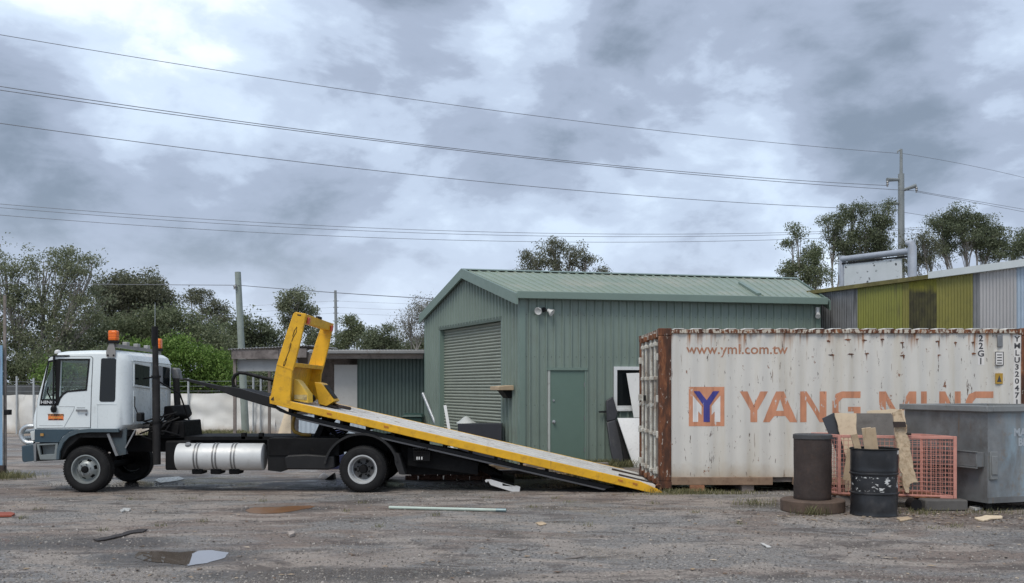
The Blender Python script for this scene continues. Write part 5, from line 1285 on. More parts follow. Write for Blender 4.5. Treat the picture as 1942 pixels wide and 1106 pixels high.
# white tail bar under the tray
TBAR = paint('tail_bar_white', (.66, .66, .65), .4, var=.06, dirt=.1)
mb = MB(); mb.plate([(921, 912), (930, 912), (975, 925), (979, 924), (987, 926), (986, 935), (981, 937.5), (975, 937), (930, 923), (925, 915), (923, 918), (920, 917), (919, 914)], [], lambda a, b: T(a, b, .22), (0, .05, 0)); mb.build('tail_light_bar', TBAR, truck, bevel=.006)
mb = MB(); mb.plate([(930, 908), (976, 921), (974, 924), (932, 912)], [], lambda a, b: T(a, b, .3), (0, 1.5, 0)); mb.build('tail_bar_cross', CHASSIS, truck)
for dy in (.8, 1.4):
    mb = MB(); mb.beam(T(900, 890, dy), T(950, 915, dy), .08, .10); mb.build('tail_arm', CHASSIS, truck)
mb = MB(); mb.beam(T(860, 868, .3), T(892, 866, .3), .02, .02); mb.build('light_stay', GREYMETAL, truck)

# ================================================================== SHIPPING CONTAINER
YC = 15.80; SCC = FPX / YC
def C(u, v, dy=0.0): return Vector(((u - CX) / SCC, YC + dy, CAMH + (HY - v) / SCC))
CX0 = C(1249, 0).x; CX1 = CX0 + 6.26; CZ0, CZ1 = .055, C(0, 622.5).z; CD = 2.44
cont = thing('shipping_container', 'rusty white shipping container with orange lettering', 'shipping container', ((CX0 + CX1) / 2, YC + CD / 2, 0))
def cont_paint(name, base, rust, top):
    m, nt, b = new_mat(name); oc = coords(nt); sp = nd(nt, 'ShaderNodeSeparateXYZ', i_0=oc)
    n1 = noise_(nt, oc, 1.2, 6, .6)
    c = ramp(nt, n1, [(.3, tuple(x * .9 for x in base)), (.7, base)])
    # yellowed stain bands
    st = noise_(nt, mapping(nt, oc, (4, 4, .35), (1, 1, 0)), 1.0, 5, .6)
    c = mixc(nt, math_(nt, 'MULTIPLY', ramp(nt, st, [(.46, 0), (.70, 1)]), .5), c, (.48, .42, .31))
    # grime gathering low on the wall
    lowm = math_(nt, 'ADD', sp.outputs[2], math_(nt, 'MULTIPLY', noise_(nt, oc, 3, 5, .6), .45))
    c = mixc(nt, ramp(nt, lowm, [(.36, .8), (.72, 0.0)]), c, (.36, .27, .17))
    # short upright scratches showing bare rusty steel
    sc = noise_(nt, mapping(nt, oc, (6, 6, 1.25), (3, 2, 8)), 3.4, 7, .70)
    c = mixc(nt, ramp(nt, sc, [(.625, 0), (.65, 1)]), c, (.10, .07, .055))
    s2 = noise_(nt, mapping(nt, oc, (14, 14, .8), (13, 2, 1)), 2.2, 4, .6)
    c = mixc(nt, math_(nt, 'MULTIPLY', ramp(nt, s2, [(.66, 0), (.70, 1)]), .8), c, (.17, .10, .06))
    # rust weeping down from the top rail in a few places
    rw = noise_(nt, mapping(nt, oc, (1.6, 1.6, .0), (7.4, 0, 0)), 1.6, 6, .72)
    soft = noise_(nt, mapping(nt, oc, (8, 8, .5), (2, 5, 0)), 1.5, 5, .6)
    drop = math_(nt, 'SUBTRACT', math_(nt, 'ADD', sp.outputs[2], math_(nt, 'MULTIPLY', rw, 2.6)), top + 1.10)
    drop = math_(nt, 'MULTIPLY', math_(nt, 'MULTIPLY', drop, 4.5, True), ramp(nt, soft, [(.38, 0), (.62, 1)]))
    c = mixc(nt, drop, c, (.30, .135, .055))
    # freckles of rust
    fr = noise_(nt, mapping(nt, oc, (1, 1, .6), (9, 4, 2)), 8, 6, .72)
    c = mixc(nt, ramp(nt, fr, [(.665 - rust, 0), (.70 - rust, 1)]), c, (.20, .085, .04))
    nt.links.new(c, b.inputs['Base Color']); b.inputs['Roughness'].default_value = .55
    bump(nt, b, n1, .05, .02)
    return m
CPAINT = cont_paint('container_white', (.665, .645, .595), .018, CZ1)
def rust_mix(name, paintc, amount):
    m, nt, b = new_mat(name); oc = coords(nt)
    a = noise_(nt, mapping(nt, oc, (6, 6, 1.6), (1, 2, 3)), 1.6, 8, .68, .3)
    d = noise_(nt, mapping(nt, oc, (9, 9, 3.5), (4, 7, 2)), 1.5, 7, .7)
    rust = ramp(nt, a, [(.30, (.035, .018, .012)), (.46, (.085, .034, .018)), (.57, (.17, .062, .027)), (.70, (.34, .16, .07))])
    c = mixc(nt, ramp(nt, d, [(.52 + amount, 0), (.56 + amount, 1)]), rust, paintc)
    c = mixc(nt, ramp(nt, noise_(nt, mapping(nt, oc, (20, 20, .9), (0, 3, 9)), 1.2, 4, .6), [(.60, 0), (.66, .8)]), c, (.03, .017, .012))
    nt.links.new(c, b.inputs['Base Color']); b.inputs['Roughness'].default_value = .85
    bump(nt, b, d, .5, .01)
    return m
RPOST = rust_mix('post_rust', (.50, .46, .40), .09)
CRAIL = rust_mix('rail_rust', (.52, .47, .39), -.03)
CRAIL_OLD = paint('rail_rusty_white', (.40, .33, .25), .6, var=.2, dirt=.8, dirtcol=(.17, .07, .03), scale=5, streak=.3, streakcol=(.14, .055, .025))
CDOOR = paint('door_white_worn', (.52, .51, .46), .6, var=.15, dirt=.55, dirtcol=(.15, .09, .055), scale=3.0, streak=.5, streakcol=(.15, .085, .05))
CSKIN = paint('door_skin', (.30, .29, .265), .65, var=.2, dirt=.7, dirtcol=(.09, .065, .05), scale=3.0, streak=.6, streakcol=(.11, .07, .05))
# corner posts and castings
PW = .215
for x0, y0_ in ((CX0, 0), (CX0, CD - .14), (CX1 - PW, 0), (CX1 - PW, CD - .14)):
    mb = MB(); mb.box(x0 + .004, x0 + PW, YC + y0_ + .004, YC + y0_ + .14, CZ0 + .12, CZ1 - .12); mb.build('corner_post', RPOST, cont, bevel=.015)
    for z0 in (CZ0, CZ1 - .12):
        mb = MB(); mb.box(x0, x0 + PW + .004, YC + y0_, YC + y0_ + .16, z0, z0 + .12); mb.build('corner_casting', RPOST, cont, bevel=.008)
# corrugated side walls
PER, DEP = .295, .021
XA, XB = CX0 + PW, CX1 - PW
NPER = round((XB - XA) / PER); PER = (XB - XA) / NPER
brk = [XA]
for k in range(NPER):
    s = XA + k * PER
    brk += [s + PER * .30, s + PER * .48, s + PER * .80, s + PER * .98]
brk.append(XB)
def cdepth(x):
    f = ((x - XA) / PER) % 1.0
    if f < .30: return 0.0
    if f < .48: return DEP * (f - .30) / .18
    if f < .80: return DEP
    if f < .98: return DEP * (1 - (f - .80) / .18)
    return 0.0
ZB, ZT = .245, CZ1 - .075
for sgn, yb in ((1, YC + .022), (-1, YC + CD - .022)):
    mb = MB(); vs, fs = [], []
    nzv = 8
    for x in brk:
        for k in range(nzv):
            z = ZB + (ZT - ZB) * k / (nzv - 1)
            dent = .010 * mnoise.noise(Vector((x * 1.1, z * 1.3, 4.0))) if sgn > 0 else 0
            vs.append((x, yb + sgn * (cdepth(x + 1e-6) + dent + .011), z))
    for i in range(len(brk) - 1):
        for k in range(nzv - 1): fs.append((i * nzv + k, (i + 1) * nzv + k, (i + 1) * nzv + k + 1, i * nzv + k + 1))
    mb.add(vs, fs); mb.build('side_wall', CPAINT, cont, smooth=25, fix=False)
def wall_y(x, z):
    return YC + .022 + .011 + cdepth(x + 1e-6) + .010 * mnoise.noise(Vector((x * 1.1, z * 1.3, 4.0)))
for y0_, y1_ in ((0.0, .075), (CD - .075, CD)):
    mb = MB(); n = 48; vs, fs = [], []
    for i in range(n + 1):
        x = XA + (XB - XA) * i / n; dz = .012 * mnoise.noise(Vector((x * 1.7, 0, 9))) if y0_ == 0 else 0
        for yy, z in ((y0_ + .004, CZ1 - .085), (y1_, CZ1 - .085), (y1_, CZ1 - .02), (y0_ + .004, CZ1 - .02)): vs.append((x, YC + yy, z + dz))
    for i in range(n):
        for k in range(4): fs.append((4 * i + k, 4 * i + (k + 1) % 4, 4 * i + 4 + (k + 1) % 4, 4 * i + 4 + k))
    fs += [(0, 1, 2, 3), (4 * n + 3, 4 * n + 2, 4 * n + 1, 4 * n)]
    mb.add(vs, fs); mb.build('top_rail', CRAIL, cont, bevel=.006)
    xs = C(1466, 0).x
    mb = MB(); mb.box(XA, xs, YC + y0_ + .006, YC + y1_ + .02, .115, .243); mb.build('bottom_rail', paint('rail_tan', (.25, .17, .115), .8, var=.2, dirt=.4, dirtcol=(.14, .075, .045), scale=5), cont, bevel=.006)
    mb = MB(); mb.box(xs + .34, XB, YC + y0_ + .006, YC + y1_ + .02, .115, .243); mb.build('bottom_rail', paint('rail_tan', (.25, .17, .115)), cont, bevel=.006)
# roof: corrugations running across, crests show as scallops above the rail
mb = MB(); vs, fs = [], []; n = NPER * 8
for i in range(n + 1):
    x = XA + (XB - XA) * i / n; f = (i % 8) / 8
    h = .026 if f in (.25, .375, .5, .625, .75) else (.012 if f in (.125, .875) else -.006)
    vs += [(x, YC + .02, CZ1 - .035 + h), (x, YC + .10, CZ1 - .022 + h), (x, YC + CD - .10, CZ1 - .022 + h), (x, YC + CD - .02, CZ1 - .035 + h)]
for i in range(n):
    for k in range(3): fs.append((4 * i + k, 4 * i + 4 + k, 4 * i + 5 + k, 4 * i + k + 1))
mb.add(vs, fs); mb.build('roof_panel', paint('container_roof', (.58, .57, .53), .55, dirt=.3, dirtcol=(.3, .17, .09)), cont, smooth=40, fix=False)
mb = MB(); mb.box(XA, XB, YC + .1, YC + CD - .1, .16, .24); mb.build('floor', DARKTIMBER, cont)
mb = MB(); mb.box(CX1 - .05, CX1 - .03, YC + .14, YC + CD - .14, .15, CZ1 - .05); mb.build('front_wall', CDOOR, cont)
# doors on the left end
for k, (ya, yb_) in enumerate(((.15, CD / 2 - .006), (CD / 2 + .006, CD - .15))):
    mb = MB(); vs, fs = [], []; pr = corrug(.25, CZ1 - .12, .36, .028, 8)
    for z, d in pr: vs += [(CX0 + .05 + d, YC + ya, z), (CX0 + .05 + d, YC + yb_, z)]
    # vertical ribs rather than flat: door skin
    mb = MB(); n = 20; vs, fs = [], []
    for i in range(n + 1):
        y = YC + ya + (yb_ - ya) * i / n; d = .030 * (1 if (i % 5) in (1, 2) else 0)
        vs += [(CX0 + .045 + d, y, .20), (CX0 + .045 + d, y, CZ1 - .13), (CX0 + .095, y, .20), (CX0 + .095, y, CZ1 - .13)]
    for i in range(n):
        a, b = 4 * i, 4 * i + 4; fs += [(a, b, b + 1, a + 1), (a + 2, a + 3, b + 3, b + 2), (a + 1, b + 1, b + 3, a + 3), (a, a + 2, b + 2, b)]
    fs += [(0, 1, 3, 2), (4 * n, 4 * n + 2, 4 * n + 3, 4 * n + 1)]
    mb.add(vs, fs); dr = mb.build('door', CSKIN, cont, smooth=25)
    for fy in (.24, .66):
        y = YC + ya + (yb_ - ya) * fy
        mb = MB(); mb.cyl((CX0 + .005, y, .13), (CX0 + .005, y, CZ1 - .05), .024, n=12); mb.build('locking_bar', CDOOR, dr)
        for z in (.30, .95, 1.90, CZ1 - .25):
            mb = MB(); mb.box(CX0 - .03, CX0 + .05, y - .055, y + .055, z - .03, z + .03); mb.build('bar_bracket', CDOOR, dr, bevel=.008)
        mb = MB(); mb.box(CX0 - .04, CX0 + .06, y - .05, y + .05, CZ1 - .16, CZ1 - .07); mb.build('cam_keeper', RUST, dr, bevel=.01)
        mb = MB(); mb.box(CX0 - .04, CX0 + .06, y - .05, y + .05, .10, .19); mb.build('cam_keeper', RUST, dr, bevel=.01)
        mb = MB(); mb.beam((CX0 - .03, y, 1.45), (CX0 - .02, y + .35, 1.40), .014, .045); mb.build('handle', CDOOR, dr)
    for z in (.35, .95, 1.55, 2.25):
        yy = YC + (.10 if k == 0 else CD - .14); mb = MB(); mb.box(CX0 - .02, CX0 + .04, yy - .03, yy + .09, z - .06, z + .06); mb.build('hinge', CDOOR, dr, bevel=.01)
mb = MB(); mb.box(CX0 - .05, CX0 - .02, YC + 1.35, YC + 1.48, 1.50, 1.60); mb.build('lock_box', BLACK, cont)
mb = MB(); mb.box(CX0 + .01, CX0 + .12, YC + .14, YC + CD - .14, CZ1 - .13, CZ1 - .01); mb.build('door_header', CRAIL, cont)
mb = MB(); mb.box(CX0 + .01, CX0 + .12, YC + .14, YC + CD - .14, CZ0 + .02, .20); mb.build('door_sill', RUST, cont)
# painted markings following the corrugation
def marking(name, me_or_polys, mat, lift=.0022, parent=cont):
    bm = bmesh.new()
    if isinstance(me_or_polys, list):
        for poly in me_or_polys:
            idx = tessellate_polygon([[Vector((a, b, 0)) for a, b in poly]])
            vs = [bm.verts.new((a, 0, b)) for a, b in poly]
            for t in idx:
                try: bm.faces.new([vs[i] for i in t])
                except ValueError: pass
    else:
        bm.from_mesh(me_or_polys)
    xs = [v.co.x for v in bm.verts]; lo, hi = min(xs), max(xs)
    for x in brk:
        if lo < x < hi:
            bmesh.ops.bisect_plane(bm, geom=bm.verts[:] + bm.edges[:] + bm.faces[:], plane_co=(x, 0, 0), plane_no=(1, 0, 0))
    bmesh.ops.triangulate(bm, faces=bm.faces)
    zs = np.arange(ZB, ZT, (ZT - ZB) / 7.0)
    for z in zs: bmesh.ops.bisect_plane(bm, geom=bm.verts[:] + bm.edges[:] + bm.faces[:], plane_co=(0, 0, float(z)), plane_no=(0, 0, 1))
    org = ORIGIN[cont.name]
    # wall rows are linear between the grid heights, so follow that
    def wy(x, z):
        k = max(0, min(5.9999, (z - ZB) / (ZT - ZB) * 7)); k = max(0, min(6, int((z - ZB) / (ZT - ZB) * 7)))
        za, zb_ = ZB + (ZT - ZB) * k / 7, ZB + (ZT - ZB) * (k + 1) / 7; t = (z - za) / (zb_ - za)
        i = max(0, min(len(brk) - 2, int(np.searchsorted(brk, x) - 1))); xa, xb_ = brk[i], brk[i + 1]; s = (x - xa) / (xb_ - xa)
        f = lambda a, b: wall_y(a, b)
        ya, yb2 = f(xa, za) * (1 - s) + f(xb_, za) * s, f(xa, zb_) * (1 - s) + f(xb_, zb_) * s
        return ya * (1 - t) + yb2 * t
    for v in bm.verts: v.co = Vector((v.co.x, wy(v.co.x, v.co.z) - lift, v.co.z)) - org
    me = bpy.data.meshes.new(name); bm.to_mesh(me); bm.free()
    return link(name, me, mat, parent, org)
def worn(name, col, wear, under=(.60, .59, .555)):
    m, nt, b = new_mat(name); oc = coords(nt)
    n = noise_(nt, mapping(nt, oc, (2.2, 2.2, .9), (1, 3, 2)), 3.0, 7, .68)
    f = ramp(nt, n, [(.60 - wear, 0), (.63 - wear, 1)])
    c = ramp(nt, noise_(nt, oc, 2.5, 4, .6), [(.3, tuple(x * .85 for x in col)), (.7, tuple(min(1, x * 1.1) for x in col))])
    c = mixc(nt, f, c, under)
    sc = noise_(nt, mapping(nt, oc, (7, 7, 1.7), (3, 2, 8)), 3.2, 7, .68)
    c = mixc(nt, ramp(nt, sc, [(.655, 0), (.675, 1)]), c, (.085, .055, .042))
    nt.links.new(c, b.inputs['Base Color']); b.inputs['Roughness'].default_value = .6
    return m
ORANGE = worn('marking_orange', (.57, .255, .145), -.015); ORANGEW = worn('marking_orange_worn', (.57, .255, .145), .03)
BLUE = worn('marking_blue', (.05, .05, .25), -.02); MWHITE = worn('marking_white', (.72, .70, .67), -.06); BROWNTXT = worn('marking_brown', (.40, .19, .11), -.015)
CP = lambda u, v: (C(u, v).x, C(u, v).z)
def letter(ch, u0, u1, v0=742.5, v1=801.0, t=12.5):
    w = u1 - u0; m = (u0 + u1) / 2; h = v1 - v0; q = t
    if ch == 'Y': ps = [[(u0, v0), (u0 + q * 1.2, v0), (m, v0 + h * .45), (u1 - q * 1.2, v0), (u1, v0), (m + q / 2, v0 + h * .62), (m + q / 2, v1), (m - q / 2, v1), (m - q / 2, v0 + h * .62)]]
    if ch == 'A': ps = [[(u0, v1), (m - q * .62, v0), (m + q * .62, v0), (u1, v1), (u1 - q * 1.05, v1), (u1 - q * 1.5, v1 - h * .2), (u0 + q * 1.5, v1 - h * .2), (u0 + q * 1.05, v1)], ]
    if ch == 'N': ps = [[(u0, v0), (u0 + q, v0), (u0 + q, v1), (u0, v1)], [(u1 - q, v0), (u1, v0), (u1, v1), (u1 - q, v1)], [(u0 + q, v0), (u1 - q, v0 + h * .70), (u1 - q, v1), (u0 + q, v0 + h * .30)]]
    if ch == 'M': ps = [[(u0, v0), (u0 + q, v0), (u0 + q, v1), (u0, v1)], [(u1 - q, v0), (u1, v0), (u1, v1), (u1 - q, v1)], [(u0 + q, v0), (m, v0 + h * .66), (m, v1), (u0 + q, v0 + h * .30)], [(u1 - q, v0), (m, v0 + h * .66), (m, v1), (u1 - q, v0 + h * .30)]]
    if ch == 'I': ps = [[(u0, v0), (u1, v0), (u1, v1), (u0, v1)]]
    if ch == 'G':
        c = w * .34
        ps = [[(u1, v0), (u0 + c, v0), (u0 + c * .3, v0 + c * .3), (u0, v0 + c), (u0, v1 - c), (u0 + c * .3, v1 - c * .3), (u0 + c, v1), (u1, v1), (u1, v0 + h * .50), (u0 + w * .55, v0 + h * .50), (u0 + w * .55, v0 + h * .65), (u1 - q, v0 + h * .65), (u1 - q, v1 - q), (u0 + c * 1.1, v1 - q), (u0 + q, v1 - c * 1.1), (u0 + q, v0 + c * 1.1), (u0 + c * 1.1, v0 + q), (u1, v0 + q)]]
    return ps
def letter_hole(u0, u1, v0=742.5, v1=801.0, t=12.5):
    m = (u0 + u1) / 2; h = v1 - v0
    return [(m, v0 + h * .28), (m + h * .135, v1 - h * .36), (m - h * .135, v1 - h * .36)]
for ch, a, b, mt in (('Y', 1404, 1458, ORANGE), ('A', 1448, 1513, ORANGE), ('N', 1519, 1569, ORANGE), ('G', 1580, 1634, ORANGE), ('M', 1669, 1739, ORANGEW), ('I', 1748, 1760, ORANGE), ('N', 1783, 1825, ORANGE), ('G', 1834, 1887, ORANGE)):
    polys = [[CP(*p) for p in ps] for ps in letter(ch, a, b)]
    if ch == 'A':
        m_ = (a + b) / 2; v0, v1, h = 742.5, 801.0, 58.5; q = 12.5
        pp = lambda L: [CP(*p) for p in L]
        polys = [pp([(a, v1), (m_ - q * .62, v0), (m_, v0), (m_, v0 + h * .24), (m_ - h * .13, v1 - h * .37), (a + q * 1.75, v1 - h * .2), (a + q * 1.05, v1)]),
                 pp([(b, v1), (m_ + q * .62, v0), (m_, v0), (m_, v0 + h * .24), (m_ + h * .13, v1 - h * .37), (b - q * 1.75, v1 - h * .2), (b - q * 1.05, v1)]),
                 pp([(m_ - h * .13, v1 - h * .37), (m_ + h * .13, v1 - h * .37), (b - q * 1.75, v1 - h * .2), (a + q * 1.75, v1 - h * .2)])]
    marking('painted_letter', polys, mt)
# logo
lg = lambda L: [CP(1180 + x / 2.836, 590 + y / 2.836) for x, y in L]
marking('logo_square', [lg([(360, 408), (552, 408), (552, 620), (360, 620)])], ORANGE, .0018)
marking('logo_letter', [lg([(382, 455), (430, 512), (430, 560), (412, 540), (412, 597), (382, 597)]), lg([(531, 455), (531, 597), (501, 597), (501, 540), (483, 560), (483, 512)])], MWHITE, .0045)
marking('logo_letter', [lg([(386, 431), (420, 431), (456, 480), (491, 431), (526, 431), (473, 507), (473, 597), (440, 597), (440, 507)])], BLUE, .0065)
def wall_text(txt, u, v, size, mat, bold=0, sx=1.0, name='painted_text'):
    me = text_polys(txt, size, bold); o = C(u, v)
    for vv in me.vertices: vv.co = Vector((o.x + vv.co.x * sx, 0, o.z + vv.co.y))
    return marking(name, me, mat, .003)
wall_text('www.yml.com.tw', 1399, 663, .235, BROWNTXT, .003, 1.02)
INKC = worn('marking_black', (.05, .05, .055), -.04)
marking('marking_strip', [[CP(1857, 634), CP(1869, 634), CP(1869, 692), CP(1857, 692)]], MWHITE, .002)
for k, ch in enumerate('22G1'): wall_text(ch, 1863, 642 + k * 14.5, .145, INKC, .004)
marking('marking_strip', [[CP(1925, 635), CP(1938.5, 635), CP(1938.5, 775), CP(1925, 775)]], MWHITE, .002)
for k, ch in enumerate('YMLU320471'): wall_text(ch, 1931.5, 643 + k * 13.4, .125, INKC, .004)
for (u0, u1, v0, v1, mt, nm) in ((1889, 1905, 667, 693, MWHITE, 'data_plate'), (1890, 1903.5, 708, 728, worn('plate_yellow', (.42, .25, .035), -.05), 'warning_plate')):
    p0, p1 = C(u0, v1), C(u1, v0); y = min(wall_y(p0.x, p0.z), wall_y(p1.x, p0.z))
    mb = MB(); mb.box(p0.x, p1.x, y - .008, y + .01, p0.z, p1.z); pl = mb.build(nm, mt, cont)
    mb = MB()
    if nm == 'data_plate':
        w_, h_ = p1.x - p0.x, p1.z - p0.z
        mb.plate([(p0.x, p0.z), (p1.x, p0.z), (p1.x, p1.z), (p0.x, p1.z)], [[(p0.x + .012, p0.z + .012), (p1.x - .012, p0.z + .012), (p1.x - .012, p1.z - .012), (p0.x + .012, p1.z - .012)]], lambda a, b: Vector((a, y - .009, b)), (0, .0009, 0))
        for k in range(4): mb.box(p0.x + .03, p1.x - .03, y - .009, y - .0081, p0.z + .03 + k * .045, p0.z + .048 + k * .045)
    else:
        mb.plate([(p0.x + .02, p0.z + .03), (p1.x - .02, p0.z + .03), ((p0.x + p1.x) / 2, p1.z - .03)], [], lambda a, b: Vector((a, y - .009, b)), (0, .0009, 0))
    mb.build('plate_print', INKC, pl)
p0, p1 = C(1893, 658), C(1903, 635); y = min(wall_y(p0.x, p0.z), wall_y(p1.x, p0.z)); mb = MB(); mb.box(p0.x, p1.x, y - .02, y + .01, p0.z, p1.z); mb.build('vent_cover', GREYMETAL, cont, bevel=.008)
# rust clots where lashing rings were welded
mb = MB(); r_ = random.Random(3)
for k in range(9):
    for (v, du) in ((647, 0), (672, 4)):
        if v == 672 and k % 2 and k > 2: continue
        p = C(1574 + k * 34 + du + r_.uniform(-3, 3), v + r_.uniform(-4, 3)); y = wall_y(p.x, p.z); w = r_.uniform(.03, .06)
        ring_ = []
        for q_ in range(11):
            t_ = 2 * math.pi * q_ / 11; ring_.append((p.x + math.cos(t_) * w * r_.uniform(.5, 1.1), y - .006, p.z + math.sin(t_) * .014 * r_.uniform(.4, 1.5)))
        mb.add(ring_, [tuple(range(11))]); dl = r_.uniform(.03, .14); dx_ = r_.uniform(-w * .5, w * .5)
        mb.add([(p.x + dx_ - .008, y - .0055, p.z), (p.x + dx_ + .010, y - .0055, p.z), (p.x + dx_ + .002, y - .0055, p.z - dl)], [(0, 1, 2)])
mb.build('rust_scab', RUST, cont, smooth=0)['kind'] = 'stuff'

# ================================================================== SUPPORTS UNDER THE CONTAINER
BRICKM = paint('brick_orange', (.30, .14, .075), .85, var=.25, dirt=.4, dirtcol=(.14, .08, .055), scale=9, bmp=.4)
BRICKD = paint('brick_brown', (.16, .085, .06), .85, var=.3, dirt=.4, dirtcol=(.07, .045, .035), scale=9, bmp=.4)
def simple(mb, name, mat, label, cat, group=None, bevel=0, base=None, smooth=35):
    return tag(mb.build(name, mat, base=base, bevel=bevel, smooth=smooth), label, cat, group)
p = C(1322, 0); mb = MB(); mb.box(p.x - .12, p.x + .12, YC - .03, YC + .09, .0, .11); simple(mb, 'brick', BRICKM, 'orange brick propping the near edge of the container', 'brick', bevel=.006)
for u in (1420, 1700, 1900):
    p = C(u, 0); mb = MB(); mb.box(p.x - .1, p.x + .1, YC + .06, YC + CD - .1, .0, .112)
    simple(mb, 'timber_bearer', DARKTIMBER, {1420: 'dark timber bearer under the lettered left half of the container', 1700: 'timber bearer under the middle of the container behind the drum', 1900: 'timber bearer under the right end of the container behind the bin'}[u], 'timber', 'bearers under the container')

def prof2(prof):
    out = []
    for (r0, h0), (r1, h1) in zip(prof[:-1], prof[1:]):
        n = max(1, int(abs(h1 - h0) / .04)); out += [(r0 + (r1 - r0) * k / n, h0 + (h1 - h0) * k / n) for k in range(n)]
    return out + [prof[-1]]
def dent(mb, c, amp):
    for v in mb.v:
        e = Vector((v.x - c.x, v.y - c.y, 0))
        if e.length > .2: v -= e.normalized() * amp * max(0, mnoise.noise(Vector((v.x * 4, v.y * 4, v.z * 4.5))) + .1) * 2
    return mb
# ================================================================== STEEL PIPE ON ROUND BASE
pc = Vector((4.25, 13.42, 0))
mb = MB(); mb.lathe([(0, 0), (.43, 0), (.44, .012), (.44, .15), (.425, .165), (.20, .17), (0, .17)], pc, (0, 0, 1), 48); simple(mb, 'round_base', paint('base_brown', (.10, .068, .05), .8, var=.25, dirt=.4, dirtcol=(.05, .038, .032), scale=5, bmp=.3), 'thick round rusty brown base under the upright steel pipe', 'base', base=pc)
t = thing('steel_pipe', 'upright dark brown steel pipe with grey cap left of the black drum', 'pipe', pc + Vector((0, 0, .171)))
mb = dent(MB().lathe(prof2([(.258, .171), (.26, .175), (.26, 1.02), (.252, 1.02)]), pc, (0, 0, 1), 48), pc, .006); mb.build('pipe_body', RUSTBROWN, t)
mb = MB(); mb.lathe([(0, 1.085), (.25, 1.083), (.268, 1.075), (.270, 1.02), (.262, 1.015), (0, 1.015)], pc, (0, 0, 1), 40); mb.build('pipe_cap', paint('cap_grey', (.055, .056, .058), .6, var=.2, dirt=.3), t)

# ================================================================== OIL DRUM
dc = Vector((4.955, 12.99, 0)); DR = .31
m, nt, b = new_mat('drum_black'); oc = coords(nt); sp = nd(nt, 'ShaderNodeSeparateXYZ', i_0=oc)
c = ramp(nt, noise_(nt, oc, 4, 5, .6), [(.3, (.010, .011, .013)), (.7, (.024, .026, .030))])
band = math_(nt, 'MULTIPLY', math_(nt, 'GREATER_THAN', sp.outputs[2], .335), math_(nt, 'LESS_THAN', sp.outputs[2], .535))
pe = noise_(nt, mapping(nt, oc, (1, 1, 1.5), (2.3, 1.2, 0)), 9, 5, .62, .3)
c = mixc(nt, math_(nt, 'MULTIPLY', band, ramp(nt, pe, [(.565, 0), (.60, 1)])), c, (.60, .61, .60))
du = noise_(nt, mapping(nt, oc, (1, 1, .8), (5, 5, 5)), 3.0, 5, .6)
c = mixc(nt, math_(nt, 'MULTIPLY', ramp(nt, du, [(.55, 0), (.72, 1)]), .35), c, (.11, .10, .095))
nt.links.new(c, b.inputs['Base Color']); b.inputs['Roughness'].default_value = .38
DRUMM = m
t = thing('oil_drum', 'open black oil drum with peeling white paint holding timber offcuts', 'drum', dc)
H = .915
prof = [(0, .02), (DR - .01, .02), (DR, .0), (DR + .006, .012), (DR, .03), (DR, .29), (DR + .013, .30), (DR + .013, .315), (DR, .325), (DR, .55), (DR + .004, .555), (DR + .013, .565), (DR + .013, .58), (DR, .59), (DR + .005, .61), (DR, .63), (DR, H - .02)]
mb = dent(MB().lathe(prof2(prof), dc, (0, 0, 1), 56), dc, .012); db = mb.build('drum_body', DRUMM, t)
mb = MB(); mb.lathe([(DR - .03, .04), (DR - .03, H - .03)], dc, (0, 0, 1), 56); mb.build('drum_lining', RUSTBROWN, t)
mb = MB(); rg = [dc + Vector((math.cos(k) * DR, math.sin(k) * DR, H - .012)) for k in [2 * math.pi * i / 48 for i in range(49)]]; mb.tube(rg, .012, 8, cap=False); mb.build('rim', BLACK, t)
a_ = R(-38); q = dc + Vector((math.cos(a_) * (DR + .004), math.sin(a_) * (DR + .004), H - .05)); mb = MB(); mb.beam(q - Vector((0, 0, .025)), q + Vector((0, 0, .025)), .035, .01, (math.cos(a_), math.sin(a_), 0)); mb.build('paint_dab', LAMPW, t)
for i, (bx, by, tx, ty, tz, w, th, lab) in enumerate(((.02, .05, -.27, .02, 1.10, .09, .03, 'narrow leftmost timber offcut leaning out of the black drum'), (.06, 0.02, -.13, -.06, 1.19, .12, .035, 'broad middle timber offcut standing in the black drum'), (.14, .1, -.01, .10, 1.18, .13, .03, 'rear timber offcut standing in the black drum'))):
    mb = MB(); mb.beam(dc + Vector((bx, by, .05)), dc + Vector((tx, ty, tz)), w, th, (0, 1, 0.0) if i != 1 else (.25, 1, 0)); simple(mb, 'timber_offcut', TIMBER, lab, 'timber', 'timber offcuts in the drum', bevel=.003)

# ================================================================== SKIP BIN
K0 = Vector((6.65, 13.28, 0)); dL = Vector((-.30, .954, 0)); dR = Vector((.954, .30, 0)); LL, LR = 1.66, 1.62
bn = thing('skip_bin', 'large grey steel skip bin at the right beside the red cage', 'skip bin', K0 + dL * .8 + dR * .8)
def fB(a, b, z): return K0 + dR * a + dL * b + Vector((0, 0, z))
BZ0, BZ1 = .12, 1.40
def slab(mb, a0, a1, b0, b1, z0, z1):
    return mb.hexa([fB(a0, b0, z0), fB(a1, b0, z0), fB(a1, b1, z0), fB(a0, b1, z0), fB(a0, b0, z1), fB(a1, b0, z1), fB(a1, b1, z1), fB(a0, b1, z1)])
m, nt, b = new_mat('bin_face_worn'); oc = coords(nt); wx = nd(nt, 'ShaderNodeSeparateXYZ', i_0=oc)
n1 = noise_(nt, oc, 1.5, 7, .65); n2 = noise_(nt, mapping(nt, oc, (2.2, 2.2, .7), (4, 4, 4)), 1.6, 6, .6, .5); n3 = noise_(nt, mapping(nt, oc, (1, 1, 1), (9, 1, 3)), 2.6, 8, .7)
c = ramp(nt, n1, [(.3, (.105, .112, .115)), (.5, (.18, .19, .195)), (.7, (.27, .28, .275))])
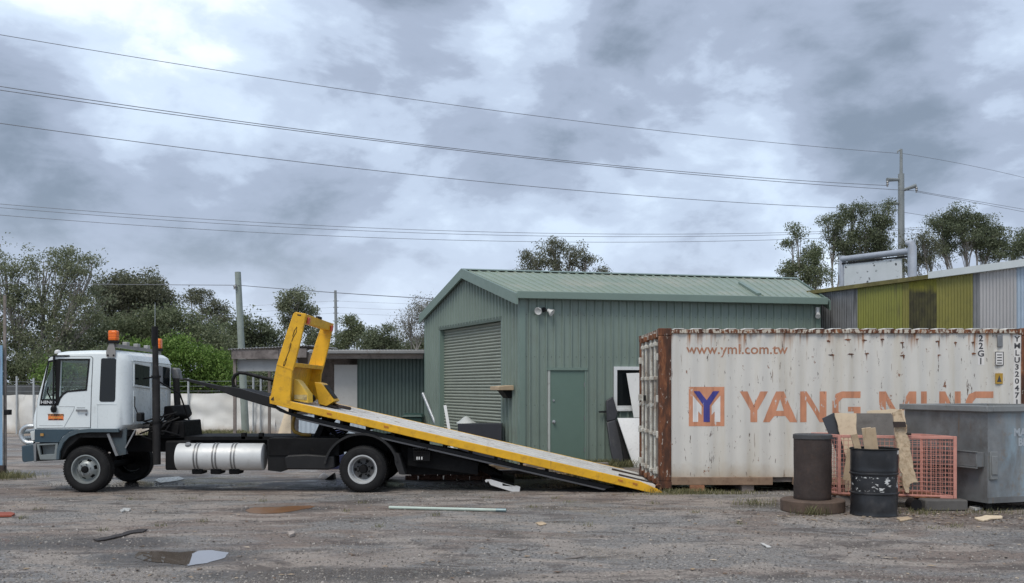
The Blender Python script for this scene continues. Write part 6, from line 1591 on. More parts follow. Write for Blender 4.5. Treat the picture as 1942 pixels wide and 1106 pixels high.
blu = math_(nt, 'MULTIPLY', ramp(nt, n2, [(.42, 0), (.62, 1)]), ramp(nt, math_(nt, 'ADD', wx.outputs[0], .5), [(.0, 0.0), (.45, 1.0)]))
c = mixc(nt, blu, c, (.25, .335, .39))
c = mixc(nt, math_(nt, 'MULTIPLY', ramp(nt, n3, [(.56, 0), (.68, 1)]), .7), c, (.20, .13, .07))
c = mixc(nt, math_(nt, 'MULTIPLY', ramp(nt, noise_(nt, mapping(nt, oc, (6, 6, .6), (1, 8, 0)), 1.5, 5, .6), [(.58, 0), (.70, 1)]), .5), c, (.30, .29, .24))
nt.links.new(c, b.inputs['Base Color']); b.inputs['Roughness'].default_value = .5
BIN_FACE = m
for nm, r_ in (('side_panel', (0, .012, 0, LL)), ('side_panel', (LR - .012, LR, 0, LL)), ('front_panel', (.012, LR - .012, 0, .012)), ('back_panel', (.012, LR - .012, LL - .012, LL))):
    mb = MB(); slab(mb, *r_, BZ0, BZ1); mb.build(nm, BIN_FACE if nm == 'front_panel' else BIN_GREY, bn)
mb = MB(); slab(mb, .012, LR - .012, .012, LL - .012, BZ0, BZ0 + .015); mb.build('floor_panel', BIN_GREY, bn)
RIMB = paint('bin_rim', (.20, .21, .21), .5, var=.15, dirt=.3)
for r_ in ((-.06, .05, -.06, LL + .06), (LR - .05, LR + .06, -.06, LL + .06), (.05, LR - .05, -.06, .05), (.05, LR - .05, LL - .05, LL + .06)):
    mb = MB(); slab(mb, *r_, BZ1 - .004, BZ1 + .085); mb.build('rim', RIMB, bn, bevel=.012)
# fork pockets and ribs
mb = MB(); slab(mb, -.14, -.001, .05, LL - .1, .62, .83); fp = mb.build('fork_pocket', BIN_GREY, bn, bevel=.01)
mb = MB(); slab(mb, -.15, -.13, .04, LL - .08, .605, .62); slab(mb, -.15, -.13, .04, LL - .08, .83, .845); mb.build('pocket_lip', RIMB, fp)
mb = MB(); slab(mb, .03, .16, -.03, -.001, .45, .84); slab(mb, .045, .145, -.045, -.03, .52, .78); mb.build('latch_plate', RIMB, bn, bevel=.006)
mb = MB(); slab(mb, .0, LR, -.02, -.001, .12, .2); mb.build('skirt', BIN_GREY, bn)
for a, b_ in ((.12, .12), (LR - .12, .12), (.12, LL - .12), (LR - .12, LL - .12)):
    c_ = fB(a, b_, .06); mb = MB(); mb.cyl(c_ - dL * .03, c_ + dL * .03, .058, n=16); wl = mb.build('castor', BLACK, bn)
    mb = MB(); mb.beam(c_ + Vector((0, 0, .02)), c_ + Vector((0, 0, .065)), .09, .06); mb.build('castor_fork', RIMB, wl)
# faded stencil on the right face, pale blue wash patch
BSTEN = paint('stencil_faded', (.36, .40, .43), .6, var=.1)
MT = Matrix.LocRotScale(fB(.62, -.004, 1.10), None, None) @ Matrix((dR.to_tuple() + (0,), (0, 0, 0, 0), (0, 0, 0, 0), (0, 0, 0, 1))).transposed() if False else None
def bin_text(txt, a, z, size):
    me = text_polys(txt, size, .006, 'LEFT'); org = ORIGIN[bn.name]
    for v in me.vertices: v.co = fB(a + v.co.x, -.0045, z + v.co.y) - org
    link('stencil', me, BSTEN, bn, org)
bin_text('MAST', .46, 1.10, .15); bin_text('BIN', .54, .96, .15)
# heap of waste just inside the rim
mb = MB()
for k in range(14):
    r_ = random.Random(90 + k); c_ = fB(r_.uniform(.2, LR - .2), r_.uniform(.2, LL - .2), r_.uniform(.7, 1.0)); mb.beam(c_, c_ + Vector((r_.uniform(-.4, .4), r_.uniform(-.4, .4), r_.uniform(-.1, .2))), r_.uniform(.1, .4), .05)
tag(mb.build('waste_heap', DARKTIMBER), 'heap of waste boards lying inside the grey skip bin', 'waste', kind='stuff')

# ================================================================== RED MESH CAGE
E0, E1 = Vector((4.80, 13.92, 0)), Vector((6.30, 13.50, 0))
cg = thing('mesh_cage', 'faded red steel mesh cage full of board offcuts', 'cage', (E0 + E1) / 2)
dE = (E1 - E0).normalized(); LE = (E1 - E0).length; dD = Vector((-.22, .975, 0)); DE = .74
def fE(a, b, z): return E0 + dE * a + dD * b + Vector((0, 0, z))
EZ0, EZ1 = .16, 1.045
corn = [(0, 0), (LE, 0), (LE, DE), (0, DE)]
for a, b_ in corn:
    mb = MB(); mb.beam(fE(a, b_, EZ0), fE(a, b_, EZ1), .045, .045, dE); mb.build('post', CAGE_RED, cg, bevel=.004)
for i in range(4):
    (a, b_), (c_, d_) = corn[i], corn[(i + 1) % 4]
    for z in (EZ0 + .02, EZ1 - .02):
        p, q = fE(a, b_, z), fE(c_, d_, z); e = (q - p).normalized() * .024
        mb = MB(); mb.beam(p + e, q - e, .042, .042); mb.build('rail', CAGE_RED, cg, bevel=.004)
    # wire mesh panel: welded rods, woven in one part per side
    mb = MB(); p, q = fE(a, b_, 0), fE(c_, d_, 0); L = (q - p).length; n = int(L / .062); nz = 13
    for k in range(1, n): r_ = p.lerp(q, k / n); mb.tube([r_ + Vector((0, 0, EZ0 + .02)), r_ + Vector((0, 0, EZ1 - .02))], .0045, 4, cap=False)
    for k in range(1, nz):
        z = EZ0 + .04 + (EZ1 - EZ0 - .06) * k / nz; mb.tube([p + Vector((0, 0, z)), q + Vector((0, 0, z))], .0045, 4, cap=False)
    o = mb.build('mesh_panel', CAGE_RED, cg, smooth=0, fix=False); o['kind'] = 'stuff'
mb = MB(); mb.beam(fE(.02, DE / 2, EZ0 + .01), fE(LE - .02, DE / 2, EZ0 + .01), DE - .04, .02); mb.build('floor_tray', RUST, cg)
mb = MB(); mb.box(*[v for pr in zip(fE(.78, -.05, EZ1 - .05), fE(.90, .01, EZ1 + .03)) for v in pr][:6]) if False else mb.beam(fE(.80, -.03, EZ1 - .015), fE(.92, -.03, EZ1 - .015), .05, .09); mb.build('latch', paint('latch_red', (.45, .05, .04), .5), cg, bevel=.006)
mb = MB(); mb.tube([fE(.86, -.05, EZ1 + .03), fE(.95, -.05, EZ1 + .03)], .02, 8); mb.build('latch_pin', RUSTBROWN, cg)
# blocks under the cage
p = G(1790, 968); mb = MB(); mb.box(p.x - .30, p.x + .30, 13.35, 13.60, 0, .158); simple(mb, 'concrete_block', paint('concrete_dark', (.10, .095, .09), .9, var=.2, dirt=.3, bmp=.4), 'dark concrete block under the right corner of the red cage', 'block', bevel=.02)
mb = MB(); mb.cyl((p.x - .42, 13.36, .085), (p.x - .42, 13.56, .085), .08, n=20); simple(mb, 'trolley_wheel', BLACK, 'small black wheel beside the concrete block under the cage', 'wheel')
mb = MB(); mb.box(4.75, 5.0, 13.9, 14.1, 0, .158); simple(mb, 'timber_block', DARKTIMBER, 'timber block under the left corner of the red cage', 'block', bevel=.01)
# boards standing in the cage (outline in photo pixels at their own distance, real thickness)
def board(name, poly, Y, th, mat, label, lean=0.0, jag=0, seed=0, cat='board'):
    r_ = random.Random(seed); pts = []
    for i, (u, v) in enumerate(poly):
        pts.append((u, v)); 
        if jag:
            u2, v2 = poly[(i + 1) % len(poly)]; n = max(1, int(math.hypot(u2 - u, v2 - v) / 7))
            for k in range(1, n): pts.append((u + (u2 - u) * k / n + r_.uniform(-jag, jag), v + (v2 - v) * k / n + r_.uniform(-jag, jag)))
    zb_ = P(0, max(v for u, v in poly), Y).z
    mb = MB(); mb.plate(pts, [], lambda a, b: P(a, b, Y) + Vector((0, (P(a, b, Y).z - zb_) * lean, 0)), (0, th, 0))
    return simple(mb, name, mat, label, cat)
GBOARD = paint('grey_board', (.19, .18, .165), .85, var=.15, dirt=.35, dirtcol=(.11, .10, .09), scale=4, bmp=.3)
DBOARD = paint('blue_grey_board', (.055, .062, .072), .6, var=.15)
PARTIC = paint('splintered_ply', (.56, .44, .30), .8, var=.3, dirt=.6, dirtcol=(.28, .18, .10), scale=7, streak=.3, streakcol=(.30, .20, .11), bmp=.5)
board('dark_board', [(1560, 794), (1582, 783), (1603, 830), (1604, 882), (1592, 870)], 14.18, .03, DBOARD, 'dark blue grey board tilted at the left of the red cage')
board('plywood_sheet', [(1583, 784), (1624, 784), (1626, 930), (1604, 932), (1604, 865), (1597, 838)], 14.12, .02, PLY, 'pale plywood sheet with torn edge standing in the cage behind the dark board', jag=.8, seed=4)
board('grey_board', [(1622, 784), (1690, 784), (1694, 790), (1697, 835), (1690, 932), (1626, 932)], 14.30, .025, GBOARD, 'large grey weathered board standing in the middle of the cage')
board('plywood_sheet', [(1645, 780), (1700, 776), (1714, 778), (1718, 800), (1700, 930), (1648, 930)], 14.42, .02, PLY, 'plywood sheet showing just above the grey board in the cage', jag=1.2, seed=7)
board('splintered_sheet', [(1694, 783), (1712, 776), (1718, 802), (1724, 830), (1730, 868), (1737, 905), (1742, 915), (1726, 918), (1724, 935), (1718, 934), (1712, 908), (1706, 880), (1703, 840), (1698, 812)], 13.60, .028, PARTIC, 'tall splintered plywood sheet hanging over the front of the red cage', lean=.02, jag=2.2, seed=9)
board('brown_panel', [(1694, 800), (1717, 800), (1719, 810), (1696, 811)], 13.57, .02, RUSTBROWN, 'brown strip across the splintered plywood sheet')
board('narrow_board', [(1608, 850), (1618, 850), (1614, 912), (1599, 910)], 13.82, .02, TIMBER, 'brown board leaning between the steel pipe and the drum')
board('pale_panel', [(1586, 850), (1605, 870), (1605, 905), (1586, 905)], 14.35, .015, GALV, 'pale grey panel low in the left of the red cage')
mb = MB()
for k in range(16):
    r_ = random.Random(200 + k); a, b_ = r_.uniform(.5, LE - .1), r_.uniform(.1, DE - .1); c_ = fE(a, b_, EZ0 + .04 + r_.uniform(0, .05)); mb.beam(c_, c_ + dE * r_.uniform(-.3, .3) + dD * r_.uniform(-.1, .1) + Vector((0, 0, r_.uniform(.0, .12))), .05, .012)
tag(mb.build('timber_scraps', TIMBER), 'loose timber scraps lying on the floor of the red cage', 'scraps', kind='stuff')

# ================================================================== THINGS BESIDE THE SHED
def on_wall(u, v, off):
    """point off metres in front of the long shed wall seen at photo column u"""
    a = S0 + nW * off; k = (u - CX) / FPX; s = (k * a.y - a.x) / (dW.x - k * dW.y); q = a + dW * s
    return Vector((q.x, q.y, CAMH + (HY - v) / FPX * q.y))
PLAST = paint('bumper_plastic', (.035, .036, .042), .55, var=.2, dirt=.3, dirtcol=(.09, .09, .085))
t = thing('car_bumper', 'black plastic car bumper leaning against the green shed wall', 'bumper', on_wall(1175, 735, .5).xy.to_3d())
def wallplate(poly, o0, o1, th):
    mb = MB(); zs = [v for u, v in poly]; lo, hi = max(zs), min(zs)
    f = lambda u, v: on_wall(u, v, o0 + (o1 - o0) * (lo - v) / (lo - hi))
    mb.plate(poly, [], f, nW * -th); return mb
mb = wallplate([(1150, 760), (1163, 752), (1172, 785), (1168, 797), (1151, 800)], .16, .10, .06); mb.build('bumper_end', PLAST, t, bevel=.02)
mb = wallplate([(1151, 801), (1168, 796), (1180, 850), (1186, 892), (1166, 892), (1158, 850)], .55, .17, .08); mb.build('bumper_face', PLAST, t, bevel=.02)
mb = wallplate([(1168, 797), (1174, 800), (1196, 876), (1186, 890), (1181, 850)], .62, .22, .05); mb.build('bumper_edge', BLACK, t, bevel=.01)
mb = wallplate([(1136, 780), (1150, 779), (1150, 783), (1137, 783)], .12, .11, .04); mb.build('bumper_bracket', BLACK, t)
CARW = paint('car_white', (.74, .74, .73), .3, var=.03, dirt=.08)
mb = MB(); vs, fs = [], []; nu, nv = 10, 12
for i in range(nu + 1):
    for k in range(nv + 1):
        s, w = i / nu, k / nv
        u = 1171 + s * 70 + w * 32 * (1 - s); v = 793 + w * 95
        o = .75 - .35 * (1 - w) + .10 * math.sin(math.pi * s) - .12 * (w - .5) ** 2
        vs.append(on_wall(u, v, o))
n = len(vs)
vs += [q - nW * .03 for q in vs]
for i in range(nu):
    for k in range(nv):
        a = i * (nv + 1) + k; fs.append((a, a + nv + 1, a + nv + 2, a + 1)); fs.append(tuple(n + x for x in (a, a + 1, a + nv + 2, a + nv + 1)))
for i in range(nu):
    for k in (0, nv):
        a = i * (nv + 1) + k; fs.append((a, a + nv + 1, n + a + nv + 1, n + a))
for k in range(nv):
    for i in (0, nu):
        a = i * (nv + 1) + k; fs.append((a, a + 1, n + a + 1, n + a))
mb.add(vs, fs); simple(mb, 'car_bonnet', CARW, 'curved white car panel leaning between the bumper and the container', 'car panel', smooth=50)
PERF = paint('pegboard_white', (.66, .66, .64), .5, var=.05, dirt=.12)
mb = wallplate([(1188, 708), (1260, 706), (1260, 792), (1202, 792)], .36, .14, .012); simple(mb, 'perforated_sheet', PERF, 'white perforated sheet leaning across the shed window', 'sheet')
mb = wallplate([(1152, 866), (1196, 866), (1196, 880), (1152, 880)], .05, .05, .02)
# black box and items in front of the roller door
p = P(952, 0, 21.6)
mb = MB(); a = P(868, 806, 21.9); b2 = P(951, 803, 21.2); a.z, b2.z = .9, .93
mb.hexa([Vector((a.x, a.y, 0)), Vector((b2.x, b2.y, 0)), Vector((b2.x + .02, b2.y + .5, 0)), Vector((a.x, a.y + .5, 0)), a, b2, b2 + Vector((.02, .5, 0)), a + Vector((0, .5, 0))])
if b2.x > S0.x - .1: pass
simple(mb, 'black_box', paint('box_black', (.024, .025, .031), .5, var=.15), 'large black box standing in front of the roller door', 'box', bevel=.008)
mb = MB(); vs, fs = [], []
q0 = P(883, 806, 22.0); q0.z = .90
for i in range(9):
    for k in range(12):
        t_ = 2 * math.pi * k / 12; w = 1 - i / 8
        rr = .20 * (w ** .8) * (1 + .25 * mnoise.noise(Vector((math.cos(t_) * 2, math.sin(t_) * 2, i * .4)))); vs.append(q0 + Vector((math.cos(t_) * rr * 1.15, .25 + math.sin(t_) * rr * .8, i * .021)))
for i in range(8):
    for k in range(12): fs.append((i * 12 + k, i * 12 + (k + 1) % 12, i * 12 + 12 + (k + 1) % 12, i * 12 + 12 + k))
fs.append(tuple(range(11, -1, -1))); mb.add(vs, fs); simple(mb, 'plastic_bag', paint('bag_grey', (.45, .47, .45), .5, var=.1), 'crumpled grey plastic bag on top of the black box', 'bag', smooth=60)
a, b2 = P(844, 769, 23.2), P(852, 815, 22.9); b2.z = 0; b2.x += .12
mb = MB(); mb.beam(b2, a, .07, .05, (0, 1, 0)); simple(mb, 'white_post', CARW, 'white timber post leaning on the roller door', 'post')
a, b2 = P(802, 746, 26.4), P(822, 812, 25.6); b2.z = 0; b2.x = -1.75
mb = MB(); mb.cyl(b2, a, .045, n=12); simple(mb, 'galvanised_pipe', GALV, 'grey metal pipe leaning at the left corner of the green shed', 'pipe')
t = thing('garden_bin', 'dark green plastic bin between the two sheds', 'bin', P(806, 735, 26.6).xy.to_3d())
q = P(805, 735, 26.55); BING = paint('bin_green', (.018, .05, .04), .5, var=.15)
mb = MB(); x_, y_ = q.x - .30, q.y - .2; mb.hexa([(x_ - .22, y_ - .22, 0), (x_ + .22, y_ - .22, 0), (x_ + .22, y_ + .22, 0), (x_ - .22, y_ + .22, 0), (x_ - .28, y_ - .28, .92), (x_ + .28, y_ - .28, .92), (x_ + .28, y_ + .3, .92), (x_ - .28, y_ + .3, .92)]); mb.build('bin_body', BING, t, bevel=.03)
mb = MB(); mb.hexa([(x_ - .31, y_ - .32, .925), (x_ + .31, y_ - .32, .925), (x_ + .31, y_ + .34, .925), (x_ - .31, y_ + .34, .925), (x_ - .25, y_ - .25, 1.0), (x_ + .25, y_ - .25, 1.0), (x_ + .25, y_ + .34, 1.02), (x_ - .25, y_ + .34, 1.02)]); mb.build('bin_lid', BING, t, bevel=.02)
for k in range(4):
    mb = MB(); a = P(762, 0, 26.9); mb.box(a.x, a.x + .62 - .05 * (k % 2), 26.75 + .02 * k, 27.2, .0 + k * .19, .18 + k * .19); simple(mb, 'timber_stack_beam', TIMBER, ('bottom', 'second lowest', 'second highest', 'top')[k] + ' beam of the timber stack left of the green bin', 'timber', 'beams of the timber stack', bevel=.01)
# plywood against the fence, pale blue sheet behind the chassis
mb = MB(); a, b2 = P(524, 828, 32.0), P(558, 835, 31.4); a.z = b2.z = .0
mb.hexa([a, b2, b2 + Vector((0, .02, 0)), a + Vector((0, .02, 0)), a + Vector((.22, .75, 1.25)), b2 + Vector((.10, .75, 1.25)), b2 + Vector((.10, .77, 1.25)), a + Vector((.22, .77, 1.25))]); simple(mb, 'plywood_sheet', PLY, 'cream plywood sheet leaning on the fence below the tray nose', 'board')
PBLUE = paint('pale_blue_sheet', (.42, .48, .53), .5, metal=.1, var=.08, dirt=.15)
mb = MB(); sheet(mb, corrug(P(566, 0, 24).x, P(706, 0, 24).x, .12, .02), lambda q: 0.02, lambda q: 1.05, lambda x, d, z: Vector((x, 24 - d + z * .06, z))); simple(mb, 'metal_sheet', PBLUE, 'pale blue corrugated metal sheet standing behind the chassis', 'sheet', smooth=50)
q = P(627, 0, 20.5); t = thing('blue_drum', 'dark blue plastic drum behind the truck rear axle', 'drum', (q.x, 20.5, 0))
BLD = paint('drum_blue', (.06, .07, .16), .5, var=.2, dirt=.2)
mb = MB(); mb.lathe([(0, 0), (.27, 0), (.29, .04), (.29, .25), (.30, .27), (.29, .29), (.29, .60), (.30, .62), (.29, .64), (.28, .80), (.22, .84), (0, .84)], (q.x, 20.5, 0), (0, 0, 1), 32); mb.build('drum_body', BLD, t)
mb = MB(); mb.lathe([(0, .86), (.05, .86), (.055, .84), (0, .84)], (q.x + .12, 20.5, 0), (0, 0, 1), 12); mb.build('drum_bung', LAMPW, t)
# rag and wheel chock by the rear wheel
mb = MB(); vs, fs = [], []; c0 = G(614, 908)
for i in range(5):
    for k in range(12):
        t_ = 2 * math.pi * k / 12; rr = .10 * (1 - (i / 4) ** 2 * .95) * (1 + .3 * mnoise.noise(Vector((math.cos(t_) * 3, math.sin(t_) * 3, i)))); vs.append(c0 + Vector((math.cos(t_) * rr, math.sin(t_) * rr * .8, .005 + i * .028)))
for i in range(4):
    for k in range(12): fs.append((i * 12 + k, i * 12 + (k + 1) % 12, i * 12 + 12 + (k + 1) % 12, i * 12 + 12 + k))
fs.append(tuple(range(48, 60))); mb.add(vs, fs); simple(mb, 'white_rag', paint('rag_white', (.6, .58, .58), .9), 'crumpled white rag on the ground under the chassis', 'rag', smooth=60)
mb = MB(); c0 = G(626, 910); mb.plate([(c0.x - .1, 0), (c0.x + .08, 0), (c0.x + .06, .12)], [], lambda a, z: Vector((a, c0.y, z)), (0, .2, 0)); simple(mb, 'wheel_chock', BLACK, 'black wedge chock on the ground by the rear wheel', 'chock')

# ================================================================== BRICKS UNDER THE TRAY
bp = thing('brick_stack', 'low rough stack of old bricks under the tray behind the rear wheels', 'bricks', (-.9, 17.9, 0))
me = MB().box(-.115, .115, -.055, .055, 0, .076).mesh('brick'); 
r_ = random.Random(5)
for row in range(4):
    for k in range(8 - row):
        o = bpy.data.objects.new('brick', me if (k + row) % 3 else me); COL.objects.link(o)
        if not me.materials: me.materials.append(BRICKD)
        o.parent = bp; o.location = (-1.0 + k * .245 + row * .12 + r_.uniform(-.01, .01), r_.uniform(-.03, .03), row * .079 + .001); o.rotation_euler = (0, 0, r_.uniform(-.12, .12))
        b_ = o.modifiers.new('bevel', 'BEVEL'); b_.width = .006; b_.segments = 1

# ================================================================== GREEN POLE ON THE GROUND, LITTER
a, b2 = G(738, 966), G(960, 971.5); a.z = b2.z = .026
t = thing('steel_tube', 'pale green steel tube lying on the ground in front of the truck', 'tube', (a + b2) / 2)
PGREEN = paint('tube_green', (.42, .50, .44), .45, var=.1, dirt=.2, dirtcol=(.25, .23, .2))
d = (b2 - a).normalized(); mid = a.lerp(b2, .915)
mb = MB(); mb.lathe([(.016, 0), (.022, 0), (.022, (mid - a).length), (.016, (mid - a).length)], a, d, 14, closed=True); mb.build('tube_body', PGREEN, t)
mb = MB(); mb.lathe([(.018, 0), (.026, 0), (.026, (b2 - mid).length), (.018, (b2 - mid).length)], mid, d, 14, closed=True); mb.build('tube_sleeve', paint('sleeve_grey', (.22, .30, .31), .4, metal=.3), t)
def flat_scrap(name, outline, mat, label, cat, h=.012, seed=0, jag=.01):
    pts = [G(u, v) for u, v in outline]; out = []; r_ = random.Random(seed)
    for i, p in enumerate(pts):
        q = pts[(i + 1) % len(pts)]; n = max(1, int((q - p).length / .04))
        for k in range(n): w = p.lerp(q, k / n); out.append((w.x + r_.uniform(-jag, jag), w.y + r_.uniform(-jag, jag)))
    mb = MB(); mb.plate(out, [], lambda a, b: Vector((a, b, .005 + .012 * max(0, mnoise.noise(Vector((a * 5, b * 5, seed)))))), (0, 0, h)); return simple(mb, name, mat, label, cat)
flat_scrap('bark_strip', [(178, 1025), (200, 1021), (228, 1015), (245, 1009), (262, 1006), (279, 1007), (270, 1011), (250, 1013), (232, 1019), (205, 1025), (185, 1028)], paint('bark_strip_dark', (.03, .024, .022), .7), 'long dark strip of bark lying left of the large puddle', 'bark', seed=1)
flat_scrap('red_board', [(-12, 975), (20, 974), (29, 977), (22, 981), (-12, 982)], paint('red_board_paint', (.28, .07, .04), .7, dirt=.2), 'flat red board at the left edge of the yard', 'board', .02, 2, .003)
flat_scrap('paper_scrap', [(228, 970), (236, 967), (248, 968), (244, 971), (236, 970), (231, 973)], LAMPW, 'crumpled white paper scrap on the ground left of the muddy puddle', 'litter', .02, 3)
flat_scrap('puddle_glare', [(292, 912), (305, 907), (340, 905), (350, 909), (330, 914), (306, 917)], LAMPW, 'puddle under the truck behind the front wheel with its pale reflection painted on', 'litter', .006, 13)  # puddle whose bright reflection is painted as a flat pale patch
flat_scrap('leaf_litter', [(1016, 994), (1028, 990), (1036, 995), (1024, 998)], TIMBER, 'small brown leaf lying below the tray in the yard', 'leaf', .006, 4)
flat_scrap('wood_scrap', [(1848, 985), (1872, 980), (1900, 981), (1902, 985), (1880, 987), (1862, 990)], PLY, 'splintered wood scrap on the ground in front of the skip bin', 'wood scrap', .015, 5)
flat_scrap('wood_scrap', [(1700, 984), (1722, 982), (1730, 986), (1708, 990)], TIMBER, 'small wood scrap on the ground beside the drum', 'wood scrap', .012, 6)
flat_scrap('cloth_scrap', [(1838, 965), (1852, 963), (1862, 967), (1850, 970)], LAMPW, 'white scrap on the ground at the foot of the skip bin', 'litter', .03, 7)
flat_scrap('stone', [(545, 1014), (556, 1012), (560, 1017), (550, 1020)], paint('stone_pale', (.36, .31, .27), .9), 'pale flat stone lying right of the large puddle', 'stone', .03, 8)
flat_scrap('stick', [(1442, 1032), (1449, 1033), (1462, 1040), (1454, 1040)], LAMPW, 'short pale stick in the foreground below the steel pipe', 'stick', .01, 9, .002)
flat_scrap('twig', [(962, 1041), (985, 1044), (1000, 1043), (984, 1046)], DARKTIMBER, 'thin dark twig in the foreground below the green tube', 'twig', .01, 10, .002)
flat_scrap('twig', [(1072, 1061), (1090, 1058), (1112, 1057), (1092, 1060)], DARKTIMBER, 'thin dark twig in the centre right foreground', 'twig', .01, 11, .002)

# ================================================================== BLUE GATE POST AT THE LEFT EDGE
gp = thing('blue_gate', 'blue steel gate panel with rusty top at the left edge', 'gate', P(-20, 735, 18.2).xy.to_3d())
GB = paint('gate_blue', (.20, .34, .47), .5, var=.1, dirt=.2, dirtcol=(.14, .15, .15), streak=.2)
Yg = 18.2; gx = P(6, 0, Yg).x
mb = MB(); vs = corrug(gx - 1.4, gx, .2, .03); sheet(mb, vs, lambda q: .25, lambda q: P(0, 655, Yg).z, lambda x, d, z: Vector((x, Yg - d, z))); mb.build('gate_sheet', GB, gp, smooth=50)
mb = MB(); sheet(mb, corrug(gx - 1.4, gx - .06, .2, .03), lambda q: P(0, 655, Yg).z + .01, lambda q: P(0, 540, Yg).z, lambda x, d, z: Vector((x, Yg - d, z))); mb.build('gate_sheet', RUST, gp, smooth=50)
mb = MB(); mb.beam((gx + .01, Yg + .05, .06), (gx + .005, Yg + .05, P(0, 560, Yg).z), .035, .05, (1, 0, 0)); mb.build('gate_frame', DARKTIMBER, gp)
mb = MB(); mb.box(gx - 1.4, gx + .04, Yg - .05, Yg + .02, .06, .25); mb.build('gate_sill', RUSTBROWN, gp)
mb = MB(); mb.box(gx + .03, gx + .14, Yg - .04, Yg + .06, P(0, 787, Yg).z, P(0, 777, Yg).z); mb.build('hinge', BLACK, gp, bevel=.01)
mb = MB(); p = G(12, 906); mb.box(p.x - .35, p.x + .13, p.y - .05, p.y + .3, 0, .08); simple(mb, 'concrete_kerb_block', paint('concrete_pale', (.30, .28, .25), .9, var=.15, dirt=.3, bmp=.3), 'low concrete block at the foot of the blue gate', 'block', bevel=.015)

# ================================================================== GRASS, WEEDS, GRAVEL
GRASS = leafmat('grass_blades', (.10, .105, .05), (.19, .19, .09), (.33, .30, .17))
def grass(name, label, spots, seed):
    r = np.random.default_rng(seed); V = []
    for (x, y, rx, ry, n, h) in spots:
        px_ = x + r.normal(0, 1, n) * rx * .5; py_ = y + r.normal(0, 1, n) * ry * .5
        hh = h * r.uniform(.35, 1.2, n); an = r.uniform(0, 2 * np.pi, n); ln = hh * r.uniform(.1, .7, n)
        w = r.uniform(.002, .0045, n)
        ox, oy = -np.sin(an) * w, np.cos(an) * w; tx, ty = px_ + np.cos(an) * ln, py_ + np.sin(an) * ln
        z0 = np.zeros(n)
        V.append(np.stack([np.stack([px_ - ox, py_ - oy, z0], 1), np.stack([px_ + ox, py_ + oy, z0], 1), np.stack([(px_ + tx) / 2 + ox * .8, (py_ + ty) / 2 + oy * .8, hh * .65], 1), np.stack([tx, ty, hh], 1)], 1).reshape(-1, 3))
    v = np.concatenate(V); o = np_quads(name, v, GRASS, None, (0, 0, 0)); return tag(o, label, 'grass', kind='stuff')
g1 = G(1330, 937)
grass('grass', 'weedy grass along the foot of the container and round base', [(g1.x - .25, 15.55, .55, .12, 700, .09), (g1.x + .35, 15.5, .7, .12, 500, .07), (3.6, 14.1, .35, .15, 160, .10), (4.1, 12.93, .25, .05, 90, .13), (5.6, 13.1, .5, .2, 160, .08), (6.6, 13.1, .6, .2, 160, .07), (2.45, 15.4, .5, .1, 250, .05)], 21)
grass('grass', 'grass tufts by the concrete block under the blue gate', [(G(20, 905).x, G(20, 908).y, .5, .35, 500, .16), (G(48, 905).x, 18.3, .4, .3, 180, .10)], 22)
grass('grass', 'long grass and weeds along the foot of the white fence', [(-9.4 - k * .35, 32.6 + r_.uniform(-.3, .5), .5, 1.0, 600, .26) for k in range(9)], 23)
grass('grass', 'rank grass at the foot of the green shed beyond the tray', [(.4 + k * .35, 20.5 - .1 + k * .07, .35, .3, 420, .17) for k in range(8)] + [(.2 + .3 * k, 18.4, .4, .5, 200, .12) for k in range(7)], 24)
rg = np.random.default_rng(31)
def pebbles(n, name, label, mat, smin, smax):
    y = 8.2 + rg.random(n) ** 1.4 * 9.0; x = (rg.random(n) * 2 - 1) * y * .58
    keep = np.ones(n, bool)
    for (xa, xb, ya, yb) in POOLS: keep &= ~((x > xa) & (x < xb) & (y > ya) & (y < yb))
    x, y = x[keep], y[keep]; n = len(x)
    s = smin + (smax - smin) * rg.random(n) ** 3
    base = np.array([[1, 0, 0], [-.4, .9, 0], [-.5, -.8, 0], [.1, .05, .75]])
    rot = rg.uniform(0, 2 * np.pi, n); c, sn = np.cos(rot), np.sin(rot)
    b = np.repeat(base[None], n, 0) * s[:, None, None] * rg.uniform(.6, 1.2, (n, 4, 3))
    bx_ = b[:, :, 0] * c[:, None] - b[:, :, 1] * sn[:, None] + x[:, None]; by_ = b[:, :, 0] * sn[:, None] + b[:, :, 1] * c[:, None] + y[:, None]
    v = np.stack([bx_, by_, b[:, :, 2] + .001], 2).reshape(-1, 3)
    me = bpy.data.meshes.new(name); i = np.arange(n)[:, None] * 4
    f = np.concatenate([i + [0, 1, 3], i + [1, 2, 3], i + [2, 0, 3]], 1).reshape(-1)
    me.vertices.add(4 * n); me.vertices.foreach_set('co', v.astype(np.float32).ravel()); m3 = 3 * n
    me.loops.add(len(f)); me.loops.foreach_set('vertex_index', f.astype(np.int32)); me.polygons.add(m3)
    me.polygons.foreach_set('loop_start', np.arange(0, 3 * m3, 3, dtype=np.int32)); me.polygons.foreach_set('loop_total', np.full(m3, 3, dtype=np.int32)); me.update(calc_edges=True)
    return tag(link(name, me, mat, None, (0, 0, 0)), label, 'gravel', kind='stuff')
m, nt, b = new_mat('pebble'); c = ramp(nt, nt.nodes.new('ShaderNodeNewGeometry').outputs['Random Per Island'], [(.0, (.07, .063, .058)), (.5, (.17, .155, .14)), (.85, (.27, .245, .22)), (1, (.40, .37, .335))]); nt.links.new(c, b.inputs['Base Color']); b.inputs['Roughness'].default_value = .8
pebbles(48000, 'gravel', 'loose gravel and grit scattered over the yard', m, .003, .020)

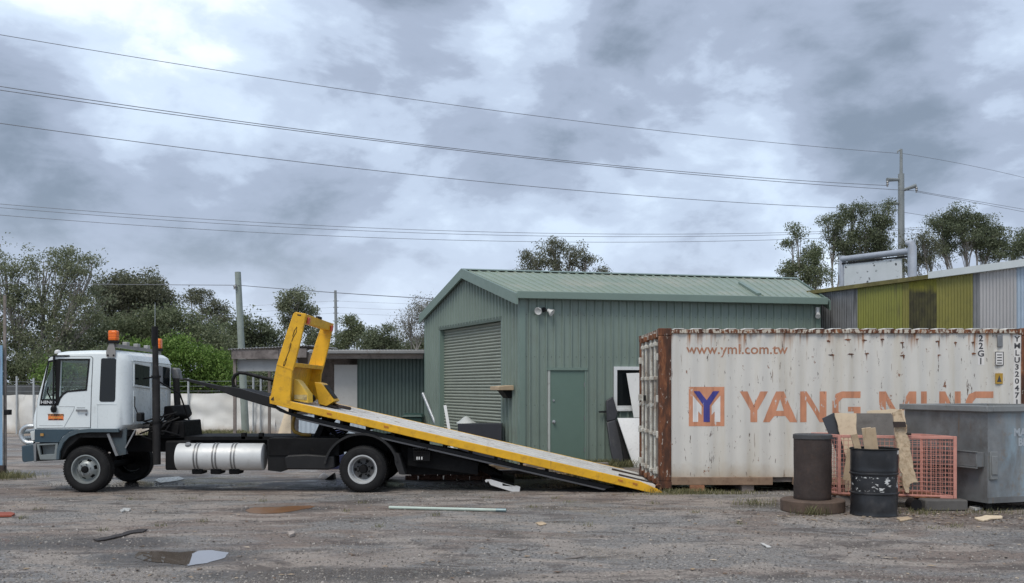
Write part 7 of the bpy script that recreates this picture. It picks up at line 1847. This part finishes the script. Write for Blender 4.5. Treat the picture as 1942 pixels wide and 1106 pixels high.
# ------------------------------------------------------------------ old timbers added behind the tray to block the bright gap beneath it
r_ = random.Random(77)
tp = thing('added_timber_pile', 'dark heap of old timbers added behind the lowered tray to darken the gap under it', 'added timber pile', (.6, 18.4, 0))
for k in range(9):
    x0 = -.9 + r_.uniform(0, 1.2); y0 = 18.1 + r_.uniform(0, .6); z0 = .05 + .075 * (k // 3)
    mb = MB(); mb.beam((x0, y0, z0), (x0 + r_.uniform(1.2, 2.0), y0 + r_.uniform(-.25, .25), z0 + r_.uniform(-.01, .03)), r_.uniform(.09, .2), .07); mb.build('timber', DARKTIMBER if k % 3 else TIMBER, tp, bevel=.006)
# ------------------------------------------------------------------ dead leaves and chips blown over the yard
r = np.random.default_rng(55); n = 900
y = 8.6 + r.random(n) ** 1.2 * 8.0; x = (r.random(n) * 2 - 1) * y * .56
near = r.random(n) < .45
x[near] = r.normal(5.6, 1.3, near.sum()); y[near] = r.normal(12.6, .45, near.sum())
for (xa, xb, ya, yb) in POOLS:
    k_ = ~((x > xa) & (x < xb) & (y > ya) & (y < yb)); x, y = x[k_], y[k_]
n = len(x)
a = r.uniform(0, 2 * np.pi, n); L = r.uniform(.012, .05, n); W = L * r.uniform(.2, .6, n); z = r.uniform(.004, .012, n)
cx_, sx_ = np.cos(a), np.sin(a)
v = np.stack([np.stack([x - cx_ * L, y - sx_ * L, z], 1), np.stack([x + sx_ * W, y - cx_ * W, z + .006], 1), np.stack([x + cx_ * L, y + sx_ * L, z + .003], 1), np.stack([x - sx_ * W, y + cx_ * W, z + .002], 1)], 1).reshape(-1, 3)
m, nt, b = new_mat('dead_leaf'); c = ramp(nt, nt.nodes.new('ShaderNodeNewGeometry').outputs['Random Per Island'], [(0, (.05, .035, .025)), (.5, (.16, .10, .06)), (.8, (.33, .24, .15)), (1, (.5, .42, .32))]); nt.links.new(c, b.inputs['Base Color']); b.inputs['Roughness'].default_value = .8
tag(np_quads('leaf_litter_scatter', v, m, None, (0, 0, 0)), 'dead leaves and wood chips scattered over the yard', 'leaf litter', kind='stuff')
r = random.Random(9)
grass('grass', 'small scattered weeds growing through the yard surface', [(r.uniform(-8, 7), r.uniform(11.5, 15.2), .10, .08, 26, .05) for k in range(26)], 26)
